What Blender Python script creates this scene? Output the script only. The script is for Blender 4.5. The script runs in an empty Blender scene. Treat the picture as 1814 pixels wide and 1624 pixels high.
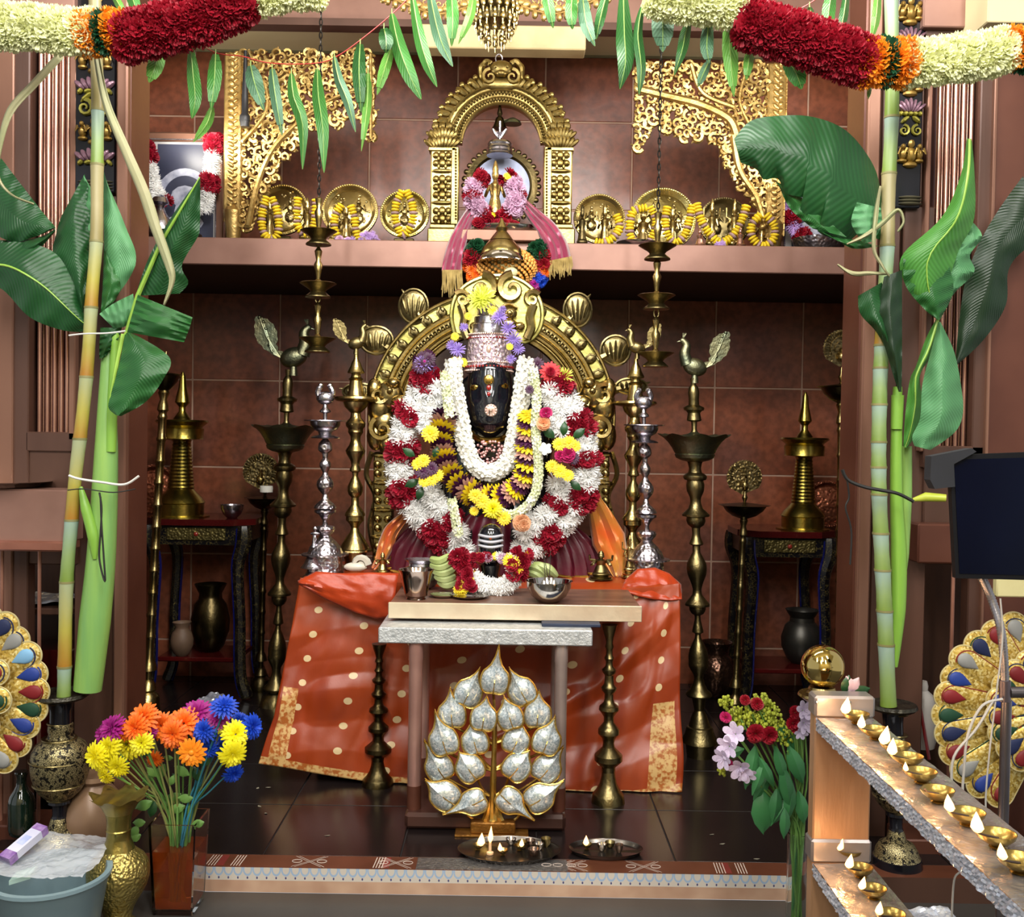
import bpy, math, random
from math import sin, cos, pi, sqrt, radians, atan2
from mathutils import Vector, Matrix, noise
random.seed(7)
C = bpy.context.scene.collection
SC = bpy.context.scene

# ---------------------------------------------------------------- camera
F, CX, CY, CAMH = 1800.0, 907.0, 812.0, 1.5
cd = bpy.data.cameras.new('camera'); cam = bpy.data.objects.new('camera', cd); C.objects.link(cam)
cd.sensor_fit = 'HORIZONTAL'; cd.sensor_width = 36.0; cd.lens = 36.0*F/1814.0
cd.clip_start = 0.05; cd.clip_end = 60
CR = Matrix.Rotation(radians(90-1.4), 4, 'X') @ Matrix.Rotation(radians(0.9), 4, 'Z')
cam.matrix_world = Matrix.Translation((0, 0, CAMH)) @ CR
SC.camera = cam
R3 = CR.to_3x3()

# ---------------------------------------------------------------- light and exposure
w = bpy.data.worlds.new('world'); SC.world = w; w.use_nodes = True
bg = w.node_tree.nodes['Background']; bg.inputs[0].default_value = (0.95, 0.97, 1.0, 1); bg.inputs[1].default_value = 0.6
SC.view_settings.view_transform = 'Standard'; SC.view_settings.look = 'None'
SC.view_settings.exposure = 0.0; SC.view_settings.gamma = 1.0; SC.view_settings.use_curve_mapping = False

def area(name, loc, size, power, col=(1, 1, 1), aim=None):
    l = bpy.data.lights.new(name, 'AREA'); l.shape = 'RECTANGLE'; l.size, l.size_y = size; l.energy = power; l.color = col
    o = bpy.data.objects.new(name, l); C.objects.link(o); o.location = loc
    d = Vector(aim if aim else (loc[0], loc[1], loc[2]-1)) - Vector(loc)
    o.rotation_euler = d.to_track_quat('-Z', 'Y').to_euler()
    return o
# ceiling tube lights of the hall, then fill lights without fixtures
for i, (x, y) in enumerate([(-1.7, 0.9), (0.1, 0.5), (1.7, 0.9), (-1.0, -1.2), (1.0, -1.2)]):
    area('hall_tube_light', (x, y, 3.7), (0.25, 1.6), 62, (1.0, 0.98, 0.95), (x*0.5, 4.4, 1.0))
for x in (-1.6, 1.6): area('hall_wall_fill', (x, -2.2, 3.9), (1.2, .3), 85, (1, .97, .92), (x, -4.2, 1.4))  # added lights on the rear wall, for metal reflections and soft front fill
for x in (-1.45, 1.35): area('shrine_ceiling_fill', (x, 4.7, 2.9), (0.8, 0.1), 11, (1.0, 0.94, 0.82), (x*.4, 5.45, 3.62))  # added uplights brightening the shrine ceiling, no fixture there
area('shrine_fill_light', (0.0, 4.35, 3.42), (1.6, 0.3), 2.5, (1.0, 0.93, 0.84), (0, 5.3, 2.3))  # unseen light brightening the upper wall above the shelf
area('shrine_fill_light', (0.05, 3.0, 3.3), (1.8, 0.2), 60, (1.0, 0.96, 0.92), (0, 5.2, 0.5))  # added fill for the lower shrine interior, no lamp hangs here

# ---------------------------------------------------------------- pixel to place
def ray(px, py):
    return R3 @ Vector(((px-CX)/F, (CY-py)/F, -1.0))
def V(px, py, Y):
    d = ray(px, py); s = Y/d.y
    return Vector((d.x*s, Y, CAMH+d.z*s))
def G(px, py, z):                       # the point at height z seen at that pixel
    d = ray(px, py); s = (z-CAMH)/d.z
    return Vector((d.x*s, d.y*s, z))
def PX(Y): return Y/F                    # metres per pixel

# ---------------------------------------------------------------- materials
def lin(h):
    if isinstance(h, str):
        h = h.lstrip('#'); c = [int(h[i:i+2], 16)/255 for i in (0, 2, 4)]
    else: c = h
    return tuple((x/12.92 if x <= .04045 else ((x+.055)/1.055)**2.4) for x in c) + (1,)
MATS = {}
class NT:
    def __init__(s, name):
        s.m = bpy.data.materials.new(name); s.m.use_nodes = True; s.t = s.m.node_tree; s.b = s.t.nodes['Principled BSDF']
    def n(s, typ, **kw):
        nd = s.t.nodes.new(typ)
        for k, v in kw.items():
            if k in nd.inputs: nd.inputs[k].default_value = v
            else: setattr(nd, k, v)
        return nd
    def l(s, a, b): s.t.links.new(a, b)
    def coord(s, kind='Object', scale=(1, 1, 1), rot=(0, 0, 0)):
        tc = s.n('ShaderNodeTexCoord'); mp = s.n('ShaderNodeMapping')
        mp.inputs['Scale'].default_value = scale; mp.inputs['Rotation'].default_value = rot
        s.l(tc.outputs[kind], mp.inputs[0]); return mp.outputs[0]
    def ramp(s, fac, stops, interp='LINEAR'):
        r = s.n('ShaderNodeValToRGB'); r.color_ramp.interpolation = interp
        e = r.color_ramp.elements
        while len(e) > 1: e.remove(e[-1])
        e[0].position = stops[0][0]; e[0].color = lin(stops[0][1])
        for p, c in stops[1:]:
            x = e.new(p); x.color = lin(c)
        s.l(fac, r.inputs[0]); return r.outputs[0]
    def bump(s, h, strength=.3, dist=.01):
        b = s.n('ShaderNodeBump'); b.inputs['Strength'].default_value = strength; b.inputs['Distance'].default_value = dist
        s.l(h, b.inputs['Height']); s.l(b.outputs[0], s.b.inputs['Normal']); return b
    def math(s, op, a, b=None, c=None):
        nd = s.n('ShaderNodeMath', operation=op)
        for i, v in enumerate((a, b, c)):
            if v is None: continue
            if isinstance(v, (int, float)): nd.inputs[i].default_value = v
            else: s.l(v, nd.inputs[i])
        return nd.outputs[0]
    def mix(s, fac, a, b):
        nd = s.n('ShaderNodeMix', data_type='RGBA')
        for i, v in ((0, fac), (6, a), (7, b)):
            if isinstance(v, (int, float)): nd.inputs[i].default_value = v
            elif isinstance(v, (str, tuple)): nd.inputs[i].default_value = lin(v)
            else: s.l(v, nd.inputs[i])
        return nd.outputs[2]

def mat(name, c1, c2=None, rough=.5, metal=0., nscale=8., bump=0., bscale=60., spec=.5, detail=4, coat=0., vor=False, stretch=(1, 1, 1), vary=0., trans=0., sss=0., sheen=0.):
    if name in MATS: return MATS[name]
    k = NT(name); b = k.b
    b.inputs['Roughness'].default_value = rough; b.inputs['Metallic'].default_value = metal
    b.inputs['Specular IOR Level'].default_value = spec; b.inputs['Coat Weight'].default_value = coat
    if sheen: b.inputs['Sheen Weight'].default_value = sheen
    co = k.coord('Object', stretch)
    nz = k.n('ShaderNodeTexNoise', Scale=nscale, Detail=float(detail)); k.l(co, nz.inputs['Vector'])
    col = k.ramp(nz.outputs[0], [(.32, c1), (.68, c2 or c1)])
    if vary:
        oi = k.n('ShaderNodeObjectInfo'); hs = k.n('ShaderNodeHueSaturation')
        k.l(k.math('MULTIPLY_ADD', oi.outputs['Random'], vary, 1-vary/2), hs.inputs['Value']); k.l(col, hs.inputs['Color']); col = hs.outputs[0]
    k.l(col, b.inputs['Base Color'])
    if bump:
        if vor:
            t = k.n('ShaderNodeTexVoronoi', Scale=bscale, feature='SMOOTH_F1'); k.l(co, t.inputs['Vector']); k.bump(t.outputs['Distance'], bump, .006)
        else:
            t = k.n('ShaderNodeTexNoise', Scale=bscale, Detail=3.); k.l(co, t.inputs['Vector']); k.bump(t.outputs[0], bump, .006)
    if trans:
        tr = k.n('ShaderNodeBsdfTranslucent'); k.l(col, tr.inputs[0]); mx = k.n('ShaderNodeMixShader'); mx.inputs[0].default_value = trans
        k.l(b.outputs[0], mx.inputs[1]); k.l(tr.outputs[0], mx.inputs[2]); k.l(mx.outputs[0], k.t.nodes['Material Output'].inputs[0])
    MATS[name] = k.m; return k.m

BRASS = mat('brass', '#b49f6c', '#94804a', .27, 1, 14, .12, 90)
BRASS_OLD = mat('old_brass', '#8e8058', '#6f6340', .33, 1, 10, .25, 70)
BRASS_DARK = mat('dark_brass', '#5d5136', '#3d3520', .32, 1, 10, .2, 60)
BRASS_ENG = mat('engraved_brass', '#a8966a', '#7d6c42', .32, 1, 20, .7, 70, vor=True)
BRASS_GREEN = mat('patinated_brass', '#8a8565', '#6c7460', .4, 1, 12, .4, 80)
GOLD = mat('gold_leaf_carving', '#bd9f62', '#957640', .36, .85, 12, .35, 60)
GOLD_BRIGHT = mat('polished_gold', '#dcc684', '#cbb068', .08, 1, 4)
GOLD_PALE = mat('pale_gold_brass', '#cfc084', '#a8974f', .24, 1, 12, .2, 60)
SILVER = mat('silver', '#c9c5cc', '#9a95a0', .25, 1, 12, .3, 60)
SILVER_ENG = mat('engraved_silver', '#d0c9cc', '#8e8790', .3, 1, 20, .9, 70, vor=True)
STEEL = mat('stainless_steel', '#c9c4bf', '#b5afa8', .12, 1, 5)
COPPER = mat('copper_sheet', '#8f6855', '#745040', .38, .45, 3, .12, 14, stretch=(1, 1, .3))
COPPER_PIPE = mat('copper_pipe', '#c69a88', '#a97c6a', .27, .9, 5)
COPPER_PINK = mat('pink_copper_sheet', '#9a7466', '#836053', .42, .35, 4, .1, 14)
COPPER_DARK = mat('dark_copper_sheet', '#614438', '#4d352a', .42, .4, 3, .1, 14, stretch=(1, 1, .3))
COPPER_RED = mat('reddish_copper_sheet', '#633a2b', '#502b1f', .38, .3, 3, .1, 14)
WOODB = mat('brown_frame_wood', '#5a3e32', '#482f25', .4, .2, 5, .1, 40, stretch=(1, 1, .15))
BLACKM = mat('black_enamel', '#15151c', '#0d0d12', .18, 0, 5)
BLACKSTONE = mat('black_stone', '#0c0d12', '#15171f', .14, 0, 5, .05, 20, coat=.6)
DARKRED = mat('dark_red_lacquer', '#4c0f0e', '#33090a', .2, 0, 4, coat=.4)
CREAM = mat('cream_paint', '#cfc39c', '#c4b68c', .6, 0, 2)
BLACKFLOOR = mat('black_glazed_floor', '#1d1716', '#161112', .22, 0, 3, .05, 20)
GREYFLOOR = mat('grey_floor', '#3d3b38', '#33312f', .35, 0, 3, .05, 20)
GROUT = mat('grout', '#b3917c', '#a08270', .8)
GROUTD = mat('dark_grout', '#2d2523', '#241d1c', .8)

# ---------------------------------------------------------------- mesh builder
class MB:
    def __init__(s): s.v = []; s.f = []; s.uv = None
    def add(s, vs, fs):
        n = len(s.v); s.v.extend([tuple(v) for v in vs]); s.f.extend([tuple(i+n for i in f) for f in fs]); return s
    def box(s, a, b):
        x0, y0, z0 = a; x1, y1, z1 = b
        return s.add([(x0, y0, z0), (x1, y0, z0), (x1, y1, z0), (x0, y1, z0), (x0, y0, z1), (x1, y0, z1), (x1, y1, z1), (x0, y1, z1)],
                     [(0, 3, 2, 1), (4, 5, 6, 7), (0, 1, 5, 4), (1, 2, 6, 5), (2, 3, 7, 6), (3, 0, 4, 7)])
    def bbox(s, a, b, c=.006):           # box with chamfered edges
        a, b = Vector(a), Vector(b); m = (a+b)/2; h = (b-a)/2; c = min(c, *(abs(x)*.45 for x in h))
        P = {}; vs = []
        for sx in (-1, 1):
            for sy in (-1, 1):
                for sz in (-1, 1):
                    for ax in range(3):
                        d = [h.x-c, h.y-c, h.z-c]; d[ax] += c
                        P[(sx, sy, sz, ax)] = len(vs); vs.append((m.x+sx*d[0], m.y+sy*d[1], m.z+sz*d[2]))
        fs = []
        for ax in range(3):
            for sg in (-1, 1):
                o = [i for i in range(3) if i != ax]; q = []
                for (p, r) in ((-1, -1), (1, -1), (1, 1), (-1, 1)):
                    k = [0, 0, 0]; k[ax] = sg; k[o[0]] = p; k[o[1]] = r; q.append(P[(*k, ax)])
                flip = (sg > 0) == (ax == 1)
                fs.append(tuple(reversed(q)) if flip else tuple(q))
        for ax in range(3):              # edges along ax
            o = [i for i in range(3) if i != ax]
            for p in (-1, 1):
                for r in (-1, 1):
                    k0 = [0, 0, 0]; k0[o[0]] = p; k0[o[1]] = r; k1 = list(k0); k0[ax] = -1; k1[ax] = 1
                    fs.append((P[(*k0, o[0])], P[(*k1, o[0])], P[(*k1, o[1])], P[(*k0, o[1])]))
        for sx in (-1, 1):
            for sy in (-1, 1):
                for sz in (-1, 1): fs.append(tuple(P[(sx, sy, sz, a_)] for a_ in range(3)))
        return s.add(vs, fs)
    def lathe(s, prof, o=(0, 0, 0), seg=28, lean=0., scallop=None):     # prof: (r, z) upward or downward
        vs = []; fs = []; n = len(prof); z0 = prof[0][1]
        for i, p in enumerate(prof):
            r, z = p[0], p[1]
            for j in range(seg):
                t = 2*pi*j/seg; rr = r; zz = z
                if len(p) > 2 and p[2]: k = p[2]; rr = r*(1+k*cos(8*t)); zz = z+r*k*.9*cos(8*t)
                vs.append((o[0]+rr*cos(t)+lean*(z-z0), o[1]+rr*sin(t), o[2]+zz))
        for i in range(n-1):
            for j in range(seg):
                k = (j+1) % seg; fs.append((i*seg+j, i*seg+k, (i+1)*seg+k, (i+1)*seg+j))
        if prof[0][0] > 1e-4: fs.append(tuple(reversed(range(seg))))
        if prof[-1][0] > 1e-4: fs.append(tuple((n-1)*seg+j for j in range(seg)))
        return s.add(vs, fs)
    def tube(s, pts, r, seg=8, cap=True, flat=None):
        pts = [Vector(p) for p in pts]; n = len(pts); vs = []; fs = []; up = Vector((.13, 1, .21)).normalized()
        pn = None
        for i, p in enumerate(pts):
            t = (pts[min(i+1, n-1)]-pts[max(i-1, 0)])
            t = t.normalized() if t.length > 1e-9 else Vector((0, 0, 1))
            a = (pn if pn is not None else up); a = a - t*a.dot(t)
            if a.length < 1e-4: a = Vector((1, 0, 0)) - t*t.x
            a.normalize(); b = t.cross(a); pn = a
            rr = r[i] if isinstance(r, (list, tuple)) else r
            for j in range(seg):
                q = 2*pi*j/seg; vs.append(p + a*(rr*cos(q)*(flat or 1)) + b*(rr*sin(q)))
        for i in range(n-1):
            for j in range(seg):
                k = (j+1) % seg; fs.append((i*seg+j, i*seg+k, (i+1)*seg+k, (i+1)*seg+j))
        if cap: fs.append(tuple(reversed(range(seg)))); fs.append(tuple((n-1)*seg+j for j in range(seg)))
        return s.add(vs, fs)
    def ball(s, c, r, rings=5, seg=8, rot=None):
        c = Vector(c); r = r if isinstance(r, (tuple, list)) else (r, r, r); vs = []; fs = []
        rot = rot or Matrix.Identity(3)
        vs.append(c+rot@Vector((0, 0, -r[2])))
        for i in range(1, rings):
            a = -pi/2+pi*i/rings
            for j in range(seg):
                t = 2*pi*j/seg; vs.append(c+rot@Vector((r[0]*cos(a)*cos(t), r[1]*cos(a)*sin(t), r[2]*sin(a))))
        vs.append(c+rot@Vector((0, 0, r[2]))); e = len(vs)-1
        for j in range(seg):
            k = (j+1) % seg; fs.append((0, 1+k, 1+j)); fs.append((e, e-seg+j, e-seg+k))
            for i in range(rings-2): a = 1+i*seg; fs.append((a+j, a+k, a+seg+k, a+seg+j))
        return s.add(vs, fs)
    def grid(s, fn, nu, nv, closed_u=False):
        vs = []; uv = []; fs = []
        for i in range(nu+1):
            for j in range(nv+1):
                u, v = i/nu, j/nv; vs.append(fn(u, v)); uv.append((u, v))
        for i in range(nu):
            for j in range(nv): a = i*(nv+1)+j; fs.append((a, a+nv+1, a+nv+2, a+1))
        if s.uv is None: s.uv = []
        s.uv += uv
        return s.add(vs, fs)
    def prism(s, pts, th, ax=(0, 1, 0)):      # pts: Vectors of the front face, extruded by th along ax
        n = len(pts); d = Vector(ax)*th
        vs = list(pts)+[Vector(p)+d for p in pts]
        fs = [tuple(range(n)), tuple(reversed(range(n, 2*n)))]+[(i, (i+1) % n, n+(i+1) % n, n+i)[::-1] for i in range(n)]
        return s.add(vs, fs)
    def mesh(s, name, m, smooth=True, org=(0, 0, 0), ang=38):
        me = bpy.data.meshes.new(name); o = Vector(org)
        me.from_pydata([(v[0]-o[0], v[1]-o[1], v[2]-o[2]) for v in s.v], [], s.f); me.update()
        if s.uv and len(s.uv) == len(s.v):
            ul = me.uv_layers.new(name='UVMap'); li = [0]*len(me.loops); me.loops.foreach_get('vertex_index', li)
            ul.data.foreach_set('uv', [x for i in li for x in s.uv[i]])
        if m is not None: me.materials.append(m)
        if smooth:
            me.shade_smooth(); me.set_sharp_from_angle(angle=radians(ang))
        return me
    def build(s, name, m, parent=None, smooth=True, label=None, kind=None, ang=38):
        org = wpos(parent)
        me = s.mesh(name, m, smooth, org, ang)
        o = bpy.data.objects.new(name, me); C.objects.link(o); o.parent = parent
        if parent is None:
            o.location = (0, 0, 0)
        if label: o['label'] = label
        if kind: o['kind'] = kind
        return o
def wpos(p):
    v = Vector((0, 0, 0))
    while p is not None: v += p.location; p = p.parent
    return v
def thing(name, label, cat, loc, group=None):
    o = bpy.data.objects.new(name, None); C.objects.link(o); o.location = loc; o.empty_display_size = .05
    o['label'] = label; o['category'] = cat
    if group: o['group'] = group
    return o
def tag(o, label, cat, group=None, kind=None):
    o['label'] = label; o['category'] = cat
    if group: o['group'] = group
    if kind: o['kind'] = kind
    return o
def recenter(o):                        # a one-mesh thing: put its origin at its base
    me = o.data; xs = [v.co for v in me.vertices]
    c = Vector((sum(v.x for v in xs)/len(xs), sum(v.y for v in xs)/len(xs), min(v.z for v in xs)))
    me.transform(Matrix.Translation(-c)); o.location = c; return o
def single(mb, name, m, label, cat, group=None, smooth=True):
    return tag(recenter(mb.build(name, m, None, smooth)), label, cat, group)
def place(name, me, parent, loc, rot=None, scale=1.):  # a piece sharing mesh data, loc in world
    o = bpy.data.objects.new(name, me); C.objects.link(o); o.parent = parent
    M = Matrix.Translation(Vector(loc)-wpos(parent))
    if rot is not None: M = M @ rot.to_4x4()
    sc = scale if isinstance(scale, (tuple, list)) else (scale,)*3
    o.matrix_basis = M @ Matrix.Diagonal((*sc, 1)); return o
def struct(mb, name, m, parent=None, smooth=False):
    o = mb.build(name, m, parent, smooth)
    if parent is None: o['kind'] = 'structure'
    return o
def facing(n, spin=0.):                 # rotation taking +Z to n
    return Vector(n).normalized().to_track_quat('Z', 'Y').to_matrix() @ Matrix.Rotation(spin, 3, 'Z')
def boxpx(mb, x0, y0, x1, y1, Y, d, c=0.):
    xm, ym = (x0+x1)/2, (y0+y1)/2
    a = (V(x0, ym, Y).x, Y, V(xm, y1, Y).z); b = (V(x1, ym, Y).x, Y+d, V(xm, y0, Y).z)
    return mb.bbox(a, b, c) if c else mb.box(a, b)
def smoothpath(pts, n=6):
    P = [Vector(p) for p in pts]; out = []
    for i in range(len(P)-1):
        p0, p1, p2, p3 = P[max(i-1, 0)], P[i], P[i+1], P[min(i+2, len(P)-1)]
        for k in range(n):
            t = k/n; out.append(.5*((2*p1)+(-p0+p2)*t+(2*p0-5*p1+4*p2-p3)*t*t+(-p0+3*p1-3*p2+p3)*t**3))
    out.append(P[-1]); return out
def evenly(path, step):                 # points every step along the polyline with tangents
    L = [0.]
    for a, b in zip(path, path[1:]): L.append(L[-1]+(b-a).length)
    n = max(1, int(round(L[-1]/step))); out = []; i = 0
    for k in range(n+1):
        d = L[-1]*k/n
        while i < len(L)-2 and L[i+1] < d: i += 1
        t = (d-L[i])/max(1e-9, L[i+1]-L[i]); out.append((path[i].lerp(path[i+1], t), (path[i+1]-path[i]).normalized()))
    return out
def spiral(mb, c, r, turns, a0, sgn, Y, th, w0=.2, ns=14):   # a scroll in the XZ plane
    pts = []; rad = []
    for i in range(ns+1):
        t = i/ns; rr = r*(1-t*.85); a = a0+sgn*turns*2*pi*t
        pts.append((c[0]+rr*cos(a), Y, c[1]+rr*sin(a))); rad.append(r*w0*(1-.55*t))
    mb.tube(pts, rad, 5, True, th)

# a turned metal object whose outline is read in pixels at depth Y: rows (py, half width px[, scallop])
def turned(rows, xb, Y, xt=None, z0=None, seg=28):
    yb = rows[-1][0]; base = V(xb, yb, Y); k = PX(Y)
    xt = xb if xt is None else xt; top = V(xt, rows[0][0], Y)
    lean = (top.x-base.x)/(top.z-base.z)
    zz = base.z if z0 is None else z0
    out = []; f = (top.z-zz)/(top.z-base.z)
    for r in rows:
        z = V(xb, r[0], Y).z; z = zz+(z-base.z)*f
        out.append((r[1]*k, z, r[2] if len(r) > 2 else 0))
    return out, base.x, lean, zz
def turned_thing(name, label, cat, segs, xb, Y, m, xt=None, z0=None, group=None, seg=28, mats=None):
    """segs: list of (part name, rows); one empty at the base."""
    allrows = [r for s_ in segs for r in s_[1]]
    prof, bx, lean, zz = turned(allrows, xb, Y, xt, z0, seg)
    root = thing(name, label, cat, (bx, Y, zz), group); i = 0
    for nm, rows in segs:
        p = prof[max(0, i-1):i+len(rows)]; i += len(rows)
        mb = MB(); pp = list(reversed(p))
        vs = [(r, z-zz, s_) for r, z, s_ in pp]
        mb2 = MB(); mb2.lathe(vs, (bx, Y, zz), seg, lean)
        # lathe leans about its own first row: shift to the root's base
        sh = lean*(vs[0][1])
        mb2.v = [(x+sh, y, z) for x, y, z in mb2.v]
        mb2.build(nm, (mats or {}).get(nm, m), root)
    return root
def atroot(root, lean, z): return root.location.x+lean*(z-root.location.z)
# ================================================================ the setting
YB, YF, Z0 = 5.8, 3.26, 0.082
ZC = V(900, 97, YB).z
def sroot(name, loc=(0, 0, 0)):
    o = bpy.data.objects.new(name, None); C.objects.link(o); o.location = loc; o['kind'] = 'structure'; return o

# floors
struct(MB().box((-4.2, -4.2, -.1), (4.2, YF, 0)), 'floor', GREYFLOOR)
pf = struct(MB().box((-2.6, YF+.012, .0), (2.6, 6.0, Z0-.006)), 'trim_1', GROUTD); pf.name = 'floor_shrine'
tile_me = {}
for ix in range(-6, 6):
    for iy in range(6):
        x0 = .11+ix*.46; y0 = 3.36+iy*.46; x1 = x0+.455; y1 = min(y0+.455, 5.8)
        if x0 < -2.6 or x1 > 2.6: continue
        mb = MB().bbox((x0, y0, Z0-.006), (x1, y1, Z0), .002); mb.build('tile', BLACKFLOOR, pf, False)
# back wall with its glazed tiles
wb = struct(MB().box((-2.3, YB+.003, 0), (2.2, YB+.1, 4.2)), 'wall_back', GROUT)
tk = NT('brown_glazed_tile'); co = tk.coord('Object', (1, 1, 1))
n1 = tk.n('ShaderNodeTexNoise', Scale=2.2, Detail=3.); tk.l(co, n1.inputs[0])
n2 = tk.n('ShaderNodeTexNoise', Scale=26., Detail=5.); tk.l(co, n2.inputs[0])
cc = tk.ramp(n1.outputs[0], [(.3, '#7a3f28'), (.5, '#8a4e36'), (.72, '#764a3e')])
c2 = tk.ramp(n2.outputs[0], [(.35, '#1f1512'), (.62, '#ffffff')])
mm = tk.n('ShaderNodeMix', data_type='RGBA', blend_type='MULTIPLY'); mm.inputs[0].default_value = .35; tk.l(cc, mm.inputs[6]); tk.l(c2, mm.inputs[7])
oi = tk.n('ShaderNodeObjectInfo'); hs = tk.n('ShaderNodeHueSaturation'); tk.l(tk.math('MULTIPLY_ADD', oi.outputs['Random'], .3, .85), hs.inputs['Value']); tk.l(mm.outputs[2], hs.inputs['Color'])
tk.l(hs.outputs[0], tk.b.inputs['Base Color']); tk.b.inputs['Roughness'].default_value = .3; tk.bump(n2.outputs[0], .12, .004)
TILE = tk.m
gx = V(653, 500, YB).x; gz = V(655, 521, YB).z; tw = .4963
for i in range(-5, 7):
    for j in range(-6, 5):
        x0 = gx-i*0+(i-1)*tw; z0 = gz+(j-1)*tw
        a = (max(x0, -2.28), YB, max(z0, 0.0)); b = (min(x0+tw-.009, 2.18), YB+.014, min(z0+tw-.009, 4.1))
        if b[0]-a[0] < .02 or b[2]-a[2] < .02: continue
        MB().bbox(a, b, .003).build('tile', TILE, wb, False)
struct(MB().box((-2.4, 3.75, 0), (-2.3, 5.9, 4.2)), 'wall_inner_left', COPPER_DARK)
struct(MB().box((2.2, 3.75, 0), (2.3, 5.9, 4.2)), 'wall_inner_right', COPPER_DARK)
# ceiling
cl = struct(MB().box((-2.4, 5.15, ZC), (2.3, 5.9, ZC+.05)), 'ceiling_shrine', CREAM)
bm_ = MB(); boxpx(bm_, -60, -260, 1900, 37, 5.12, .06)
struct(bm_, 'trim_beam', COPPER_PINK)
bm_ = MB(); boxpx(bm_, -60, 37, 1900, 50, 5.10, .09)
struct(bm_, 'trim_beam_lip', COPPER_DARK)
bm_ = MB(); boxpx(bm_, 742, 44, 1038, 86, 5.06, .12, .005)
struct(bm_, 'ceiling_light_box', mat('warm_cream_panel', '#e8d3a0', '#d8c18c', .45))
bm_ = MB(); boxpx(bm_, 130, 92, 1640, 99, 5.785, .012); struct(bm_, 'trim_cornice', mat('olive_trim', '#7c7558', '#6c664c', .5))
struct(MB().box((-2.6, 2.4, 4.0), (2.6, 5.6, 4.1)), 'ceiling_front', CREAM)
# the hall behind the camera
struct(MB().box((-4.2, -4.2, 4.3), (4.2, 2.4, 4.4)), 'ceiling', CREAM)
struct(MB().box((-4.2, -4.3, 0), (4.2, -4.2, 4.3)), 'wall_hall', CREAM)

# shelf
sh = sroot('trim_shelf', V(880, 470, 4.77))
mb = MB(); boxpx(mb, 215, 428, 1540, 476, 4.77, .02, .004); mb.build('fascia', COPPER_PINK, sh)
zs1 = V(880, 428, 4.77).z; zs0 = V(880, 476, 4.77).z
MB().box((-2.28, 4.79, zs0+.0), (2.18, 5.79, zs1-.004)).build('board', mat('shelf_dark', '#2b1c17', '#221612', .6), sh, False)
ZS = zs1-.002

# ---- kolam strip and step front
SF = NT('kolam_step_front'); uv = SF.n('ShaderNodeTexCoord').outputs['UV']; sx = SF.n('ShaderNodeSeparateXYZ'); SF.l(uv, sx.inputs[0])
fx = SF.math('FRACT', SF.math('MULTIPLY', sx.outputs[0], 62.)); dx = SF.math('SUBTRACT', fx, .5); v_ = sx.outputs[1]
dy = SF.math('MULTIPLY', SF.math('SUBTRACT', v_, .93), 1.75)
dd = SF.math('SQRT', SF.math('ADD', SF.math('MULTIPLY', dx, dx), SF.math('MULTIPLY', dy, dy)))
ringm = SF.math('LESS_THAN', SF.math('ABSOLUTE', SF.math('SUBTRACT', dd, .42)), .075)
dotd = SF.math('SQRT', SF.math('ADD', SF.math('POWER', SF.math('MULTIPLY', SF.math('SUBTRACT', fx, .5), 1.), 2.), SF.math('POWER', SF.math('MULTIPLY', SF.math('SUBTRACT', v_, .58), 1.8), 2.)))
dotm = SF.math('LESS_THAN', dotd, .09)
up = SF.math('GREATER_THAN', v_, .48)
nn = SF.n('ShaderNodeTexNoise', Scale=9.); SF.l(SF.coord('Object'), nn.inputs[0])
copp = SF.ramp(nn.outputs[0], [(.3, '#b08a72'), (.7, '#caa88e')])
base = SF.mix(up, copp, '#cdc4b8'); c = SF.mix(SF.math('MULTIPLY', ringm, up), base, '#9db4cf'); c = SF.mix(SF.math('MULTIPLY', dotm, up), c, '#4d4c7a')
SF.l(c, SF.b.inputs['Base Color']); SF.b.inputs['Roughness'].default_value = .4; SF.b.inputs['Metallic'].default_value = .15
xa, xb = V(345, 1565, YF).x, V(1396, 1585, YF).x
stp = sroot('trim_step', (0, YF, 0))
mb = MB(); mb.grid(lambda u, v: (xa+(xb-xa)*u, YF, .001+(Z0-.001)*v), 1, 1); mb.build('step_front', SF.m, stp, False)
MB().box((xa, YF, 0), (xb, YF+.012, Z0)).build('step_board', COPPER, stp, False) if False else None
MB().box((-2.6, YF, 0), (xa, YF+.012, Z0)).build('step_side', COPPER_DARK, stp, False)
MB().box((xb, YF, 0), (2.6, YF+.012, Z0)).build('step_side', COPPER_DARK, stp, False)
MB().box((-2.6, YF+.0005, Z0-.002), (2.6, 3.358, Z0+.0005)).build('runner', mat('brown_runner', '#6a3d2b', '#57301f', .4, .2, 6), stp, False)
WL = mat('white_chalk', '#cfc0b4', '#b9a89c', .8)
lines = MB(); reds = MB()
def chalk(x0, x1, slant=0.):
    a0, a1 = V(x0, 1550, 3.3).x, V(x1, 1550, 3.3).x
    lines.add([(a0, 3.268, Z0+.0012), (a1, 3.268, Z0+.0012), (a1+slant, 3.35, Z0+.0012), (a0+slant, 3.35, Z0+.0012)], [(0, 1, 2, 3)])
for g in (368, 412, 662, 741, 952, 1266, 1304):
    for k in range(4): chalk(g+k*5, g+k*5+1.6, .004)
for cx_ in (547, 700, 990, 1140, 1010):
    for s_ in (-1, 1):
        for k in (-1, 1):
            a0 = V(cx_-26*s_+k*3, 1550, 3.3).x; a1 = V(cx_+26*s_+k*3, 1550, 3.3).x
            lines.add([(a0, 3.268, Z0+.0013), (a0+.003, 3.268, Z0+.0013), (a1+.003, 3.35, Z0+.0013), (a1, 3.35, Z0+.0013)], [(0, 1, 2, 3)])
    for s_ in (-1, 1):
        p = []
        for i in range(13):
            t = 2*pi*i/12; p.append((V(cx_+s_*22, 1550, 3.3).x+.016*cos(t), 3.31+.012*sin(t), Z0+.002))
        lines.tube(p, .0012, 4)
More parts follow.
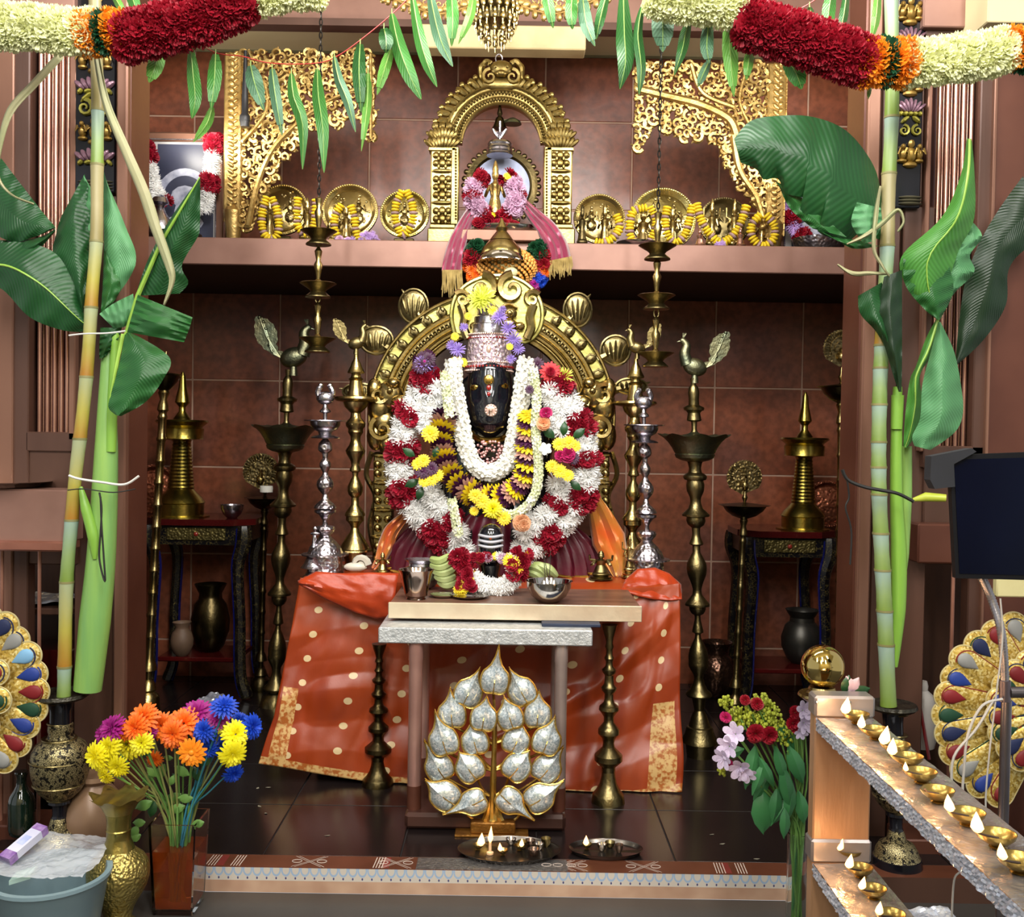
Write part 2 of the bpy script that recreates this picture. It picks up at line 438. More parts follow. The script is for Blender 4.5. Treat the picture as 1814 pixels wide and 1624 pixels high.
lines.build('kolam_lines', WL, stp, False)
for x_ in (392, 1286, 682, 972):
    a0, a1 = V(x_-5, 1550, 3.3).x, V(x_+8, 1550, 3.3).x
    reds.box((a0, 3.27, Z0), (a1, 3.35, Z0+.0011))
reds.build('kolam_red_marks', mat('red_chalk', '#7a2a22', '#6b2019', .7), stp, False)

# ---- the front screen: pillars, carved strips and copper pipe grilles
def screen(name, side):
    rt = sroot(name, (V(100 if side < 0 else 1700, 1480, 3.57).x, 3.57, Z0))
    return rt
Yp = 3.57
L = screen('wall_left', -1); Rr = screen('wall_right', 1)
def pn(rt, nm, m, x0, y0, x1, y1, Y=Yp, d=.04, c=.004):
    mb = MB(); boxpx(mb, x0, y0, x1, y1, Y, d, c); return mb.build(nm, m, rt)
def pillar(rt, inner0, inner1, strip1, s):   # reveal and bright face built as one square post with a raised strip
    pass
# left
def post(rt, x0, x1, Y, d, y0, y1, m, nm='post'):
    mb = MB(); boxpx(mb, x0, y0, x1, y1, Y, d, .006); return mb.build(nm, m, rt)
post(L, 203, 223, Yp-.02, .19, -300, 1492, COPPER)
post(L, 214, 229, Yp+.005, .19, -300, 1491, COPPER_RED)
post(Rr, 1529, 1552, Yp-.02, .19, -300, 1506, COPPER)
post(Rr, 1522, 1536, Yp+.005, .19, -300, 1504, COPPER_RED)
post(Rr, 1552, 1592, Yp+.03, .10, -300, 1500, WOODB, 'board')
pn(L, 'panel', WOODB, 132, 345, 206, 1490, Yp+.03, .05)
pn(L, 'panel', COPPER_DARK, 132, -300, 206, 345, Yp+.03, .05)
pn(L, 'frame', WOODB, 20, 60, 50, 1490, Yp, .06); pn(L, 'frame', COPPER, -120, 60, 22, 1490, Yp-.01, .06)
pn(L, 'frame', COPPER, 122, 60, 134, 780, Yp, .05)
pn(L, 'crossbar', COPPER_PINK, -120, -300, 132, 12, Yp-.03, .1); pn(L, 'crossbar', WOODB, -120, 12, 132, 60, Yp+.01, .1)
pn(L, 'crossbar', WOODB, 45, 765, 135, 800, Yp, .05); pn(L, 'panel', COPPER_DARK, 45, 798, 135, 1000, Yp+.01, .05)
pn(L, 'grille_back', mat('maroon_board', '#4a211c', '#3a1916', .5), 45, 40, 135, 790, Yp+.09, .03)
for x in (56, 70, 84, 97, 109, 119):
    r = .0085; a = V(x, 780, Yp+.045); b = V(x, 50, Yp+.045); MB().tube([a, (a.x, a.y, b.z)], r, 12).build('copper_pipe', COPPER_PIPE, L)
for x in (77, 91, 104, 125):
    a = V(x, 780, Yp+.06); b = V(x, 50, Yp+.06); MB().tube([a, (a.x, a.y, b.z)], .005, 10).build('copper_pipe', COPPER_PIPE, L)
# right
pn(Rr, 'panel', WOODB, 1588, 365, 1642, 1510, Yp+.03, .05); pn(Rr, 'panel', COPPER_DARK, 1588, -300, 1642, 365, Yp+.03, .05)
pn(Rr, 'frame', WOODB, 1722, 40, 1748, 1510, Yp, .06); pn(Rr, 'frame', COPPER_RED, 1748, 40, 1930, 1510, Yp-.012, .06)
pn(Rr, 'frame', COPPER, 1746, 46, 1752, 1510, Yp-.02, .05)
pn(Rr, 'frame', COPPER, 1638, 60, 1646, 800, Yp, .05)
pn(Rr, 'crossbar', COPPER_PINK, 1640, -300, 1750, 48, Yp-.03, .1); pn(Rr, 'crossbar', WOODB, 1640, 48, 1750, 70, Yp, .1)
pn(Rr, 'crossbar', CREAM, 1754, -300, 1930, 40, Yp-.2, .3)
pn(Rr, 'crossbar', WOODB, 1636, 790, 1750, 830, Yp, .05); pn(Rr, 'panel', COPPER_DARK, 1636, 826, 1750, 1000, Yp+.01, .05)
pn(Rr, 'grille_back', MATS['maroon_board'], 1640, 60, 1726, 800, Yp+.09, .03)
for x in (1649, 1663, 1677, 1691, 1705, 1716):
    a = V(x, 795, Yp+.045); b = V(x, 60, Yp+.045); MB().tube([a, (a.x, a.y, b.z)], .0085, 12).build('copper_pipe', COPPER_PIPE, Rr)
for x in (1656, 1670, 1684, 1698, 1711):
    a = V(x, 795, Yp+.06); b = V(x, 60, Yp+.06); MB().tube([a, (a.x, a.y, b.z)], .005, 10).build('copper_pipe', COPPER_PIPE, Rr)
# left rail and niche
pn(L, 'rail_board', COPPER_PINK, -100, 866, 122, 960, 3.42, .12, .006); pn(L, 'rail_moulding', mat('rosy_copper', '#a96f5c', '#94604e', .3, .6), -100, 958, 116, 976, 3.40, .12, .006)
pn(L, 'niche_back', mat('niche_wood', '#5b3b28', '#3c2519', .5, nscale=3, stretch=(4, 4, .5)), -160, 940, 140, 1500, 4.0, .03)
pn(L, 'niche_shelf', COPPER_DARK, -160, 1076, 125, 1088, 3.66, .34); pn(L, 'niche_shelf', DARKRED, -160, 1150, 125, 1400, 3.75, .2)
for x in (2, 68):
    a = V(x, 1485, 3.5); b = V(x, 970, 3.5); MB().tube([a, (a.x, a.y, b.z)], .0065, 10).build('rod', mat('rosy_rod', '#a57563', '#8c5f4e', .35, .5), L)
pn(L, 'plinth', COPPER_RED, -160, 1462, 150, 1500, 3.45, .16, .005)
# right rail and niche
pn(Rr, 'rail_board', COPPER_RED, 1626, 930, 1930, 1000, 3.50, .08, .006)
pn(Rr, 'niche_back', MATS['niche_wood'], 1560, 960, 1960, 1520, 4.0, .03)
pn(Rr, 'plinth', COPPER_RED, 1600, 1490, 1960, 1525, 3.45, .16, .005)
pn(Rr, 'panel', COPPER_DARK, 1740, 820, 1930, 1000, Yp-.03, .03)
a = V(1676, 1500, 3.5); b = V(1676, 1000, 3.5); MB().tube([a, (a.x, a.y, b.z)], .0065, 10).build('rod', MATS['rosy_rod'], Rr)

# carved black strips
SCROLL = mat('carved_green_gold_scroll', '#a39a3c', '#6f6a2a', .35, .5); LOTUS = mat('carved_mauve_lotus', '#8d6a78', '#5f4350', .3, .3); FIG = mat('carved_gold_figure', '#a0813c', '#6b4f22', .35, .6)
def carved(nm, xc, hw, ytop, ybot, label, y_start, pitch=126):
    Y = Yp+.0
    rt = thing(nm, label, 'carving', V(xc, ybot, Y))
    mb = MB(); boxpx(mb, xc-hw, ytop, xc+hw, ybot, Y, .03, .004); mb.build('panel', BLACKM, rt)
    y = y_start; k = PX(Y)
    q_ = 0
    while y < ybot-60:
        c = V(xc, y, Y); w2 = hw*k
        if q_ % 3 == 0:
            f = MB()
            for sx in (-1, 0, 1):
                m_ = 1.25 if sx == 0 else .85; X_ = c.x+sx*w2*.6
                f.ball((X_, Y-.006, c.z-.006), (.016*m_, .018, .022*m_), 6, 8); f.ball((X_, Y-.012, c.z+.024*m_), (.010*m_, .012, .012*m_), 5, 7); f.ball((X_, Y-.004, c.z-.032*m_), (.021*m_, .014, .010*m_), 5, 8)
                for tt in (-1, 1): f.tube([(X_+tt*.012*m_, Y-.014, c.z+.008), (X_+tt*.022*m_, Y-.02, c.z-.006), (X_+tt*.014*m_, Y-.02, c.z+.014)], .004*m_, 5)
            f.build('figure', FIG, rt)
        elif q_ % 3 == 1:
            lo = MB()
            for t in range(-3, 4): lo.ball((c.x+t*w2*.24, Y-.006, c.z+.004-abs(t)*.004), (w2*.15, .014, .024), 5, 6, Matrix.Rotation(t*.3, 3, 'Y'))
            lo.build('lotus', LOTUS, rt)
            s = MB()
            for t in range(-2, 3): s.ball((c.x+t*w2*.35, Y-.006, c.z-.028), (w2*.2, .012, .008), 5, 6, Matrix.Rotation(t*.4, 3, 'Y'))
            s.build('leaf_row', SCROLL, rt)
        else:
            s = MB()
            for sx in (-1, 1):
                spiral(s, (c.x+sx*w2*.48, c.z-.004), w2*.42, 1.4, pi*.5, sx, Y-.006, 1.2, .28)
                s.ball((c.x+sx*w2*.4, Y-.005, c.z+.034), (w2*.4, .014, .008), 5, 6, Matrix.Rotation(sx*.7, 3, 'Y'))
            s.build('scroll', SCROLL, rt)
        y += pitch/3.; q_ += 1
    lo = MB(); c = V(xc, ybot-14, Y)
    for j in range(3): lo.ball((c.x, Y-.002, c.z+.008-j*.011), (hw*k*.9, .014, .006), 6, 12)
    lo.build('carved_foot', mat('carved_dull_foot', '#5e5a48', '#46422f', .5, .3), rt)
carved('carved_panel', 169, 36, -80, 340, 'tall narrow black carved panel with gilt figures behind the left sugarcane', -20)
carved('carved_panel', 1612, 24, -80, 368, 'tall narrow black carved panel with lotus motifs behind the right sugarcane', 20)
# ================================================================ altar, tables (needed for what stands on them)
ZA = 0.872                                # altar top
def peacock(root, px, py, Y, s, side, m, fan=False, body=True):
    """peacock finial: s = body length in px; side = -1 looks left, +1 looks right"""
    k = PX(Y); c = V(px, py, Y)
    if body:
        b = MB(); b.ball((c.x, Y, c.z), (s*.5*k, s*.3*k, s*.36*k), 9, 14, Matrix.Rotation(-side*.3, 3, 'Y'))
        nk = smoothpath([(c.x+side*s*.3*k, Y, c.z+s*.1*k), (c.x+side*s*.42*k, Y, c.z+s*.5*k), (c.x+side*s*.36*k, Y, c.z+s*.85*k), (c.x+side*s*.5*k, Y, c.z+s*1.05*k)], 5)
        b.tube(nk, [s*k*(.28-.15*i/(len(nk)-1)) for i in range(len(nk))], 10)
        h = nk[-1]; b.ball(h, (s*.14*k, s*.11*k, s*.12*k), 6, 10)
        b.tube([h, h+Vector((side*s*.24*k, 0, -s*.05*k))], [s*.06*k, .0005], 6)
        for t in (-.5, 0, .5): b.tube([h+Vector((0, 0, s*.08*k)), h+Vector((s*.12*t*k-side*s*.06*k, 0, s*.3*k))], [s*.02*k, s*.035*k], 5)
        b.build('peacock_body', m, root)
        l = MB(); l.tube([(c.x, Y, c.z-s*.3*k), (c.x, Y, c.z-s*.65*k)], [s*.12*k, s*.16*k], 10); l.build('legs', m, root)
    # upright tail: scalloped blade with ribs
    t = MB(); n = 15; base = Vector((c.x-side*s*.4*k, Y, c.z-s*.05*k)); pts = []
    outer = [(-.45, -.02), (-.88, .2), (-1.12, .4), (-1.3, .62), (-1.36, .95), (-1.34, 1.2), (-1.34, 1.42)]
    inner = [(-1.08, 1.36), (-.84, 1.24), (-.66, 1.02), (-.58, .75), (-.62, .45), (-.55, .22), (-.3, .12)]
    P = [Vector((c.x+side*a*s*k, Y-s*.05*k, c.z+b_*s*k)) for a, b_ in outer+inner]
    Q = []
    for i, p in enumerate(P):
        Q.append(p)
        if i < len(P)-1:
            m_ = (p+P[i+1])/2; d = P[i+1]-p; nn_ = Vector((-d.z, 0, d.x)).normalized()*(s*.05*k)*side; Q.append(m_+(nn_ if True else -nn_))
    t.prism(Q, s*.1*k)
    for i in range(6):
        a = P[i+1]; b_ = P[len(P)-2-i] if i < 6 else P[-1]; q = a.lerp(b_, .55)
        t.tube([P[0]+Vector((0, -s*.02*k, 0)), (P[0]+q)/2+Vector((-side*s*.1*k, -s*.05*k, 0)), q+Vector((0, -s*.03*k, 0))], [s*.02*k, s*.035*k, s*.03*k], 6)
        t.ball(q+Vector((0, -s*.02*k, 0)), s*.07*k, 5, 8)
    t.build('tail', m, root)

# --- big peacock lamps
def crop(rows, sc=2.777, y0=478.): return [(y0+a/sc, b/sc, *c) for a, b, *c in rows]
up_ = [('finial_stem', crop([(490, 15), (520, 12), (535, 22), (560, 27), (590, 24), (620, 25), (628, 40), (633, 49), (645, 47), (650, 36), (660, 29), (686, 33), (694, 35), (699, 30), (702, 14), (740, 12), (752, 16)])),
 ('dish', crop([(758, 25), (775, 60), (768, 165, .05), (776, 150, .04), (800, 125), (830, 105), (850, 96), (858, 90), (862, 94), (878, 88), (890, 66)])),
 ('column', crop([(898, 36), (905, 33), (930, 28), (950, 32), (958, 46), (965, 54), (976, 55), (985, 50), (989, 38), (1010, 43), (1040, 40), (1070, 27), (1085, 25), (1100, 26), (1125, 34), (1145, 55), (1154, 64), (1163, 63), (1168, 42), (1185, 45), (1205, 38), (1220, 20), (1250, 18), (1270, 22), (1290, 31), (1298, 34), (1303, 29), (1306, 18), (1340, 18), (1365, 32), (1395, 45), (1420, 47), (1450, 43), (1490, 28), (1520, 20), (1545, 22), (1572, 42), (1590, 57), (1600, 57)]))]
low_ = [('lower_column', crop([(340, 48), (352, 52), (370, 50), (390, 38), (402, 18), (430, 19), (470, 28), (500, 35), (508, 35), (514, 24), (520, 17), (545, 20), (575, 34), (620, 54), (660, 62), (700, 60), (712, 63), (730, 58), (775, 32), (800, 28), (830, 36), (870, 55), (890, 78), (902, 82), (912, 76)], 3.53, 980.)),
 ('base', crop([(916, 45), (960, 38), (1000, 30), (1030, 46), (1080, 62), (1100, 68), (1106, 80), (1150, 92), (1180, 108), (1200, 114), (1205, 90), (1270, 84), (1290, 82)], 3.53, 980.))]
upR = [(n, [(772+(r[0]-754.6)*1.016, r[1]*1.05, *r[2:]) for r in rows]) for n, rows in up_]
r = turned_thing('oil_lamp', 'tall brass peacock oil lamp with scalloped dish right of the orange draped altar', 'oil lamp', upR+low_, 1240, 4.48, BRASS_OLD, xt=1228, z0=Z0, mats={'dish': BRASS_GREEN}, group='tall brass peacock lamps', seg=40)
peacock(r, 1231, 650, 4.48, 44, -1, BRASS_GREEN)
lowL = [(n, [(1054+(a-1075)*1.03, b*.92) for a, b in rows]) for n, rows in low_]
lowL = [lowL[0], ('base', [(1217, 12), (1226, 12), (1236, 24), (1250, 27)])]
r = turned_thing('oil_lamp', 'tall brass peacock oil lamp standing left of the orange draped altar', 'oil lamp', up_+lowL, 487, 5.2, BRASS_OLD, xt=511, z0=Z0, mats={'dish': BRASS_GREEN}, group='tall brass peacock lamps', seg=40)
peacock(r, 520, 633, 5.2, 50, 1, BRASS_GREEN)
MB_ = MB(); MB_.lathe([(.032, 0), (.034, .02), (.032, .032)], (atroot(r, -.04, 1.45), 5.2, V(500, 872, 5.2).z), 16); MB_.build('paper_band', mat('white_paper', '#dcdad2', '#cfcbc0', .7), r)

# --- silver and brass lamps on the altar
sil = [('finial', crop([(660, 9), (680, 14), (692, 27), (700, 28), (706, 10), (735, 10)])),
 ('dish', crop([(738, 40), (740, 104), (744, 105), (748, 74), (765, 72), (785, 60), (798, 35), (812, 30), (820, 60), (826, 72), (830, 70)])),
 ('column', crop([(832, 12), (845, 22), (855, 31), (870, 34), (882, 35), (892, 32), (905, 15), (930, 12), (940, 20), (955, 28), (970, 27), (985, 20), (1000, 12), (1015, 17), (1030, 30), (1045, 40), (1065, 42), (1085, 34), (1110, 12), (1135, 18), (1155, 42), (1168, 53), (1178, 55), (1182, 15), (1186, 52), (1198, 52), (1210, 30), (1240, 12), (1262, 14), (1268, 44), (1280, 50), (1295, 44), (1312, 26)])),
 ('base', crop([(1325, 34), (1345, 56), (1370, 76), (1392, 84), (1400, 88), (1404, 115), (1411, 115), (1416, 82), (1470, 84), (1500, 90), (1522, 104)]))]
def sil_lamp(xb, xt, dy, Y, label, w=1.):
    r = turned_thing('silver_lamp', label, 'oil lamp', [(n, [(a[0]+dy, a[1]*w) for a in rows]) for n, rows in sil], xb, Y, SILVER_ENG, xt=xt, z0=ZA, group='silver lamps on the altar', mats={'dish': SILVER, 'finial': SILVER})
    c = V(xt, 705+dy, Y); k = PX(Y); b = MB()
    b.ball((c.x, Y, c.z), (16*k, 10*k, 12*k), 7, 10); 
    for sx in (-1, 1): b.tube(smoothpath([(c.x+sx*9*k, Y, c.z), (c.x+sx*13*k, Y, c.z+10*k), (c.x+sx*8*k, Y, c.z+22*k)], 4), [5*k]*8+[3*k], 8); b.ball((c.x+sx*8*k, Y, c.z+22*k), 5*k, 5, 7)
    b.build('bird_finial', SILVER, r)
sil_lamp(576, 576, 0, 4.34, 'engraved silver lamp with bird finial left of the black deity')
sil_lamp(1148, 1140, 8, 4.34, 'engraved silver lamp with bird finial right of the black deity', .95)
br = [('finial_stem', crop([(415, 8), (450, 12), (470, 24), (485, 28), (505, 38), (514, 43), (520, 41), (524, 22), (540, 26), (548, 38), (556, 30), (600, 36), (628, 42)])),
 ('dish', crop([(632, 60), (636, 104), (646, 108), (655, 96), (662, 62), (685, 54), (708, 32)])),
 ('column', crop([(715, 24), (738, 27), (752, 40), (764, 49), (780, 47), (790, 38), (800, 36), (808, 38), (830, 25), (850, 24), (870, 30), (888, 42), (900, 49), (915, 44), (950, 24), (972, 19), (992, 28), (1000, 27), (1006, 16), (1025, 13), (1050, 26), (1075, 37), (1095, 38), (1115, 32), (1130, 18), (1165, 19), (1190, 38), (1208, 49), (1218, 50), (1222, 44), (1242, 44), (1258, 28), (1278, 18)])),
 ('base', crop([(1300, 25), (1325, 44), (1360, 64), (1380, 72), (1384, 84), (1392, 86), (1398, 60), (1440, 48), (1490, 46), (1505, 62)]))]
for xb, xt, dy, label, sd in ((628, 631, -4, 'brass peacock lamp at the left edge of the great brass arch', -1), (1118, 1127, 4, 'brass bird lamp at the right edge of the great brass arch', 1)):
    r = turned_thing('brass_lamp', label, 'oil lamp', [(n, [(a[0]+dy, a[1]) for a in rows]) for n, rows in br], xb, 4.46, BRASS, xt=xt, z0=ZA, group='brass lamps beside the arch')
    peacock(r, xt+(0 if sd < 0 else 2), 612+dy, 4.46, 30, -sd, BRASS_OLD)
# small silver votive lamp on the altar corner
r = turned_thing('silver_votive_lamp', 'small silver lamp with trident top on the left altar corner', 'oil lamp',
 [('finial', [(948, 2), (962, 3), (970, 5), (974, 3)]), ('dish', [(976, 4), (984, 10), (1002, 18), (1009, 24), (1012, 12)]), ('base', [(1016, 12), (1024, 18), (1030, 22)])], 556, 4.3, SILVER, z0=ZA)
m_ = MB(); c = V(558, 945, 4.3); m_.ball(c, (.02, .006, .008), 5, 8); m_.ball(c+Vector((0, 0, .02)), (.008, .006, .012), 5, 8); m_.ball(c-Vector((0, 0, .02)), (.007, .006, .016), 5, 8); m_.build('trident', SILVER, r)

# --- tall thin lamps with fans
def thin(xb, xt, ytop, ybase, Y, dish_y, hwd, label, w=1., fan=None, m=BRASS_OLD, nseg=9, z0=Z0, fx=0):
    d = dish_y
    segs = [('finial', [(ytop, 1.5), (ytop+(d-ytop)*.35, 4*w), (ytop+(d-ytop)*.5, 7*w), (ytop+(d-ytop)*.75, 3*w), (d-6, 6*w)]),
            ('dish', [(d-2, hwd*1.2, 0), (d, hwd), (d+10*w, hwd*.85), (d+20*w, hwd*.55), (d+26*w, 8*w)])]
    y = d+30*w; rows = []; n = nseg; H_ = (ybase-62*w)-y
    rows += [(y, 10*w), (y+12*w, 6*w), (y+22*w, 9*w), (y+30*w, 10*w), (y+34*w, 7*w)]
    y2 = y+38*w; H_ = (ybase-96*w)-y2
    for i in range(n):
        a = y2+H_*i/n; rows += [(a, 7*w), (a+3, 8.6*w), (a+6, 8.6*w), (a+9, 7*w)]
    e = ybase-94*w
    segs.append(('pole', rows)); 
    segs.append(('base', [(e, 7*w), (e+10*w, 12*w), (e+22*w, 15*w), (e+24*w, 6*w), (e+38*w, 6*w), (e+44*w, 12*w), (e+56*w, 16*w), (e+60*w, 13*w), (e+68*w, 21*w), (e+92*w, 24*w), (ybase, 24*w)]))
    r = turned_thing('standing_lamp', label, 'oil lamp', segs, xb, Y, m, xt=xt, z0=z0, mats={'dish': BRASS_DARK}, group='tall thin standing lamps', seg=20)
    if fan:
        fy, fr = fan; c = V(xt+fx, fy, Y); k = PX(Y); f = MB(); pts = []
        N = 26
        for i in range(N*2+1):
            a = radians(-38)+radians(256)*i/(N*2); rr = fr*k*(1 if i % 2 else .955); pts.append(Vector((c.x+rr*cos(a), Y+.004, c.z+rr*sin(a))))
        pts.append(Vector((c.x-.1*fr*k, Y+.004, c.z-fr*.95*k))); f.prism(pts, .006)
        for i in range(N): a = radians(-34)+radians(248)*i/(N-1); f.tube([(c.x+fr*.62*k*cos(a), Y, c.z+fr*.62*k*sin(a)), (c.x+fr*.92*k*cos(a), Y, c.z+fr*.92*k*sin(a))], [fr*.02*k, fr*.05*k], 5)
        for q in (.6, .36): f.tube([(c.x+fr*q*k*cos(radians(a)), Y-.002, c.z+fr*q*k*sin(radians(a))) for a in range(-40, 221, 12)], fr*.03*k, 5)
        f.build('peacock_fan', BRASS_ENG, r)
        b = MB(); b.ball((c.x, Y-.015, c.z-fr*.45*k), (fr*.2*k, fr*.16*k, fr*.28*k), 7, 9); b.tube([(c.x, Y-.015, c.z-fr*.35*k), (c.x+.05*fr*k, Y-.02, c.z), (c.x-.03*fr*k, Y-.03, c.z+.12*fr*k)], [fr*.13*k, fr*.07*k, fr*.06*k], 8); b.build('peacock_body', BRASS, r)
    return r
thin(259, 294, 622, 1250, 5.06, 664, 26, 'tall thin leaning brass lamp beside the left pillar', 1.0, None, BRASS, nseg=11)
thin(461, 470, 855, 1230, 5.5, 884, 30, 'thin brass lamp with fan finial behind the left peacock lamp', .75, (835, 33), BRASS_DARK, nseg=6, fx=-8)
thin(1301, 1319, 865, 1232, 5.05, 893, 38, 'thin brass lamp with fan finial left of the right dark stand', .75, (846, 32), BRASS_OLD, nseg=6)
thin(1486, 1492, 650, 1250, 4.86, 684, 36, 'tall thin brass lamp with round peacock fan beside the right pillar', .95, (617, 34), BRASS, nseg=10)

# --- taborets
INLAY = NT('gold_inlaid_black'); co = INLAY.coord('Object', (1, 1, 1))
v1 = INLAY.n('ShaderNodeTexVoronoi', Scale=75., feature='DISTANCE_TO_EDGE'); INLAY.l(co, v1.inputs[0])
n3 = INLAY.n('ShaderNodeTexNoise', Scale=38.); INLAY.l(co, n3.inputs[0])
e_ = INLAY.math('MULTIPLY', INLAY.math('LESS_THAN', v1.outputs['Distance'], .035), INLAY.math('GREATER_THAN', n3.outputs[0], .47))
INLAY.l(INLAY.mix(e_, '#08070b', '#584d28'), INLAY.b.inputs['Base Color']); INLAY.b.inputs['Roughness'].default_value = .3; INLAY = INLAY.m
BLUEEDGE = mat('blue_enamel_edge', '#14185a', '#0e1244', .15, 0, 4, coat=1)
GOLDPANEL = mat('carved_dull_gold_panel', '#6d6236', '#4c4324', .4, .7, 30, 1.0, 90, vor=True)
def taboret(xc, hw, ytop, Y, label):
    zt = V(xc, ytop, Y).z; k = PX(Y); c = V(xc, ytop, Y); W = hw*k; D = .22; yc = Y+D
    rt = thing('taboret', label, 'side table', (c.x, yc, Z0), 'dark inlaid side tables')
    mb = MB()
    oct_ = [(-W, -D*.55), (-W*.62, -D), (W*.62, -D), (W, -D*.55), (W, D*.55), (W*.62, D), (-W*.62, D), (-W, D*.55)]
    mb.prism([Vector((c.x+a, yc+b, zt-.032)) for a, b in oct_], .032, (0, 0, 1)); mb.build('top', DARKRED, rt)
    ap = MB(); ap.box((c.x-W*.78, yc-D*.86, zt-.135), (c.x+W*.78, yc-D*.82, zt-.032)); ap.box((c.x-W*.78, yc+D*.82, zt-.12), (c.x+W*.78, yc+D*.86, zt-.032))
    for s_ in (-1, 1): ap.box((c.x+s_*W*.86-.01, yc-D*.6, zt-.12), (c.x+s_*W*.86+.01, yc+D*.6, zt-.032))
    ap.build('apron', INLAY, rt)
    gp = MB(); gp.bbox((c.x-W*.52, yc-D*.9, zt-.11), (c.x+W*.52, yc-D*.86, zt-.045), .003); gp.build('carved_apron_panel', GOLDPANEL, rt)
    rb = MB(); rb.ball((c.x, yc-D*.91, zt-.078), (.012, .008, .012), 6, 8); rb.build('red_boss', mat('red_enamel', '#8f2a20', '#7b2018', .3), rt)
    for sx in (-1, 1):
        for sy in (-1, 1):
            lx, ly = c.x+sx*W*.8, yc+sy*D*.8
            pth = smoothpath([(lx+sx*.012, ly, zt-.033), (lx+sx*.012, ly, zt-.12), (lx-sx*.018, ly, zt-.25), (lx-sx*.005, ly, (zt+Z0)/2-.05), (lx+sx*.0, ly, Z0+.14), (lx+sx*.03, ly, Z0+.03), (lx+sx*.035, ly, Z0+.012)], 4)
            rad = [.034, .038, .04, .041, .041, .039, .036, .034, .032, .03, .03, .03, .03, .03, .03, .03, .03, .031, .033, .034, .034, .034, .03, .03, .03]
            leg = MB(); leg.tube(pth, rad[:len(pth)], 8); leg.build('leg', INLAY, rt)
            e = MB(); e.tube([p+Vector((-sx*(rad[i]*.93), -.012, 0)) for i, p in enumerate(pth)][1:-1], .006, 5); e.build('blue_edge', BLUEEDGE, rt)
    sh_ = MB(); sh_.bbox((c.x-W*.72, yc-D*.72, Z0+.19), (c.x+W*.72, yc+D*.72, Z0+.215), .005); sh_.build('lower_shelf', DARKRED, rt)
    return rt, zt, yc
tl, ztl, ytl = taboret(345, 100, 920, 5.26, 'dark octagonal side table with gold inlaid legs behind the left pillar')
tr, ztr, ytr = taboret(1402, 88, 942, 5.2, 'dark octagonal side table with carved gilt apron inside the right pillar')
short = [('finial', [(0, 1.5), (8, 5), (28, 7), (44, 11), (54, 13), (62, 6), (70, 6), (82, 15), (84, 16)]),
 ('dish', [(85, 44), (88, 46), (96, 36), (98, 35), (100, 38), (116, 37), (118, 38), (120, 18)])]
def shortlamp(xb, xt, y0, ybase, Y, z0, label, w=1.):
    H_ = ybase-y0; s_ = H_/254
    rows = [(n, [(y0+a*s_, b*w) for a, b in rws]) for n, rws in short]
    col = []
    for i in range(14): a = 122+i*6.2; col += [(y0+a*s_, (16+i*.55)*w), (y0+(a+3)*s_, (15+i*.55)*w)]
    rows.append(('ribbed_column', col)); rows.append(('base', [(y0+212*s_, 28*w), (y0+220*s_, 36*w), (y0+226*s_, 40*w), (y0+229*s_, 42*w), (y0+231*s_, 40*w), (y0+250*s_, 40*w), (y0+252*s_, 50*w), (ybase, 50*w)]))
    return turned_thing('ribbed_lamp', label, 'oil lamp', rows, xb, Y, mat('yellow_brass', '#b3a04c', '#94823a', .25, 1, 12, .12, 70), xt=xt, z0=z0, group='ribbed brass lamps on the dark stands', seg=32)
shortlamp(320, 324, 658, 913, ytl-.05, ztl, 'ribbed yellow brass lamp on the left dark stand', 1.)
shortlamp(1422, 1427, 694, 934, ytr-.05, ztr, 'ribbed yellow brass lamp on the right dark stand', .93)

# --- hanging lamps
def hang(xc, x2, ys, Y, hwd, label):
    xt_ = xc; rt = thing('hanging_lamp', label, 'hanging lamp', V(xc, ys[-1]+22, Y), 'three tier hanging brass lamps')
    k = PX(Y); X = V((xc+x2)/2, ys[1], Y).x
    ztop = V(xc, -30, Y).z
    zc0 = V(xc, ys[0]-60, Y).z; ch = MB(); z = zc0; i = 0
    while z < ztop:
        L_ = .028; pts = []
        for j in range(9):
            t = 2*pi*j/8; dx_ = .006*cos(t); dz = .017*sin(t)
            pts.append((X+(dx_ if i % 2 else 0), Y+(0 if i % 2 else dx_), z+dz))
        ch.tube(pts, .003, 4, False); z += L_; i += 1
    ch.build('chain', mat('dark_iron_chain', '#3b3732', '#2a2724', .4, .8), rt)
    for n, y in enumerate(ys):
        z = lambda p: V(xc, p, Y).z
        st = MB(); top = y-66 if n else y-62
        st.lathe([(r*k, z(p)) for p, r in ((y-3, 8), (y-8, 4), (y-22, 6), (y-34, 8), (y-42, 4), (y-52, 6), (y-58, 7), (top, 1.5))], (X, Y, 0), 16); st.build('stem', BRASS, rt)
        if n:
            rg = MB(); rg.tube([(X+4.5*k*cos(t*pi/5), Y, z(top-6)+8*k*sin(t*pi/5)) for t in range(11)], 1.4*k, 5, False); rg.build('ring', BRASS_OLD, rt)
        d = MB(); d.lathe([(r*k, z(p)) for p, r in ((y+24, hwd*.72), (y+22, hwd*.72), (y+14, hwd*.42), (y+10, hwd*.5), (y+2, hwd*.9), (y-1, hwd*1.05), (y-2, hwd*.98), (y+3, hwd*.4), (y+4, 2))], (X, Y, 0), 28); d.build('dish', BRASS_OLD, rt)
    return rt
hang(565, 562, (410, 503, 600), 4.45, 31, 'three tier brass oil lamp hanging on a chain left of the arch')
hang(1165, 1161, (436, 524, 626), 4.45, 32, 'three tier brass oil lamp hanging on a chain right of the arch')

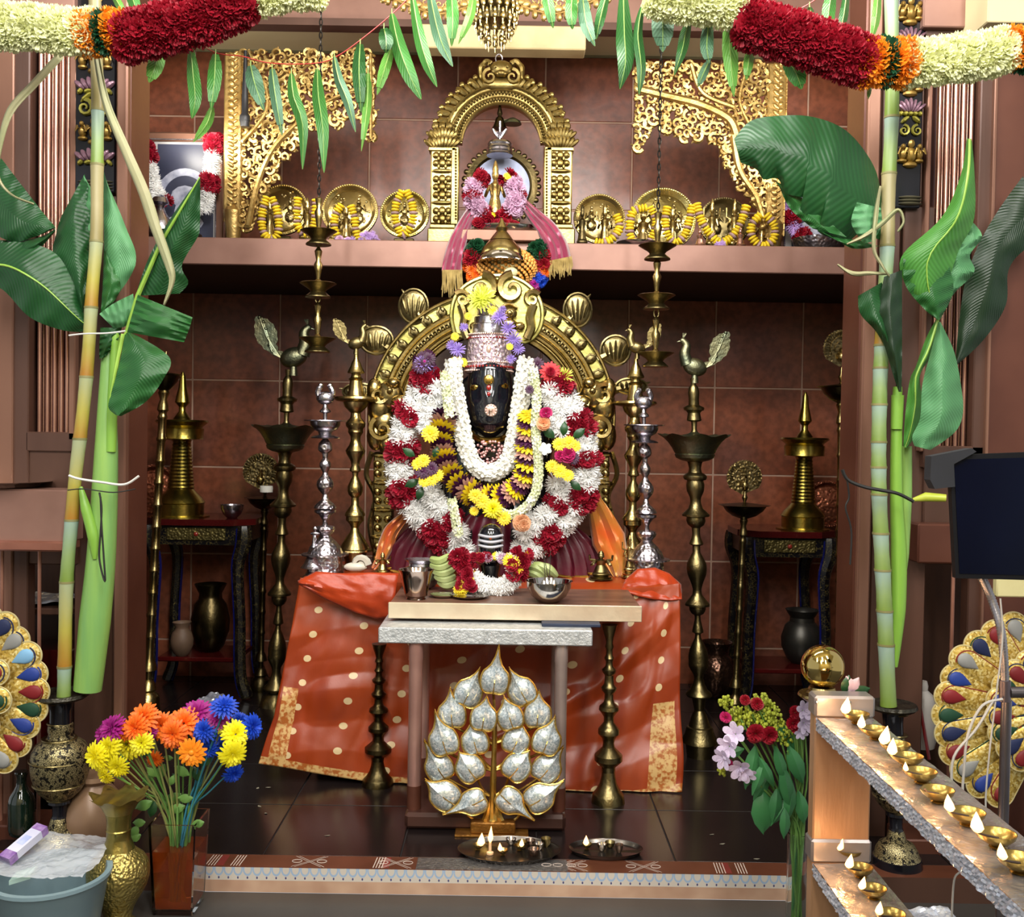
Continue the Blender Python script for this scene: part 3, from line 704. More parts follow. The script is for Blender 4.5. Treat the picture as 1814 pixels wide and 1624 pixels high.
# --- candlesticks in front of the altar
def stick(xb, ytop, ybase, Y, label, w=1.):
    H_ = ybase-ytop; rows = []
    tp = [(0, 14), (.03, 12), (.07, 8), (.10, 6), (.125, 8), (.14, 6), (.17, 6), (.19, 9), (.21, 6), (.235, 7), (.255, 13), (.27, 12), (.285, 8), (.31, 8), (.335, 9), (.355, 14), (.37, 13), (.39, 8), (.42, 8), (.44, 10), (.46, 17), (.48, 18), (.50, 13), (.52, 9), (.55, 9), (.57, 14), (.59, 19), (.615, 19), (.64, 12), (.665, 10), (.69, 11)]
    cl_ = [(.71, 17), (.735, 25), (.765, 25), (.785, 19), (.80, 13), (.83, 12)]
    bs = [(.86, 13), (.90, 16), (.935, 22), (.95, 26), (.96, 28), (1, 30)]
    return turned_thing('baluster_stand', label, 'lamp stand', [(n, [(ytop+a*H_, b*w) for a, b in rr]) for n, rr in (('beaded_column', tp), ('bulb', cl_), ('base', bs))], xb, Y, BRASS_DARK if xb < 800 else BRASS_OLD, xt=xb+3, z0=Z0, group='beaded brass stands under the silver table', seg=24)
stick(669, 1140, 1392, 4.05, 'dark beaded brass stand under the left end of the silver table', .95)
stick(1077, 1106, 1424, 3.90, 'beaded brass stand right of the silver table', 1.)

# --- copper plates leaning on the wall behind the taborets
def disc_plate(name, xc, yc, r, Y, m, label, cat='plate', group=None, tilt=.12, relief='rings', thick=.02, squash=1.):
    c = V(xc, yc, Y); k = PX(Y); R_ = r*k; rt = thing(name, label, cat, (c.x, Y+R_*tilt, c.z-R_), group)
    M = Matrix.Rotation(pi/2-tilt, 3, 'X')
    def tr(mb):
        mb.v = [tuple(Vector((c.x, Y, c.z))+M@Vector(v)) for v in mb.v]; return mb
    p = MB(); p.lathe([(R_*.97, -.008), (R_, -.002), (R_*.985, .010), (R_*.9, .012), (R_*.82, .004), (R_*.78, .0), (R_*.72, .004), (.0, .006)], seg=48); tr(p).build('dish', m, rt)
    b = MB()
    n = max(24, int(2*pi*r/4.2))
    for i in range(n):
        t = 2*pi*i/n; b.ball((R_*.945*cos(t), R_*.945*sin(t), .012), R_*.035, 4, 5)
    tr(b).build('beaded_rim', m, rt)
    return rt, tr, R_
ECOP = mat('embossed_copper', '#a5674c', '#7a4330', .3, .9, 20, .9, 60, vor=True)
for xc, r_, Yq, zt_, lab in ((272, 44, 5.58, ztl, 'round embossed copper plate behind the left ribbed lamp'), (1466, 42, 5.5, ztr, 'round embossed copper plate behind the right ribbed lamp')):
    y = 800.
    while V(xc, y, Yq).z-r_*PX(Yq)*.995 > zt_: y += .5
    disc_plate('copper_plate', xc, y, r_, Yq, ECOP, lab, group='copper plates behind the lamps')

# --- odds and ends around the taborets
def bowl(name, xc, yt, hw, h, Y, z0, m, label, cat='bowl', group=None, kind='bowl'):
    k = PX(Y); c = V(xc, yt+h, Y); rt = thing(name, label, cat, (c.x, Y, z0), group); k2 = k
    pf = {'bowl': [(.38, 0), (.45, .02), (.78, .3), (.98, .7), (1, .97), (1.06, 1), (1.0, .99), (.93, .7), (.7, .3), (.0, .12)],
          'cup': [(.55, 0), (.5, .04), (.55, .1), (.62, .12), (.82, .7), (.88, .86), (1.0, 1), (.95, .99), (.8, .8), (.6, .2), (0, .16)],
          'pot': [(.45, 0), (.7, .08), (.97, .3), (1.0, .48), (.82, .7), (.6, .78), (.58, .86), (.82, 1), (.76, .99), (.52, .86), (.5, .7), (0, .6)],
          'plate': [(.7, 0), (.8, .2), (.97, .8), (1, 1), (.96, .9), (.78, .35), (0, .25)]}[kind]
    mb = MB(); mb.lathe([(a*hw*k2, b*h*k2+z0) for a, b in pf], (c.x, Y, 0), 32); mb.build('vessel', m, rt); return rt
bowl('glass_bowl', 411, 892, 20, 24, ytl-.1, ztl, SILVER, 'small shiny silver bowl on the left dark stand')
bowl('brass_pot', 285, 1062, 26, 50, ytl, Z0+.215+.16, BRASS_OLD, 'small green tinged brass pot under the left dark stand', kind='pot') if False else None
bowl('brass_pot', 372, 1060, 34, 120, ytl, Z0+.215, BRASS_DARK, 'dark brass pot on the lower shelf of the left dark stand', 'pot', kind='pot')
bowl('clay_jar', 322, 1100, 20, 60, ytl-.12, Z0+.215, mat('tan_clay', '#6a5240', '#54402f', .6), 'tan clay jar on the lower shelf of the left stand', 'jar', kind='pot')
bowl('tin_pot', 1420, 1045, 36, 95, ytr, Z0+.215, mat('dark_tin', '#4a4843', '#34322e', .4, .8), 'dark tin pot on the lower shelf of the right dark stand', 'pot', kind='pot')
PLASTIC = mat('clear_plastic_wrap', '#b9bcc8', '#8f93a3', .1, .3, 14, 1., 16)
def crumple(name, x0, y0, x1, y1, Y, D, z0, label, cat, m=PLASTIC, amp=.02, h=0.02, seed=1, group=None, n=26):
    a = V(x0, (y0+y1)/2, Y); b = V(x1, (y0+y1)/2, Y)
    def fn(u, v):
        x = a.x+(b.x-a.x)*u; y = Y+D*v; q = noise.noise(Vector((x*14+seed, y*14, seed)))+.5*abs(noise.noise(Vector((x*33, y*33, seed+3))))
        e = min(u, 1-u, v, 1-v); ed = min(1, e*6)
        return (x+.01*q, y, z0+h*ed+amp*(.5+q)*ed+.002)
    mb = MB(); mb.grid(fn, n, n); return single(mb, name, m, label, cat, group, smooth=False)
crumple('plastic_wrap', 335, 1195, 395, 1245, 4.95, .16, Z0, 'crumpled clear plastic bag on the floor by the left stand', 'plastic bag', h=.05, amp=.05)
bowl('copper_pot', 1268, 1130, 34, 100, 5.5, Z0, mat('hammered_copper_pot', '#6e5142', '#4d372c', .25, .9, 20, .6, 60, vor=True), 'dark copper pot on the floor beside the right dark stand', 'pot', kind='pot')
# ================================================================ things on the shelf
def rnd(a, b): return random.uniform(a, b)
def inpoly(x, y, P):
    c = False; j = len(P)-1
    for i in range(len(P)):
        if (P[i][1] > y) != (P[j][1] > y) and x < (P[j][0]-P[i][0])*(y-P[i][1])/(P[j][1]-P[i][1])+P[i][0]: c = not c
        j = i
    return c
def scrollpanel(name, label, poly, col, Y, vines, seed, foot):
    random.seed(seed); k = PX(Y); rt = thing(name, label, 'carving', (V((col[0]+col[1])/2, 420, Y).x, Y, ZS), 'gilded openwork corner carvings')
    mb = MB(); a = V(col[0], col[2], Y); b = V(col[1], col[3], Y); mb.bbox((a.x, Y-.01, b.z), (b.x, Y+.04, a.z), .008); mb.build('border_post', GOLD, rt)
    e = MB(); n = int((a.z-b.z)/.032)
    for i in range(n):
        z = b.z+(i+.5)*(a.z-b.z)/n; xm = (a.x+b.x)/2
        e.ball((xm-.008, Y-.012, z), (.02, .008, .011), 5, 8, Matrix.Rotation(.7, 3, 'Y')); e.ball((xm+.014, Y-.012, z+.012), (.014, .008, .008), 5, 8, Matrix.Rotation(-.6, 3, 'Y'))
        e.tube([(b.x-.006, Y-.014, z-.014), (b.x-.006, Y-.014, z+.014)], .004, 5)
    e.build('border_leaves', GOLD, rt)
    f = MB(); xm = (a.x+b.x)/2
    fz = b.z; f.lathe([(.012, ZS-.0), (.03, ZS+.01), (.035, ZS+.03), (.045, fz+.02), (.05, fz+.06), (.02, fz+.1)], (xm, Y+.015, 0), 12); f.build('border_foot', GOLD, rt)
    s = MB(); pts = []; xs = [p[0] for p in poly]; ys = [p[1] for p in poly]; tries = 0
    while tries < 5200 and len(pts) < 420:
        tries += 1; x = rnd(min(xs), max(xs)); y = rnd(min(ys), max(ys))
        if not inpoly(x, y, poly): continue
        if min([(x-p[0])**2+(y-p[1])**2 for p in pts] or [1e9]) < 10.2**2: continue
        pts.append((x, y))
    for x, y in pts:
        c = V(x, y, Y); r = rnd(6.5, 9.5)*k; sg = random.choice((-1, 1)); a0 = rnd(0, 6.28)
        spiral(s, (c.x, c.z), r*1.15, 1.05, a0, sg, Y+rnd(0, .014), 1.9, .42, 11)
        q = a0+rnd(2, 4); s.ball((c.x+r*1.05*cos(q), Y+.004, c.z+r*1.05*sin(q)), (r*.5, .006, r*.2), 4, 6, Matrix.Rotation(-q, 3, 'Y'))
    for i in range(len(poly)):           # leafy edge along the free outline
        p, q = Vector((*poly[i], 0)), Vector((*poly[(i+1) % len(poly)], 0))
        if abs(p.y-q.y) < 1 and p.y < 96: continue
        L_ = (q-p).length
        for j in range(max(1, int(L_/9))):
            m_ = p.lerp(q, (j+.5)/max(1, int(L_/9))); c = V(m_.x, m_.y, Y); t = rnd(0, 3.1); s.ball((c.x, Y+.006, c.z), (.016, .009, .009), 4, 7, Matrix.Rotation(t, 3, 'Y'))
    o = s.build('scrollwork', GOLD, rt); o['kind'] = 'stuff'
    vmb = MB()
    for path, w0, w1 in vines:
        P = smoothpath([V(x, y, Y-.012) for x, y in path], 6); n = len(P); vmb.tube(P, [(w0+(w1-w0)*i/(n-1))*k for i in range(n)], 7)
        for p in P[::3]: vmb.ball(p, (w0*1.5*k, .008, w0*.9*k), 4, 6, Matrix.Rotation(rnd(0, 3), 3, 'Y'))
    vmb.build('vine', GOLD, rt)
    return rt
Lp = [(430, 93), (660, 93), (660, 246), (650, 250), (642, 212), (628, 200), (612, 205), (604, 228), (596, 226), (588, 205), (570, 205), (556, 228), (544, 222), (532, 232), (524, 262), (508, 280), (488, 286), (488, 318), (470, 334), (456, 350), (452, 384), (446, 402), (430, 412)]
scrollpanel('gilded_carving', 'gilded openwork carving in the left corner above the shelf', Lp, (398, 428, 93, 395), 5.0,
    [([(440, 400), (455, 330), (480, 270), (520, 225), (580, 180), (655, 150)], 6, 3), ([(430, 250), (470, 200), (470, 150), (440, 120)], 4, 2), ([(540, 210), (520, 150), (550, 110)], 4, 2), ([(657, 96), (657, 244)], 3, 3)], 3, None)
Rp = [(1128, 115), (1368, 115), (1368, 425), (1352, 400), (1342, 360), (1330, 345), (1312, 335), (1298, 300), (1285, 292), (1280, 262), (1262, 250), (1256, 232), (1242, 225), (1236, 245), (1222, 232), (1212, 250), (1200, 235), (1190, 222), (1180, 240), (1172, 220), (1160, 214), (1145, 245), (1128, 266)]
scrollpanel('gilded_carving', 'gilded openwork carving in the right corner above the shelf', Rp, (1361, 1389, 112, 420), 5.0,
    [([(1130, 158), (1180, 170), (1240, 185), (1290, 210), (1305, 240)], 7, 8), ([(1225, 116), (1245, 165), (1300, 190)], 4, 4), ([(1320, 130), (1310, 180), (1330, 225)], 3, 3), ([(1300, 240), (1310, 300), (1340, 350), (1355, 400)], 7, 4)], 5, None)

# --- flowers, one mesh per colour
FL = {}
def petal(mb, a, r0, r1, w, z0, z1, up=.3, ns=3):
    """one petal: narrow leaf along direction a from radius r0 to r1"""
    ca, sa = cos(a), sin(a); base = len(mb.v); prof = [(0, .45), (.35, .95), (.7, 1.), (.93, .6), (1, .12)]
    vs = []
    for t, ww in prof:
        r = r0+(r1-r0)*t; z = z0+(z1-z0)*t+up*sin(t*pi)*(r1-r0)*.35
        for s_ in (-1, 1): vs.append((ca*r-sa*w*ww*s_*.5, sa*r+ca*w*ww*s_*.5, z))
    mb.add(vs, [(2*i, 2*i+1, 2*i+3, 2*i+2) for i in range(len(prof)-1)])
def flowermesh(key, col1, col2=None, kind='mum', centre=None):
    if key in FL: return FL[key]
    random.seed(hash(key) % 1000 if False else len(FL)+11); mb = MB()
    m = mat('petal_'+key, col1, col2 or col1, .55, 0, 3, vary=.25, trans=.18)
    if kind == 'mum':                    # dense pompom
        for ring, (n, r1, z1, w_) in enumerate(((19, 1., .03, .2), (18, .9, .28, .2), (14, .72, .52, .19), (9, .46, .68, .17), (5, .25, .76, .14))):
            for i in range(n): petal(mb, 2*pi*(i+rnd(-.2, .2)+ring*.5)/n, .08, r1*rnd(.88, 1.06), w_, .0+ring*.1, z1*rnd(.85, 1.1), .5)
    elif kind == 'spiky':                # thin petals
        for ring, (n, r1, z1, w_) in enumerate(((16, 1., .08, .13), (14, .86, .4, .13), (10, .6, .68, .12))):
            for i in range(n): petal(mb, 2*pi*(i+rnd(-.3, .3))/n, .05, r1*rnd(.85, 1.1), w_, 0, z1*rnd(.8, 1.15), .3)
    elif kind == 'carnation':            # ruffled
        for ring, (n, r1, z1) in enumerate(((7, 1., .15), (7, .85, .45), (6, .6, .7), (4, .34, .82))):
            for i in range(n):
                a = 2*pi*(i+rnd(-.2, .2)+ring*.4)/n; ca, sa = cos(a), sin(a); R_ = r1*rnd(.9, 1.08); W_ = R_*.55; vs = []
                for t in (0, .5, 1):
                    for s_ in (-1, -.5, 0, .5, 1):
                        r = .05+R_*t*(1-.12*abs(s_)); z = ring*.06+z1*t+(.1*t if int(s_*2) % 2 else -.04*t)+rnd(-.03, .03)
                        x = r; y = s_*W_*t**.7*.9; vs.append((ca*x-sa*y, sa*x+ca*y, z))
                mb.add(vs, [(5*i_+j, 5*i_+j+1, 5*i_+j+6, 5*i_+j+5) for i_ in range(2) for j in range(4)])
    elif kind == 'daisy':
        for ring, (n, r1, z1, w_) in enumerate(((17, 1., .0, .26), (14, .85, .14, .24), (10, .55, .26, .2))):
            for i in range(n): petal(mb, 2*pi*(i+rnd(-.2, .2)+ring*.5)/n, .1, r1*rnd(.9, 1.05), w_, ring*.06, z1+rnd(-.05, .06), .25)
        mb.ball((0, 0, .16), (.2, .2, .12), 5, 9)
    elif kind == 'disc':                 # threaded blossom seen on its side
        n = 14; vs = []
        for z, r in ((-.35, .55), (-.2, .95), (.0, 1.05), (.2, .95), (.35, .55)):
            for i in range(n): vs.append((r*(1+.07*(-1)**i)*cos(2*pi*i/n), r*(1+.07*(-1)**i)*sin(2*pi*i/n), z))
        mb.add(vs, [(a*n+i, a*n+(i+1) % n, (a+1)*n+(i+1) % n, (a+1)*n+i) for a in range(4) for i in range(n)])
    elif kind == 'bud':
        for i in range(5):
            a = 2*pi*i/5; petal(mb, a, .0, 1., .7, 0, .55, .4)
        mb.ball((0, 0, -.1), (.2, .2, .5), 4, 6)
    FL[key] = mb.mesh('blossom_'+key, m, True, ang=70); return FL[key]
flowermesh('white', '#f1f1ee', '#fafaf8', 'spiky'); flowermesh('red', '#8f0c22', '#a81432', 'carnation'); flowermesh('yellow', '#e6c60f', '#f0da2a', 'daisy')
flowermesh('purple', '#360a2e', '#4a1240', 'daisy'); flowermesh('peach', '#c79a8b', '#b98878', 'daisy'); flowermesh('violet', '#9d86cc', '#8a6fc0', 'spiky')
flowermesh('lime', '#d9df55', '#c9d040', 'spiky'); flowermesh('cream', '#eef0b4', '#f4f6cc', 'carnation'); flowermesh('crimson', '#8c0a1e', '#a31028', 'carnation')
flowermesh('orange', '#ee8110', '#f39a20', 'carnation'); flowermesh('darkgreen', '#0c3b22', '#0f4d2a', 'carnation'); flowermesh('jasmine', '#eceadd', '#f6f5ee', 'bud')
flowermesh('jasmine_bud', '#d2d8a4', '#dfe3c0', 'bud'); flowermesh('yband', '#dcb912', '#e8cb2a', 'disc'); flowermesh('lband', '#a58578', '#9c7f88', 'disc'); flowermesh('pink', '#dcb9d0', '#cfa6c2', 'carnation')
flowermesh('lilac', '#c9a8dc', '#b894d2', 'spiky'); flowermesh('blue', '#1b4fd2', '#1440b8', 'mum'); flowermesh('magenta', '#b01f8c', '#9c1a7c', 'mum'); flowermesh('bigorange', '#f0660e', '#f27d1e', 'mum'); flowermesh('bigyellow', '#efe40d', '#f4ea2c', 'mum')
flowermesh('rosepink', '#c22a6c', '#b01e5e', 'carnation'); flowermesh('peachrose', '#e8b48a', '#dd9f75', 'carnation'); flowermesh('grassgreen', '#2c6a2a', '#3a7d33', 'bud'); flowermesh('hibiscus', '#c4121c', '#d9202a', 'daisy'); flowermesh('greenbead', '#1c6b3a', '#24804a', 'disc')

def strung(name, label, path, Y, r, seq, step, group=None, cat='garland', dz=0.):
    """blossoms threaded side by side along a path of pixels"""
    P = smoothpath([V(x, y, Y+(p[0] if p else 0)) for x, y, *p in path], 6); k = PX(Y)
    E = evenly(P, step*k); lo = min(E, key=lambda e: e[0].z)[0]
    rt = thing(name, label, cat, lo-Vector((0, 0, r*k)), group)
    for i, (p, t) in enumerate(E):
        key = seq[i % len(seq)]; rot = facing(t if 'band' in key or 'bead' in key else t*.8+Vector((0, -.6, .0)), rnd(0, 6)); s_ = r*k*rnd(.9, 1.08)
        place('blossom', FL[key], rt, p, rot, (s_, s_, s_*1.0 if 'band' in key else s_))
    th = MB(); th.tube([e[0] for e in E], .0015, 4); th.build('thread', mat('thread', '#7b6a3a'), rt)
    return rt
def garland(name, label, path, Y, R_, rf, colours, step, group=None, front=True, cat='garland', around=6, squash=1., jitter=.15, tilt=0.):
    """flowers set round a rope; colours(u) gives the flower at fraction u"""
    P = smoothpath([V(x, y, Y+(p[0] if p else 0)) for x, y, *p in path], 6); k = PX(Y); E = evenly(P, step*k); n = len(E)
    lo = min(E, key=lambda e: e[0].z)[0]; rt = thing(name, label, cat, lo-Vector((0, 0, R_*k)), group)
    co_ = MB(); co_.tube([e[0] for e in E], R_*k*.62, 8); co_.build('rope', mat('leafy_rope', '#5b6b3a', '#3f4f2a', .8), rt)
    for i, (p, t) in enumerate(E):
        u = i/(n-1); side = t.cross(Vector((0, 1, 0)));
        if side.length < .01: side = Vector((1, 0, 0))
        side.normalize(); fr = side.cross(t).normalized()
        if fr.y > 0: fr = -fr
        for j in range(around):
            a = (j+.5*(i % 2))/around*2*pi+rnd(-jitter, jitter)
            d = fr*cos(a)+side*sin(a)
            if front and d.y > .45: continue
            key = colours(u)
            if key is None: continue
            rr = rf if isinstance(rf, (int, float)) else rf[key]
            place('flower', FL[key], rt, p+d*(R_*k*.6*squash)+t*rnd(-.3, .3)*step*k, facing(d+t*tilt, rnd(0, 6)), rr*k*rnd(.88, 1.12))
    return rt

# --- relief plates on the shelf
def relief(rt, tr, R_, m, seed, n=2):
    random.seed(seed); b = MB()
    for i in range(n):
        x = (i-(n-1)/2)*R_*.62
        b.ball((x, -R_*.28, .01), (R_*.2, R_*.24, .014), 6, 10); b.ball((x, R_*.05, .012), (R_*.13, R_*.16, .014), 6, 8); b.ball((x, R_*.28, .013), (R_*.085, R_*.1, .012), 6, 8); b.ball((x, R_*.42, .01), (R_*.05, R_*.09, .008), 5, 8)
        for s_ in (-1, 1): b.tube([(x+s_*R_*.12, R_*.12, .012), (x+s_*R_*.26, -R_*.02, .012), (x+s_*R_*.2, R_*.2, .012)], R_*.035, 5)
    for i in range(18):
        a = rnd(0, 6.28); q = rnd(.45, .7)*R_; b.ball((q*cos(a), q*sin(a), .006), R_*rnd(.03, .06), 4, 6)
    tr(b).build('relief_figures', m, rt)
plates = [(500, 372, 47, 5.14, 'leftmost embossed brass plate standing on the shelf by the gilded carving'), (620, 374, 50, 5.12, 'large embossed brass plate second from the left on the shelf'), (717, 379, 44, 5.14, 'embossed brass plate just left of the small brass arch'),
          (1062, 388, 46, 5.14, 'embossed brass plate just right of the small brass arch'), (1175, 388, 58, 5.16, 'largest embossed brass plate right of the arch behind the hanging lamp'), (1283, 394, 46, 5.12, 'embossed brass plate nearest the right gilded carving')]
for i, (x, y, r, Y, lab) in enumerate(plates):
    y_ = V(x, y, Y).z; rt, tr, R_ = disc_plate('brass_plate', x, y, r, Y+.05, BRASS_OLD if i == 5 else GOLD_PALE if i in (2, 4) else BRASS, lab, group='embossed brass plates on the shelf', tilt=.16)
    relief(rt, tr, R_, BRASS_ENG if i != 5 else BRASS_OLD, i+1, 2 if i != 2 else 1)
    # small stand to hold the plate
    st = MB(); c = V(x, y, Y+.05); st.bbox((c.x-.05, Y+.02, ZS), (c.x+.05, Y+.1, max(ZS+.012, c.z-R_*1.0)), .004); st.build('plate_stand', BRASS_DARK, rt)
def figurine(name, label, x, yt, h, w_, Y, m, group='small brass deity figures on the shelf', z0=None, arms=True, cat='statue'):
    k = PX(Y); top = V(x, yt, Y); z0 = ZS if z0 is None else z0; H_ = top.z-z0; c = Vector((top.x, Y, z0)); W_ = w_*k
    rt = thing(name, label, cat, c, group); b = MB()
    b.lathe([(W_*.62, 0), (W_*.66, H_*.02), (W_*.55, H_*.06), (W_*.6, H_*.1), (W_*.5, H_*.12)], c, 16); b.build('pedestal', m, rt)
    f = MB(); f.lathe([(W_*.42, H_*.11), (W_*.45, H_*.18), (W_*.36, H_*.3), (W_*.3, H_*.42), (W_*.22, H_*.5), (W_*.3, H_*.6), (W_*.33, H_*.66), (W_*.14, H_*.7), (W_*.1, H_*.73), (W_*.17, H_*.77), (W_*.18, H_*.82), (W_*.15, H_*.86), (W_*.17, H_*.88), (W_*.12, H_*.94), (W_*.04, H_)], c, 14)
    if arms:
        for s_ in (-1, 1):
            f.tube([c+Vector((s_*W_*.3, 0, H_*.64)), c+Vector((s_*W_*.5, -W_*.1, H_*.5)), c+Vector((s_*W_*.42, -W_*.4, H_*.56))], [W_*.1, W_*.08, W_*.06], 7)
            f.tube([c+Vector((s_*W_*.3, 0, H_*.64)), c+Vector((s_*W_*.58, W_*.05, H_*.68)), c+Vector((s_*W_*.6, 0, H_*.84))], [W_*.1, W_*.07, W_*.06], 7)
    f.ball(c+Vector((0, -W_*.3, H_*.2)), (W_*.5, W_*.25, H_*.07), 6, 10); f.build('figure', m, rt)
    return rt
figs = [(478, 352, 24, 5.03, 'leftmost small brass deity in a yellow garland'), (545, 350, 26, 5.03, 'small brass deity between the first and second plates'), (592, 366, 20, 5.03, 'small brass deity at the left edge of the second plate'), (614, 362, 22, 5.0, 'small brass deity in front of the second plate'),
        (1032, 362, 20, 5.0, 'small dark brass deity right beside the small arch'), (1072, 360, 24, 5.04, 'small brass deity before the plate right of the arch'), (1140, 368, 32, 5.03, 'stout brass deity in a garland left of the hanging lamp'), (1192, 364, 26, 5.03, 'small brass deity right of the hanging lamp'),
        (1262, 352, 24, 5.03, 'left of two brass deities before the right plate'), (1302, 352, 24, 5.03, 'right of two brass deities before the right plate'), (1350, 378, 22, 5.02, 'small brass deity ringed by a yellow garland at the right end')]
for x, y, w_, Y, lab in figs: figurine('deity_figurine', lab, x, y, 0, w_, Y, BRASS if x != 1032 else BRASS_DARK)
for x, y in ((1240, 418), (1312, 416)): figurine("copper_pot", 'small pink copper pot with knob %s the long yellow garland' % ('left under' if x < 1300 else 'right under'), x, y-14, 0, 18, 4.88, COPPER_PIPE, 'little copper pots on the shelf', arms=False, cat='pot')
YS = ['yband', 'yband', 'yband', 'lband']
G_ = 'yellow and lilac flower garlands on the shelf'
def U(name, pts, lab, r=8.5): strung('flower_garland', lab, pts, 4.93, r*.84, YS, 5.6, G_)
U('', [(472, 350), (465, 375), (464, 400), (470, 418), (482, 424), (492, 416), (494, 395), (490, 370), (482, 352)], 'yellow garland around the leftmost brass figure')
U('', [(528, 352), (526, 380), (528, 402), (540, 415), (553, 408), (558, 385), (560, 355)], 'yellow garland around the second brass figure', 8)
U('', [(604, 364), (594, 380), (592, 402), (598, 420)], 'short yellow garland on the left side of the second plate', 8.5)
U('', [(622, 366), (628, 385), (630, 405), (634, 422)], 'short yellow garland on the right side of the second plate', 8.5)
U('', [(712, 340), (702, 360), (700, 385), (706, 405), (714, 418), (726, 405), (732, 385), (730, 360), (720, 340)], 'yellow garland looped on the plate left of the arch', 8.5)
U('', [(1092, 382), (1098, 400), (1088, 420), (1070, 430), (1056, 428)], 'yellow garland curving under the plate right of the arch', 9)
U('', [(1144, 368), (1122, 374), (1116, 395), (1116, 415), (1120, 426)], 'yellow garland left side of the stout brass deity', 9)
U('', [(1152, 368), (1160, 385), (1160, 405), (1152, 425)], 'yellow garland right side of the stout brass deity', 7.5)
U('', [(1182, 368), (1178, 390), (1182, 415), (1196, 430), (1212, 418), (1220, 395), (1226, 365)], 'yellow garland looped on the largest plate right of the hanging lamp', 8.5)
U('', [(1234, 362), (1242, 390), (1258, 415), (1276, 430), (1296, 420), (1312, 395), (1322, 366)], 'widest yellow garland hanging before the right plate', 9)
U('', [(1346, 382), (1332, 398), (1332, 420), (1350, 436), (1370, 425), (1372, 400), (1358, 382)], 'round yellow garland at the right end of the shelf', 9)
def heap(name, label, x, y, w_, h_, Y, key, n, r, cat='flowers', group=None, z0=None):
    k = PX(Y); c = V(x, y, Y); z0 = ZS if z0 is None else z0; rt = thing(name, label, cat, (c.x, Y, z0), group)
    for i in range(n):
        dx_ = rnd(-1, 1)*w_*k; dz = rnd(0, 1)*h_*k*(1-abs(dx_)/(w_*k+1e-6)*.6); place('flower', FL[key if isinstance(key, str) else random.choice(key)], rt, (c.x+dx_, Y-rnd(0, .03), z0+r*k*.6+dz), facing((rnd(-.5, .5), -1, rnd(0, .8)), rnd(0, 6)), r*k*rnd(.85, 1.15))
    return rt
heap('flower_heap', 'lilac blossoms heaped before the second brass plate', 655, 415, 20, 22, 4.9, 'lilac', 16, 6)
heap('flower_heap', 'few pink and lilac blossoms under the second plate garland', 612, 424, 16, 6, 4.88, ['lilac', 'pink'], 7, 6)
heap('flower_heap', 'single lilac blossom hanging in the widest garland', 1276, 425, 5, 8, 4.88, 'lilac', 4, 7)
bowl('silver_bowl', 1128, 428, 36, 9, 4.86, ZS, SILVER, 'low silver tray beside the hanging lamp on the shelf', 'tray', kind='plate')
bowl('silver_dish', 1452, 408, 48, 26, 4.95, ZS, SILVER_ENG, 'fluted silver dish at the right end of the shelf', 'dish', kind='plate')

# --- framed photographs of a shrine statue
def framed(nm, label, x0, y0, x1, y1, Y, flip):
    k = PX(Y); a = V(x0, (y0+y1)/2, Y); b = V(x1, (y0+y1)/2, Y); zt = V((x0+x1)/2, y0, Y).z; xm = (a.x+b.x)/2; w_ = b.x-a.x; H_ = zt-ZS
    rt = thing(nm, label, 'picture', (xm, Y, ZS), 'framed deity photographs'); f = MB(); t = .045
    f.bbox((a.x, Y, zt-t), (b.x, Y+.03, zt), .008); f.bbox((a.x, Y, ZS), (b.x, Y+.03, ZS+t), .008); f.bbox((a.x, Y, ZS+t), (a.x+t, Y+.03, zt-t), .008); f.bbox((b.x-t, Y, ZS+t), (b.x, Y+.03, zt-t), .008); f.build('frame', COPPER, rt)
    i1 = MB(); q = t-.008; i1.tube([(a.x+q, Y-.004, ZS+q), (b.x-q, Y-.004, ZS+q), (b.x-q, Y-.004, zt-q), (a.x+q, Y-.004, zt-q), (a.x+q, Y-.004, ZS+q)], .005, 5); i1.build('inner_moulding', SILVER, rt)
    p = MB(); p.box((a.x+t, Y+.018, ZS+t), (b.x-t, Y+.024, zt-t)); p.build('mount', mat('pale_mount', '#b9b6b4', '#a8a6a6', .5), rt, False)
    g = MB(); g.box((a.x+t+.035, Y+.015, ZS+t), (b.x-t-.01, Y+.018, zt-t-.012)); g.build('print', mat('dark_blue_grey_print', '#3c3f52', '#33364a', .35), rt, False)
    s = MB(); cz = ZS+H_*.44; r_ = w_*.23
    ring = []
    for i in range(25): t_ = radians(-30)+radians(240)*i/24; ring.append((xm+.01+r_*1.35*cos(t_), Y+.0135, cz+r_*1.45*sin(t_)))
    s.tube(ring, r_*.22, 6, True, .12)
    s.ball((xm+.01, Y+.014, cz+r_*.15), (r_*.75, .003, r_*.6), 6, 14); s.ball((xm+.01, Y+.013, cz-r_*.6), (r_*.55, .003, r_*.55), 6, 14); s.ball((xm+.01, Y+.013, cz-r_*1.2), (r_*1.0, .003, r_*.45), 6, 14)
    s.build('printed_statue', mat('grey_print_statue', '#c2c5d4', '#8f93aa', .4, nscale=30), rt)
    return rt
framed('framed_picture', 'copper framed blue-grey deity photograph at the left end of the shelf', 249, 234, 396, 420, 5.16, 1)
framed('framed_picture', 'framed deity photograph half hidden by the right banana leaf', 1378, 250, 1500, 430, 5.16, -1)
def wr(u): return 'red' if u % 1 < .22 or .62 < u < .75 else 'white'
garland('flower_garland', 'white and red garland on the left side of the framed photograph', [(258, 262), (266, 300), (274, 335), (292, 362)], 5.06, 11, 12, lambda u: 'red' if u < .28 or u > .9 else 'white', 11, 'garlands on the framed photographs', around=5)
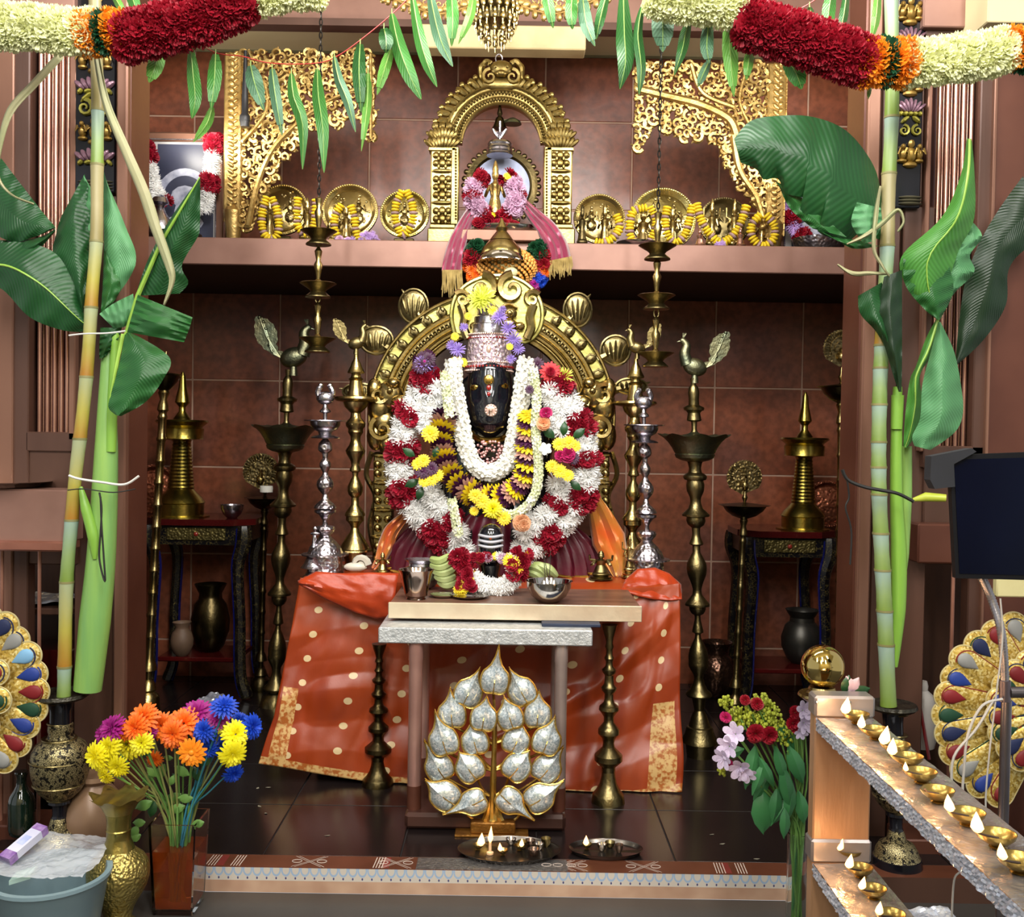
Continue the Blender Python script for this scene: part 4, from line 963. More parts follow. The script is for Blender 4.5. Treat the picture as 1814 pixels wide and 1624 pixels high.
garland('flower_garland', 'white and red garland on the right side of the framed photograph', [(380, 250), (376, 290), (372, 320), (366, 350), (362, 372)], 5.06, 12, 12, lambda u: 'red' if u < .18 or .5 < u < .72 else 'white', 11, 'garlands on the framed photographs', around=5)
garland('flower_garland', 'pink and red garland beside the right gilded carving', [(1395, 335), (1398, 370), (1404, 400), (1425, 425)], 5.06, 12, 12, lambda u: 'crimson' if .4 < u < .6 or u > .85 else 'lilac', 11, 'garlands on the framed photographs', around=5)
turned_thing('silver_jar', 'small silver jar with domed lid before the left photograph', 'jar', [('lid', [(345, 3), (350, 12), (358, 15), (362, 8)]), ('body', [(366, 6), (374, 10), (384, 17), (400, 21), (414, 18), (424, 22)])], 284, 4.96, SILVER, z0=ZS)
bowl('silver_tray', 306, 408, 50, 14, 4.9, ZS, SILVER_ENG, 'crumpled silver tray at the foot of the left photograph', 'tray', kind='plate')
# black microphone like pole hanging over the left carving
mb = MB(); P0 = V(434, 100, 4.9); P1 = V(434, 205, 4.9); rt = thing('wall_torch', 'matte black tapered torch hanging on the left gilded carving', 'torch', (P1.x, 4.9, V(434, 225, 4.9).z)); k = PX(4.9)
mb.lathe([(8*k, P1.z-20*k), (9.5*k, P1.z-4*k), (9*k, P1.z), (6*k, P1.z+4*k), (6*k, P1.z+30*k), (4*k, P1.z+80*k), (3*k, P0.z+10*k)], (P1.x, 4.9, 0), 16); mb.build('body', mat('matte_black', '#17171a', '#101013', .45), rt)
mb = MB(); mb.lathe([(9.8*k, P1.z-10*k), (9.8*k, P1.z-7*k)], (P1.x, 4.9, 0), 16); mb.tube([(P1.x, 4.9, P0.z+8*k), (P1.x, 4.95, P0.z+12*k), (P1.x, 4.99, P0.z+8*k)], .004, 6); mb.build('hook', MATS['matte_black'], rt)

# --- the small brass arch
ARCH1 = mat('arch_brass', '#a8945c', '#8c7743', .36, .95, 14, .2, 70); ARCH2 = mat('arch_relief_brass', '#95804c', '#766233', .36, .95, 14, .3, 70)
def arc(cx, cy, rx, ry, a0, a1, n, Y): return [V(cx+rx*cos(radians(a0+(a1-a0)*i/n)), cy-ry*sin(radians(a0+(a1-a0)*i/n)), Y) for i in range(n+1)]
def band(mb, cx, cy, r0, r1, a0, a1, n, Y, th, sy=1.):
    o = arc(cx, cy, r1, r1*sy, a0, a1, n, Y); i_ = arc(cx, cy, r0, r0*sy, a0, a1, n, Y)
    vs = []; 
    for a, b in zip(o, i_): vs += [a, b, a+Vector((0, th, 0)), b+Vector((0, th, 0))]
    fs = []
    for i in range(n): q = 4*i; fs += [(q, q+4, q+5, q+1), (q+2, q+3, q+7, q+6), (q, q+2, q+6, q+4), (q+1, q+5, q+7, q+3)]
    fs += [(0, 1, 3, 2), (4*n, 4*n+2, 4*n+3, 4*n+1)]
    mb.add(vs, fs)
YA = 5.02; k = PX(YA)
ar = thing('brass_arch', 'small ornate brass arch with lotus capitals standing on the shelf', 'arch', (V(888, 425, YA).x, YA, ZS))
for sx in (-1, 1):
    cx = 888+sx*104; xo = cx+0
    p = MB(); a = V(cx-20, 265, YA); b = V(cx+20, 398, YA); p.bbox((a.x, YA-.02, b.z), (b.x, YA+.05, a.z), .006)
    xi = 888+sx*82; a = V(xi-sx*0-6, 262, YA); b = V(xi+6, 400, YA); p.bbox((min(a.x, b.x), YA-.03, b.z), (max(a.x, b.x), YA+.05, a.z), .005)
    p.build('pillar', ARCH1, ar)
    e = MB(); random.seed(4)
    for r_ in range(9):
        y = 277+r_*14
        if r_ in (2, 6): c = V(cx, y, YA); e.ball((c.x, YA-.025, c.z), (20*k, .012, 4*k), 5, 12); continue
        for q in (-1, 0, 1):
            c = V(cx+q*11, y, YA); e.ball((c.x, YA-.024, c.z), (6.5*k, .012, 6*k*(1 if q else 1.3)), 5, 8, Matrix.Rotation(q*.8, 3, 'Y'))
        for q in (-1, 1): c = V(cx+q*6, y+6, YA); e.ball((c.x, YA-.026, c.z), (3*k, .008, 4*k), 4, 6)
    for i in range(24): c = V(888+sx*80, 268+i*5.3, YA); e.ball((c.x, YA-.034, c.z), 2*k, 4, 6)
    e.build('pillar_relief', ARCH2, ar)
    bs = MB(); a = V(cx-26, 398, YA); b = V(cx+26, 428, YA); bs.bbox((a.x, YA-.03, ZS), (b.x, YA+.06, a.z-.02), .006); bs.bbox((a.x+.01, YA-.025, a.z-.02), (b.x-.01, YA+.055, a.z), .004); bs.build('pillar_base', ARCH1, ar)
    cp = MB(); c = V(cx, 268, YA); cp.bbox((c.x-24*k, YA-.03, c.z-2*k), (c.x+24*k, YA+.05, c.z+5*k), .004)
    for q in range(-4, 5):
        for lv in (0, 1):
            cc_ = V(cx+q*(6-lv), 252-lv*14-abs(q)*(-1.), YA); cp.ball((cc_.x, YA-.03+.004*abs(q), cc_.z), (4.5*k, .018, 12*k), 6, 7, Matrix.Rotation(q*.22, 3, 'Y'))
    for q in (-1, 0, 1): cc_ = V(cx+q*12, 226, YA); cp.ball((cc_.x, YA-.02, cc_.z), (7*k, .02, 8*k), 5, 8)
    cp.build('lotus_capital', ARCH1, ar)
m1 = MB(); band(m1, 888, 258, 70, 104, 4, 176, 40, YA-.01, .05, 1.04); m1.build('arch_band', ARCH1, ar)
m2 = MB()
for rr, w_ in ((72, 3), (82, 2.5), (94, 3), (103, 2.5)): m2.tube(arc(888, 258, rr, rr*1.04, 6, 174, 40, YA-.018), w_*k, 6)
for i in range(44):
    a_ = radians(6+168*i/43)
    for rr in (77, 88): c = V(888+rr*cos(a_), 258-rr*1.04*sin(a_), YA); m2.ball((c.x, YA-.02, c.z), (3.4*k, .008, 2.4*k), 4, 6, Matrix.Rotation(-a_, 3, 'Y'))
m2.build('arch_moulding', ARCH2, ar)
m3 = MB()
for i in range(27):
    a_ = radians(10+160*i/26); 
    if abs(a_-pi/2) < .24: continue
    sg = 1 if a_ < pi/2 else -1; q = 110+(4 if i % 2 else 0); c = V(888+q*cos(a_), 258-q*1.04*sin(a_), YA)
    m3.ball((c.x, YA-.004, c.z), (6.5*k, .018, 14*k), 6, 8, Matrix.Rotation(-(a_-pi/2)+sg*.35, 3, 'Y')); c2 = V(888+(q+9)*cos(a_+sg*.05), 258-(q+9)*1.04*sin(a_+sg*.05), YA); m3.ball((c2.x, YA-.016, c2.z), (5*k, .012, 5*k), 5, 7)
band(m3, 888, 258, 101, 108, 8, 76, 20, YA, .03, 1.04); band(m3, 888, 258, 101, 108, 104, 172, 20, YA, .03, 1.04)
m3.build('leaf_fringe', ARCH1, ar)['kind'] = 'stuff'
m4 = MB()
c = V(888, 150, YA); m4.ball((c.x, YA-.01, c.z), (38*k, .02, 12*k), 7, 14)
for sx in (-1, 1):
    c = V(888+sx*20, 140, YA); spiral(m4, (c.x, c.z), 14*k, 1.3, pi/2, -sx, YA-.03, 1.2, .3)
    m4.tube(smoothpath([V(888+sx*34, 140, YA-.01), V(888+sx*36, 122, YA-.01), V(888+sx*26, 110, YA-.01), V(888+sx*18, 114, YA-.01)], 5), [5*k, 6*k, 6*k, 5.5*k]*4, 7)
    c = V(888+sx*10, 122, YA); m4.ball((c.x, YA-.03, c.z), 4.5*k, 6, 8)
c = V(888, 124, YA); m4.ball((c.x, YA-.012, c.z), (22*k, .028, 15*k), 8, 14); c = V(888, 134, YA); m4.ball((c.x, YA-.035, c.z), (10*k, .016, 6*k), 6, 10)
m4.build('lion_face_crest', ARCH1, ar)
mb = MB(); c = V(884, 107, YA); mb.tube([(c.x+6*k*cos(t), YA-.02, c.z+8*k*sin(t)) for t in [2*pi*i/12 for i in range(13)]], 1.3*k, 5, False); mb.build('hanging_ring', SILVER, ar)

# halo plate, deity, canopy behind the arch opening
rt = thing('silver_halo', 'round silver halo plate with scalloped brass rim inside the small arch', 'halo', (V(888, 420, 5.12).x, 5.12, ZS)); k = PX(5.12)
c = V(888, 330, 5.12); M_ = Matrix.Rotation(pi/2, 3, 'X')
mb = MB(); mb.lathe([(52*k, 0), (52*k, .01), (0, .012)], seg=40); mb.v = [tuple(c+M_@Vector(v)) for v in mb.v]; mb.build('disc', mat('bright_silver_disc', '#878da3', '#737990', .5, .3, 30), rt)
mb = MB(); mb.lathe([(64*k, -.004), (64*k, .012), (54*k, .018), (50*k, .012), (50*k, -.004)], seg=48); mb.v = [tuple(c+M_@Vector(v)) for v in mb.v]
for i in range(34):
    a_ = 2*pi*i/34; mb.ball((c.x+66*k*cos(a_), 5.115, c.z+66*k*sin(a_)), (5*k, .01, 5*k), 5, 8)
mb.build('scalloped_rim', BRASS_DARK, rt)
mb = MB(); mb.bbox((c.x-.05, 5.1, ZS), (c.x+.05, 5.2, c.z-60*k), .004); mb.build('stand', BRASS_DARK, rt)
rt = thing('silver_parasol', 'small layered silver parasol hanging inside the small arch', 'parasol', V(885, 275, 5.0)); k = PX(5.0); c = V(885, 276, 5.0)
for nm, pf in (('canopy', [(23, 0), (24, 2), (22, 5), (23, 7), (22, 11), (23, 13), (21, 17), (22, 20), (19, 24), (4, 27)]), ('stem', [(3, 27), (3, 34), (8, 40), (3, 42), (3, 60)])):
    mb = MB(); mb.lathe([(a*k, b*k+c.z) for a, b in pf], (c.x, 5.0, 0), 20); mb.build(nm, SILVER, rt)
mb = MB()
for sx in (-1, 1): mb.tube([V(885+sx*2, 244, 4.99), V(885+sx*7, 236, 4.99), V(885+sx*12, 228, 4.99)], [2*k, 3.5*k, 2*k], 7)
mb.build('finial_wings', SILVER, rt)
rt = thing('brass_bell', 'dark brass bell hanging at the top of the small arch', 'bell', V(885, 228, 5.03)); c = V(885, 228, 5.03)
mb = MB(); mb.lathe([(14*k, c.z), (12*k, c.z+3*k), (9*k, c.z+10*k), (7*k, c.z+18*k), (3*k, c.z+22*k), (5*k, c.z+26*k), (2*k, c.z+40*k)], (c.x, 5.03, 0), 20); mb.build('body', BRASS_DARK, rt)
mb = MB(); c = V(908, 220, 5.03); mb.lathe([(16*k, c.z), (14*k, c.z+5*k), (6*k, c.z+10*k)], (c.x, 5.03, 0), 20); mb.tube([V(885, 214, 5.03), V(908, 212, 5.03)], 2*k, 6); mb.build('side_bell', BRASS_GREEN, rt)

# stool with a steel plate
rt = thing('copper_stool', 'low copper clad stool on the shelf in front of the small arch', 'stool', (V(888, 432, 4.78).x, 4.9, ZS))
mb = MB(); a = V(816, 405, 4.73); b = V(962, 430, 4.73); mb.bbox((a.x, 4.73, ZS), (b.x, 4.94, a.z), .004); mb.build('board', COPPER, rt); ZST = a.z
rt = thing('steel_plate', 'shiny rimmed steel plate on the copper stool', 'plate', (V(893, 405, 4.82).x, 4.84, ZST)); k = PX(4.82); c = V(893, 405, 4.82)
mb = MB(); mb.lathe([(62*k, ZST), (68*k, ZST+4*k), (70*k, ZST+12*k), (68*k, ZST+12*k), (64*k, ZST+5*k), (0, ZST+3*k)], (c.x, 4.84, 0), 40); mb.v = [(x, 4.84+(y-4.84)*.55, z) for x, y, z in mb.v]; mb.build('dish', STEEL, rt); ZPL = ZST+3*k
rt = figurine('gold_deity', 'small golden deity statue dressed in red and pink flowers on the stool', 878, 285, 0, 34, 4.85, GOLD, None, z0=ZPL)
garland('flower_garland', 'red, yellow and pink garland on the left side of the small golden deity', [(856, 312), (840, 332), (838, 352), (850, 372), (868, 385)], 4.78, 11, {'crimson': 11, 'yellow': 8, 'pink': 12}, lambda u: random.choice(['crimson', 'crimson', 'crimson', 'yellow']) if (u < .15 or .35 < u < .55 or u > .85) else 'pink', 10, 'garlands of the small golden deity', around=5)
garland('flower_garland', 'red, yellow and pink garland on the right side of the small golden deity', [(896, 312), (912, 330), (916, 350), (908, 370), (894, 385)], 4.78, 11, {'crimson': 11, 'yellow': 8, 'pink': 12}, lambda u: random.choice(['crimson', 'crimson', 'crimson', 'yellow']) if (u < .15 or .35 < u < .55 or u > .85) else 'pink', 10, 'garlands of the small golden deity', around=5)
heap('flower_heap', 'red petals scattered at the feet of the small golden deity', 880, 388, 34, 10, 4.78, ['crimson', 'red'], 14, 9, z0=ZPL)

# pink silk scarf hanging on both sides
SCARF = mat('pink_silk', '#8a1746', '#9a3050', .35, .15, 5, .2, 30, stretch=(3, 3, .5), sheen=.5); FRINGE = mat('gold_fringe', '#b8a268', '#8c7640', .6, .2, 30)
rt = thing('silk_scarf', 'shiny pink silk scarf with golden tassels draped over the copper stool', 'scarf', V(880, 500, 4.66))
def strip(path, Y, widths, rt, nm, m, fold=.012, nf=3, n=26, m_=10):
    Pp = smoothpath([Vector((x, y, 0)) for x, y in path], 6); Ws = widths; L_ = len(Pp)-1
    def fn(u, v):
        i = min(int(u*L_), L_-1); t = u*L_-i; p = Pp[i].lerp(Pp[i+1], t); j = min(int(u*(len(Ws)-1)), len(Ws)-2); tt = u*(len(Ws)-1)-j; w_ = Ws[j]*(1-tt)+Ws[j+1]*tt
        d = (Pp[min(i+1, L_)]-Pp[i]).normalized(); nx, ny = -d.y, d.x; s_ = (v-.5)*w_
        return V(p.x+nx*s_, p.y+ny*s_, Y(u) + fold*sin(v*nf*2*pi+u*3))
    mb = MB(); mb.grid(fn, n, m_); o = mb.build(nm, m, rt); 
    sm = o.modifiers.new('thick', 'SOLIDIFY'); sm.thickness = .002; return o
strip([(852, 350), (830, 385), (812, 425), (803, 460), (800, 482)], lambda u: 4.80-.10*min(1, u*1.6), [10, 22, 30, 34, 36], rt, 'left_tail', SCARF)
strip([(922, 352), (945, 380), (968, 405), (985, 435), (990, 460)], lambda u: 4.80-.10*min(1, u*1.6), [10, 24, 34, 40, 42], rt, 'right_tail', SCARF)
def fringe(x0, x1, y0, L_, Y, rt, n=26, slant=0):
    mb = MB()
    for i in range(n):
        x = x0+(x1-x0)*i/(n-1); q = rnd(.7, 1.1); mb.tube([V(x, y0+slant*(i/(n-1)), Y), V(x+rnd(-2, 2), y0+slant*(i/(n-1))+L_*.5*q, Y-.006), V(x+rnd(-4, 4), y0+slant*(i/(n-1))+L_*q, Y)], [.003, .0035, .0015], 4)
    o = mb.build('fringe', FRINGE, rt); o['kind'] = 'stuff'
fringe(784, 818, 478, 46, 4.69, rt); fringe(972, 1012, 462, 34, 4.69, rt, slant=-8)

# dripping pot with beaded cover and multicoloured ring garland hanging before the shelf
rt = thing('hanging_pot', 'brass dripping pot with steel collar and orange beads hanging under the copper stool', 'pot', V(888, 505, 4.66)); Y = 4.66; k = PX(Y); X = V(888, 460, Y).x; z = lambda p: V(888, p, Y).z
for nm, pf, m in (('neck', [(2, 388), (6, 396), (11, 404), (9, 410), (16, 418), (22, 426)], BRASS), ('body', [(22, 427), (34, 440), (38, 452), (36, 460)], BRASS), ('steel_collar', [(32, 448), (41, 458), (42, 464), (30, 466)], STEEL)):
    mb = MB(); mb.lathe([(r*k, z(p)) for r, p in pf], (X, Y-(.012 if nm == 'steel_collar' else 0), 0), 28); mb.build(nm, m, rt)
bd = MB()
for i in range(420):
    a_ = i*2.399; q = 1-2*(i+.5)/420; r_ = sqrt(1-q*q); d = Vector((r_*cos(a_), r_*sin(a_), q))
    if d.y > .3: continue
    bd.ball((X+10*k+d.x*54*k, Y+.05+d.y*.09, z(472)+d.z*36*k), 3.4*k, 4, 5)
o = bd.build('orange_beads', mat('orange_beads', '#d9892b', '#e0b060', .35, .1, 40), rt); o['kind'] = 'stuff'
mb = MB(); mb.ball((X+10*k, Y+.05, z(472)), (52*k, .085, 34*k), 8, 14); mb.build('bead_core', BRASS_OLD, rt)
mb = MB(); mb.ball(V(905, 482, Y-.05), (12*k, .015, 9*k), 6, 10); mb.build('pale_shell', mat('pale_shell', '#d9d2a8', '#c9c090', .3), rt)
mb = MB(); mb.tube([V(888, 388, Y), V(888, 386, Y+.05), V(888, 406, 4.74)], .005, 6); mb.build('hook', BRASS_OLD, rt)
def ringcol(u):
    for t, c_ in ((.06, 'darkgreen'), (.16, 'crimson'), (.3, 'bigorange'), (.42, 'blue'), (.55, 'magenta'), (.62, 'darkgreen'), (.7, 'magenta'), (.79, 'blue'), (.86, 'bigorange'), (.94, 'crimson')):
        if u < t: return c_
    return 'darkgreen'
garland('ring_garland', 'multicoloured flower ring hanging around the brass dripping pot', [(848, 436), (836, 455), (834, 478), (846, 500), (868, 516), (897, 522), (925, 516), (950, 502), (962, 482), (962, 460), (950, 438)], 4.71, 10, 12, ringcol, 11, around=5)
# ================================================================ draped altar, great arch, deity
xl, xr = V(540, 1020, 4.2).x, V(1196, 1030, 4.2).x
rt = thing('altar_table', 'broad altar table hidden under the orange sari behind the silver table', 'table', ((xl+xr)/2, 4.6, Z0))
MB().bbox((xl, 4.2, ZA-.04), (xr, 5.04, ZA), .004).build('top', WOODB, rt); MB().box((xl+.04, 4.3, Z0), (xr-.04, 5.0, ZA-.04)).build('body', COPPER_DARK, rt, False)
SA = NT('orange_sari'); uvn = SA.n('ShaderNodeTexCoord').outputs['UV']; sx = SA.n('ShaderNodeSeparateXYZ'); SA.l(uvn, sx.inputs[0])
u_, v_ = sx.outputs[0], sx.outputs[1]
col = SA.math('MULTIPLY', u_, 8.0); colf = SA.math('FLOOR', col); row = SA.math('MULTIPLY_ADD', v_, 9.0, SA.math('MULTIPLY', SA.math('MODULO', colf, 2.), .5))
dx = SA.math('MULTIPLY', SA.math('SUBTRACT', SA.math('FRACT', col), .5), 1.); dy = SA.math('MULTIPLY', SA.math('SUBTRACT', SA.math('FRACT', row), .5), .62)
dd = SA.math('SQRT', SA.math('ADD', SA.math('MULTIPLY', dx, dx), SA.math('MULTIPLY', dy, dy)))
dot = SA.math('LESS_THAN', dd, .085)
b1 = SA.math('MULTIPLY', SA.math('GREATER_THAN', v_, .965), 1.)
lb = SA.math('MULTIPLY', SA.math('LESS_THAN', SA.math('ABSOLUTE', SA.math('SUBTRACT', u_, SA.math('MULTIPLY_ADD', v_, .02, .02))), .022), SA.math('GREATER_THAN', v_, .64))
rb = SA.math('MULTIPLY', SA.math('LESS_THAN', SA.math('ABSOLUTE', SA.math('SUBTRACT', u_, .955)), .03), SA.math('GREATER_THAN', v_, .62))
bor = SA.math('MINIMUM', SA.math('ADD', SA.math('ADD', b1, lb), rb), 1.)
nz = SA.n('ShaderNodeTexNoise', Scale=60., Detail=4.); SA.l(SA.coord('Object'), nz.inputs[0])
nl = SA.n('ShaderNodeTexNoise', Scale=5., Detail=3.); SA.l(SA.coord('Object', (1, 1, .6)), nl.inputs[0])
sil_ = SA.ramp(nl.outputs[0], [(.3, '#812a06'), (.6, '#97380c')]); gld = SA.ramp(nz.outputs[0], [(.42, '#a35a22'), (.56, '#c9a368')])
c = SA.mix(bor, sil_, gld); c = SA.mix(SA.math('MULTIPLY', dot, SA.math('SUBTRACT', 1., bor)), c, '#d3b98c'); SA.l(c, SA.b.inputs['Base Color'])
SA.b.inputs['Roughness'].default_value = .38; SA.b.inputs['Sheen Weight'].default_value = 0.; SA.b.inputs['Specular IOR Level'].default_value = .6
wv = SA.n('ShaderNodeTexNoise', Scale=260.); SA.l(SA.coord('Object', (1, 1, .1)), wv.inputs[0]); SA.bump(wv.outputs[0], .1, .002); SARI = SA.m
def lerpl(P, t):
    t = max(0, min(1, t))*(len(P)-1); i = min(int(t), len(P)-2); return tuple(a+(b-a)*(t-i) for a, b in zip(P[i], P[i+1]))
topE = [(532, 1024), (620, 1030), (700, 1032), (800, 1042), (900, 1046), (1000, 1044), (1100, 1044), (1160, 1040), (1204, 1034)]
hemE = [(458, 1352), (540, 1366), (640, 1382), (720, 1392), (800, 1400), (900, 1412), (1000, 1428), (1100, 1418), (1208, 1402)]
midL = [(532, 1028), (518, 1090), (500, 1170), (486, 1250), (458, 1352)]
def saree(u, v):
    if v < .14:
        t = v/.14; Y = 4.78-(4.78-4.155)*t; p = lerpl(topE, u); q = V(p[0], p[1], 4.155)
        x = q.x*(1 if t == 1 else 1)+0; z = ZA+.012+.012*abs(noise.noise(Vector((u*14, t*5, 2))))*(1 if u < .25 or u > .8 else .25)
        return Vector((x, Y, z))
    t = (v-.14)/.86; a = lerpl(topE, u); b = lerpl(hemE, u); x = a[0]+(b[0]-a[0])*t; y = a[1]+(b[1]-a[1])*t
    if u < .12: q = lerpl(midL, t); x += (q[0]-(532+(458-532)*t))*(1-u/.12)
    x += 7*noise.noise(Vector((u*7, t*3, 9)))*t
    Yf = 4.15-.06*t-.06*(t**2)*(1 if u > .5 else .3)
    w_ = .014*noise.noise(Vector((u*13, t*2.2+u*3, 1)))+.006*noise.noise(Vector((u*30, t*7, 4)))+.022*abs(sin(u*19+t*2.5))*(.3+t)*.6
    # sharp fold creases
    cr = .024*abs(((t*3.1+.5*u+.22*sin(u*7)) % 1)-.5)+.014*abs(((u*6.3+t*.5) % 1)-.5)+.03*abs(noise.noise(Vector((u*5+t*2.2, t*3-u*2, 7))))
    dg = .05*max(0, .08-abs((u*1.5-.95)-(.62-t)))/.08*(1 if u > .55 else 0)
    p = V(x, y, Yf-w_*min(1, t*5)-cr-dg*t)
    if p.z < Z0+.004: p.z = Z0+.004
    if t > .02 and False: pass
    return p
mb = MB(); mb.grid(saree, 150, 150); sr = mb.build('orange_sari', SARI, None); recenter(sr); tag(sr, 'orange silk sari with gold dots draped over the altar behind the silver table', 'sari cloth')
sm = sr.modifiers.new('thick', 'SOLIDIFY'); sm.thickness = .003
# upper left flap folded over
FLAP = mat('orange_silk_plain', '#a8360a', '#912c07', .36, 0, 5, .12, 60, sheen=.1)
def flap(u, v):
    A = [(528, 1030), (560, 1013), (612, 1016), (660, 1014), (706, 1016)]; B = [(530, 1034), (580, 1062), (628, 1084), (668, 1096), (694, 1094)]
    a = lerpl(A, u); b = lerpl(B, u); x = a[0]+(b[0]-a[0])*v; y = a[1]+(b[1]-a[1])*v
    return V(x, y, 4.07-.02*sin(v*pi)-.012*noise.noise(Vector((u*8, v*5, 3)))-.01*v)
mb = MB(); mb.grid(flap, 24, 14); o = mb.build('folded_flap', FLAP, sr)
o.modifiers.new('thick', 'SOLIDIFY').thickness = .004
def flap2(u, v):
    A = [(1108, 1028), (1130, 1008), (1160, 1006), (1185, 1016), (1206, 1036)]; B = [(1100, 1046), (1130, 1056), (1160, 1062), (1190, 1064), (1208, 1062)]
    a = lerpl(A, u); b = lerpl(B, u); x = a[0]+(b[0]-a[0])*v; y = a[1]+(b[1]-a[1])*v
    return V(x, y, 4.12+.1*(1-v)-.014*noise.noise(Vector((u*8, v*5, 7))))
mb = MB(); mb.grid(flap2, 20, 12); o = mb.build('folded_flap', FLAP, sr); o.modifiers.new('thick', 'SOLIDIFY').thickness = .004

# ---- great brass arch
YG = 4.55; k = PX(YG); cx, cy = 871, 736
ga = thing('great_arch', 'great brass halo arch with lion face crest behind the garlanded black deity', 'arch', (V(cx, 1000, YG).x, YG, ZA))
GP = mat('greenish_gold_rim', '#c9c27a', '#a8a258', .3, .9, 10, .2, 50)
m1 = MB(); band(m1, cx, cy, 186, 217, -8, 188, 56, YG, .05); m1.build('outer_rim', GP, ga)
m2 = MB(); band(m2, cx, cy, 146, 187, -6, 186, 56, YG-.015, .05)
for rr, w_ in ((217, 3), (190, 5), (182, 4), (170, 5), (160, 4), (148, 6)): m2.tube(arc(cx, cy, rr, rr, -6, 186, 56, YG-.022), w_*k, 7)
m2.build('ribbed_band', BRASS, ga)
m3 = MB()
for i in range(70):
    a_ = radians(-2+184*i/69); c = V(cx+176*cos(a_), cy-176*sin(a_), YG); m3.ball((c.x, YG-.03, c.z), (3*k, .01, 5*k), 4, 6, Matrix.Rotation(-a_+pi/2, 3, 'Y'))
o = m3.build('beading', BRASS_OLD, ga); o['kind'] = 'stuff'
lf = MB(); lf.ball((0, 0, 0), (9*k, .016, 12*k), 6, 8); lf.ball((3*k, -.008, 4*k), (4*k, .012, 6*k), 5, 7); lf.tube([(-6*k, -.006, -8*k), (-8*k, -.012, 3*k), (-1*k, -.01, 10*k)], [2*k, 2.5*k, 1.2*k], 5); lfm = lf.mesh('rim_leaf', BRASS_OLD)
for i in range(21):
    a_ = radians(4+172*i/20)
    if abs(a_-pi/2) < .33: continue
    place('rim_leaf', lfm, ga, V(cx+202*cos(a_), cy-202*sin(a_), YG-.012), Matrix.Rotation(-(a_-pi/2), 3, 'Y'))
# knobs
for (x, y, rx, ry, ax) in ((733, 543, 26, 31, 118), (1023, 550, 25, 31, 55), (667, 603, 30, 25, 150), (1090, 621, 27, 27, 28), (637, 694, 30, 15, 172), (1118, 684, 28, 14, 12)):
    a_ = atan2(cy-y, x-cx); c = V(x, y, YG); b0 = V(cx+212*cos(a_), cy-212*sin(a_), YG); kb = MB()
    kb.tube([b0, b0.lerp(c, .5), c], [10*k, 7*k, 9*k], 8); kb.ball((c.x, YG, c.z), (rx*k, .02, ry*k), 7, 18)
    kb.tube([(c.x+rx*.97*k*cos(2*pi*i/24), YG-.008, c.z+ry*.97*k*sin(2*pi*i/24)) for i in range(25)], 2.6*k, 6, False)
    for j in range(-2, 3): kb.ball((c.x+j*rx*.3*k, YG-.016, c.z), (rx*.12*k, .012, ry*.7*k*(1-abs(j)*.15)), 5, 7, Matrix.Rotation(j*.15, 3, 'Y'))
    tip = c+(c-b0).normalized()*(max(rx, ry)+8)*k*.95; kb.tube([c+(c-b0).normalized()*ry*.8*k, tip], [5*k, 1*k], 6)
    kb.build('shell_knob', BRASS_OLD, ga)
# crest
cr = MB(); P = [(806, 592), (800, 560), (806, 528), (822, 508), (842, 496), (862, 490), (884, 488), (905, 490), (928, 500), (946, 516), (958, 538), (960, 566), (950, 592), (930, 606), (905, 600), (871, 604), (840, 602)]
cr.prism([V(x, y, YG-.06) for x, y in P], .05)
cr.tube(smoothpath([V(x, y, YG-.06) for x, y in P+P[:1]], 3), 4*k, 7); cr.build('crest_plate', GP, ga)
cf = MB()
for sx in (-1, 1):
    q = lambda dx_, y: V(881+sx*dx_, y, YG-.08)
    c = q(26, 512); spiral(cf, (c.x, c.z), 26*k, 1.2, pi*.5 if sx > 0 else pi*.5, sx, YG-.090, 1.1, .3, 22)
    c = q(62, 530); spiral(cf, (c.x, c.z), 15*k, 1.3, pi*.2 if sx > 0 else pi*.8, sx, YG-.085, 1.1, .34, 18)
    cf.tube(smoothpath([q(64, 540), q(58, 560), q(60, 580), q(52, 600)], 5), [8*k]*16, 8)
    c = q(22, 556); cf.ball((c.x, YG-.095, c.z), (13*k, .02, 11*k), 7, 12); cf.ball((c.x, YG-.120, c.z), (5*k, .01, 5*k), 6, 8)
    c = q(20, 574); cf.ball((c.x, YG-.090, c.z), (16*k, .025, 10*k), 7, 10); c = q(40, 578); cf.ball((c.x, YG-.085, c.z), (9*k, .02, 8*k), 6, 8)
    cf.tube(smoothpath([q(8, 545), q(20, 538), q(36, 546)], 4), [4*k]*9, 6)
c = V(881, 566, YG); cf.ball((c.x, YG-.105, c.z), (12*k, .03, 14*k), 8, 12); c = V(881, 592, YG); cf.ball((c.x, YG-.085, c.z), (26*k, .025, 8*k), 6, 12)
for j in range(-3, 4): c = V(881+j*7, 596, YG); cf.tube([(c.x, YG-.105, c.z), (c.x, YG-.105, c.z-9*k)], [2.6*k, .6*k], 5)
cf.build('lion_face', BRASS, ga)
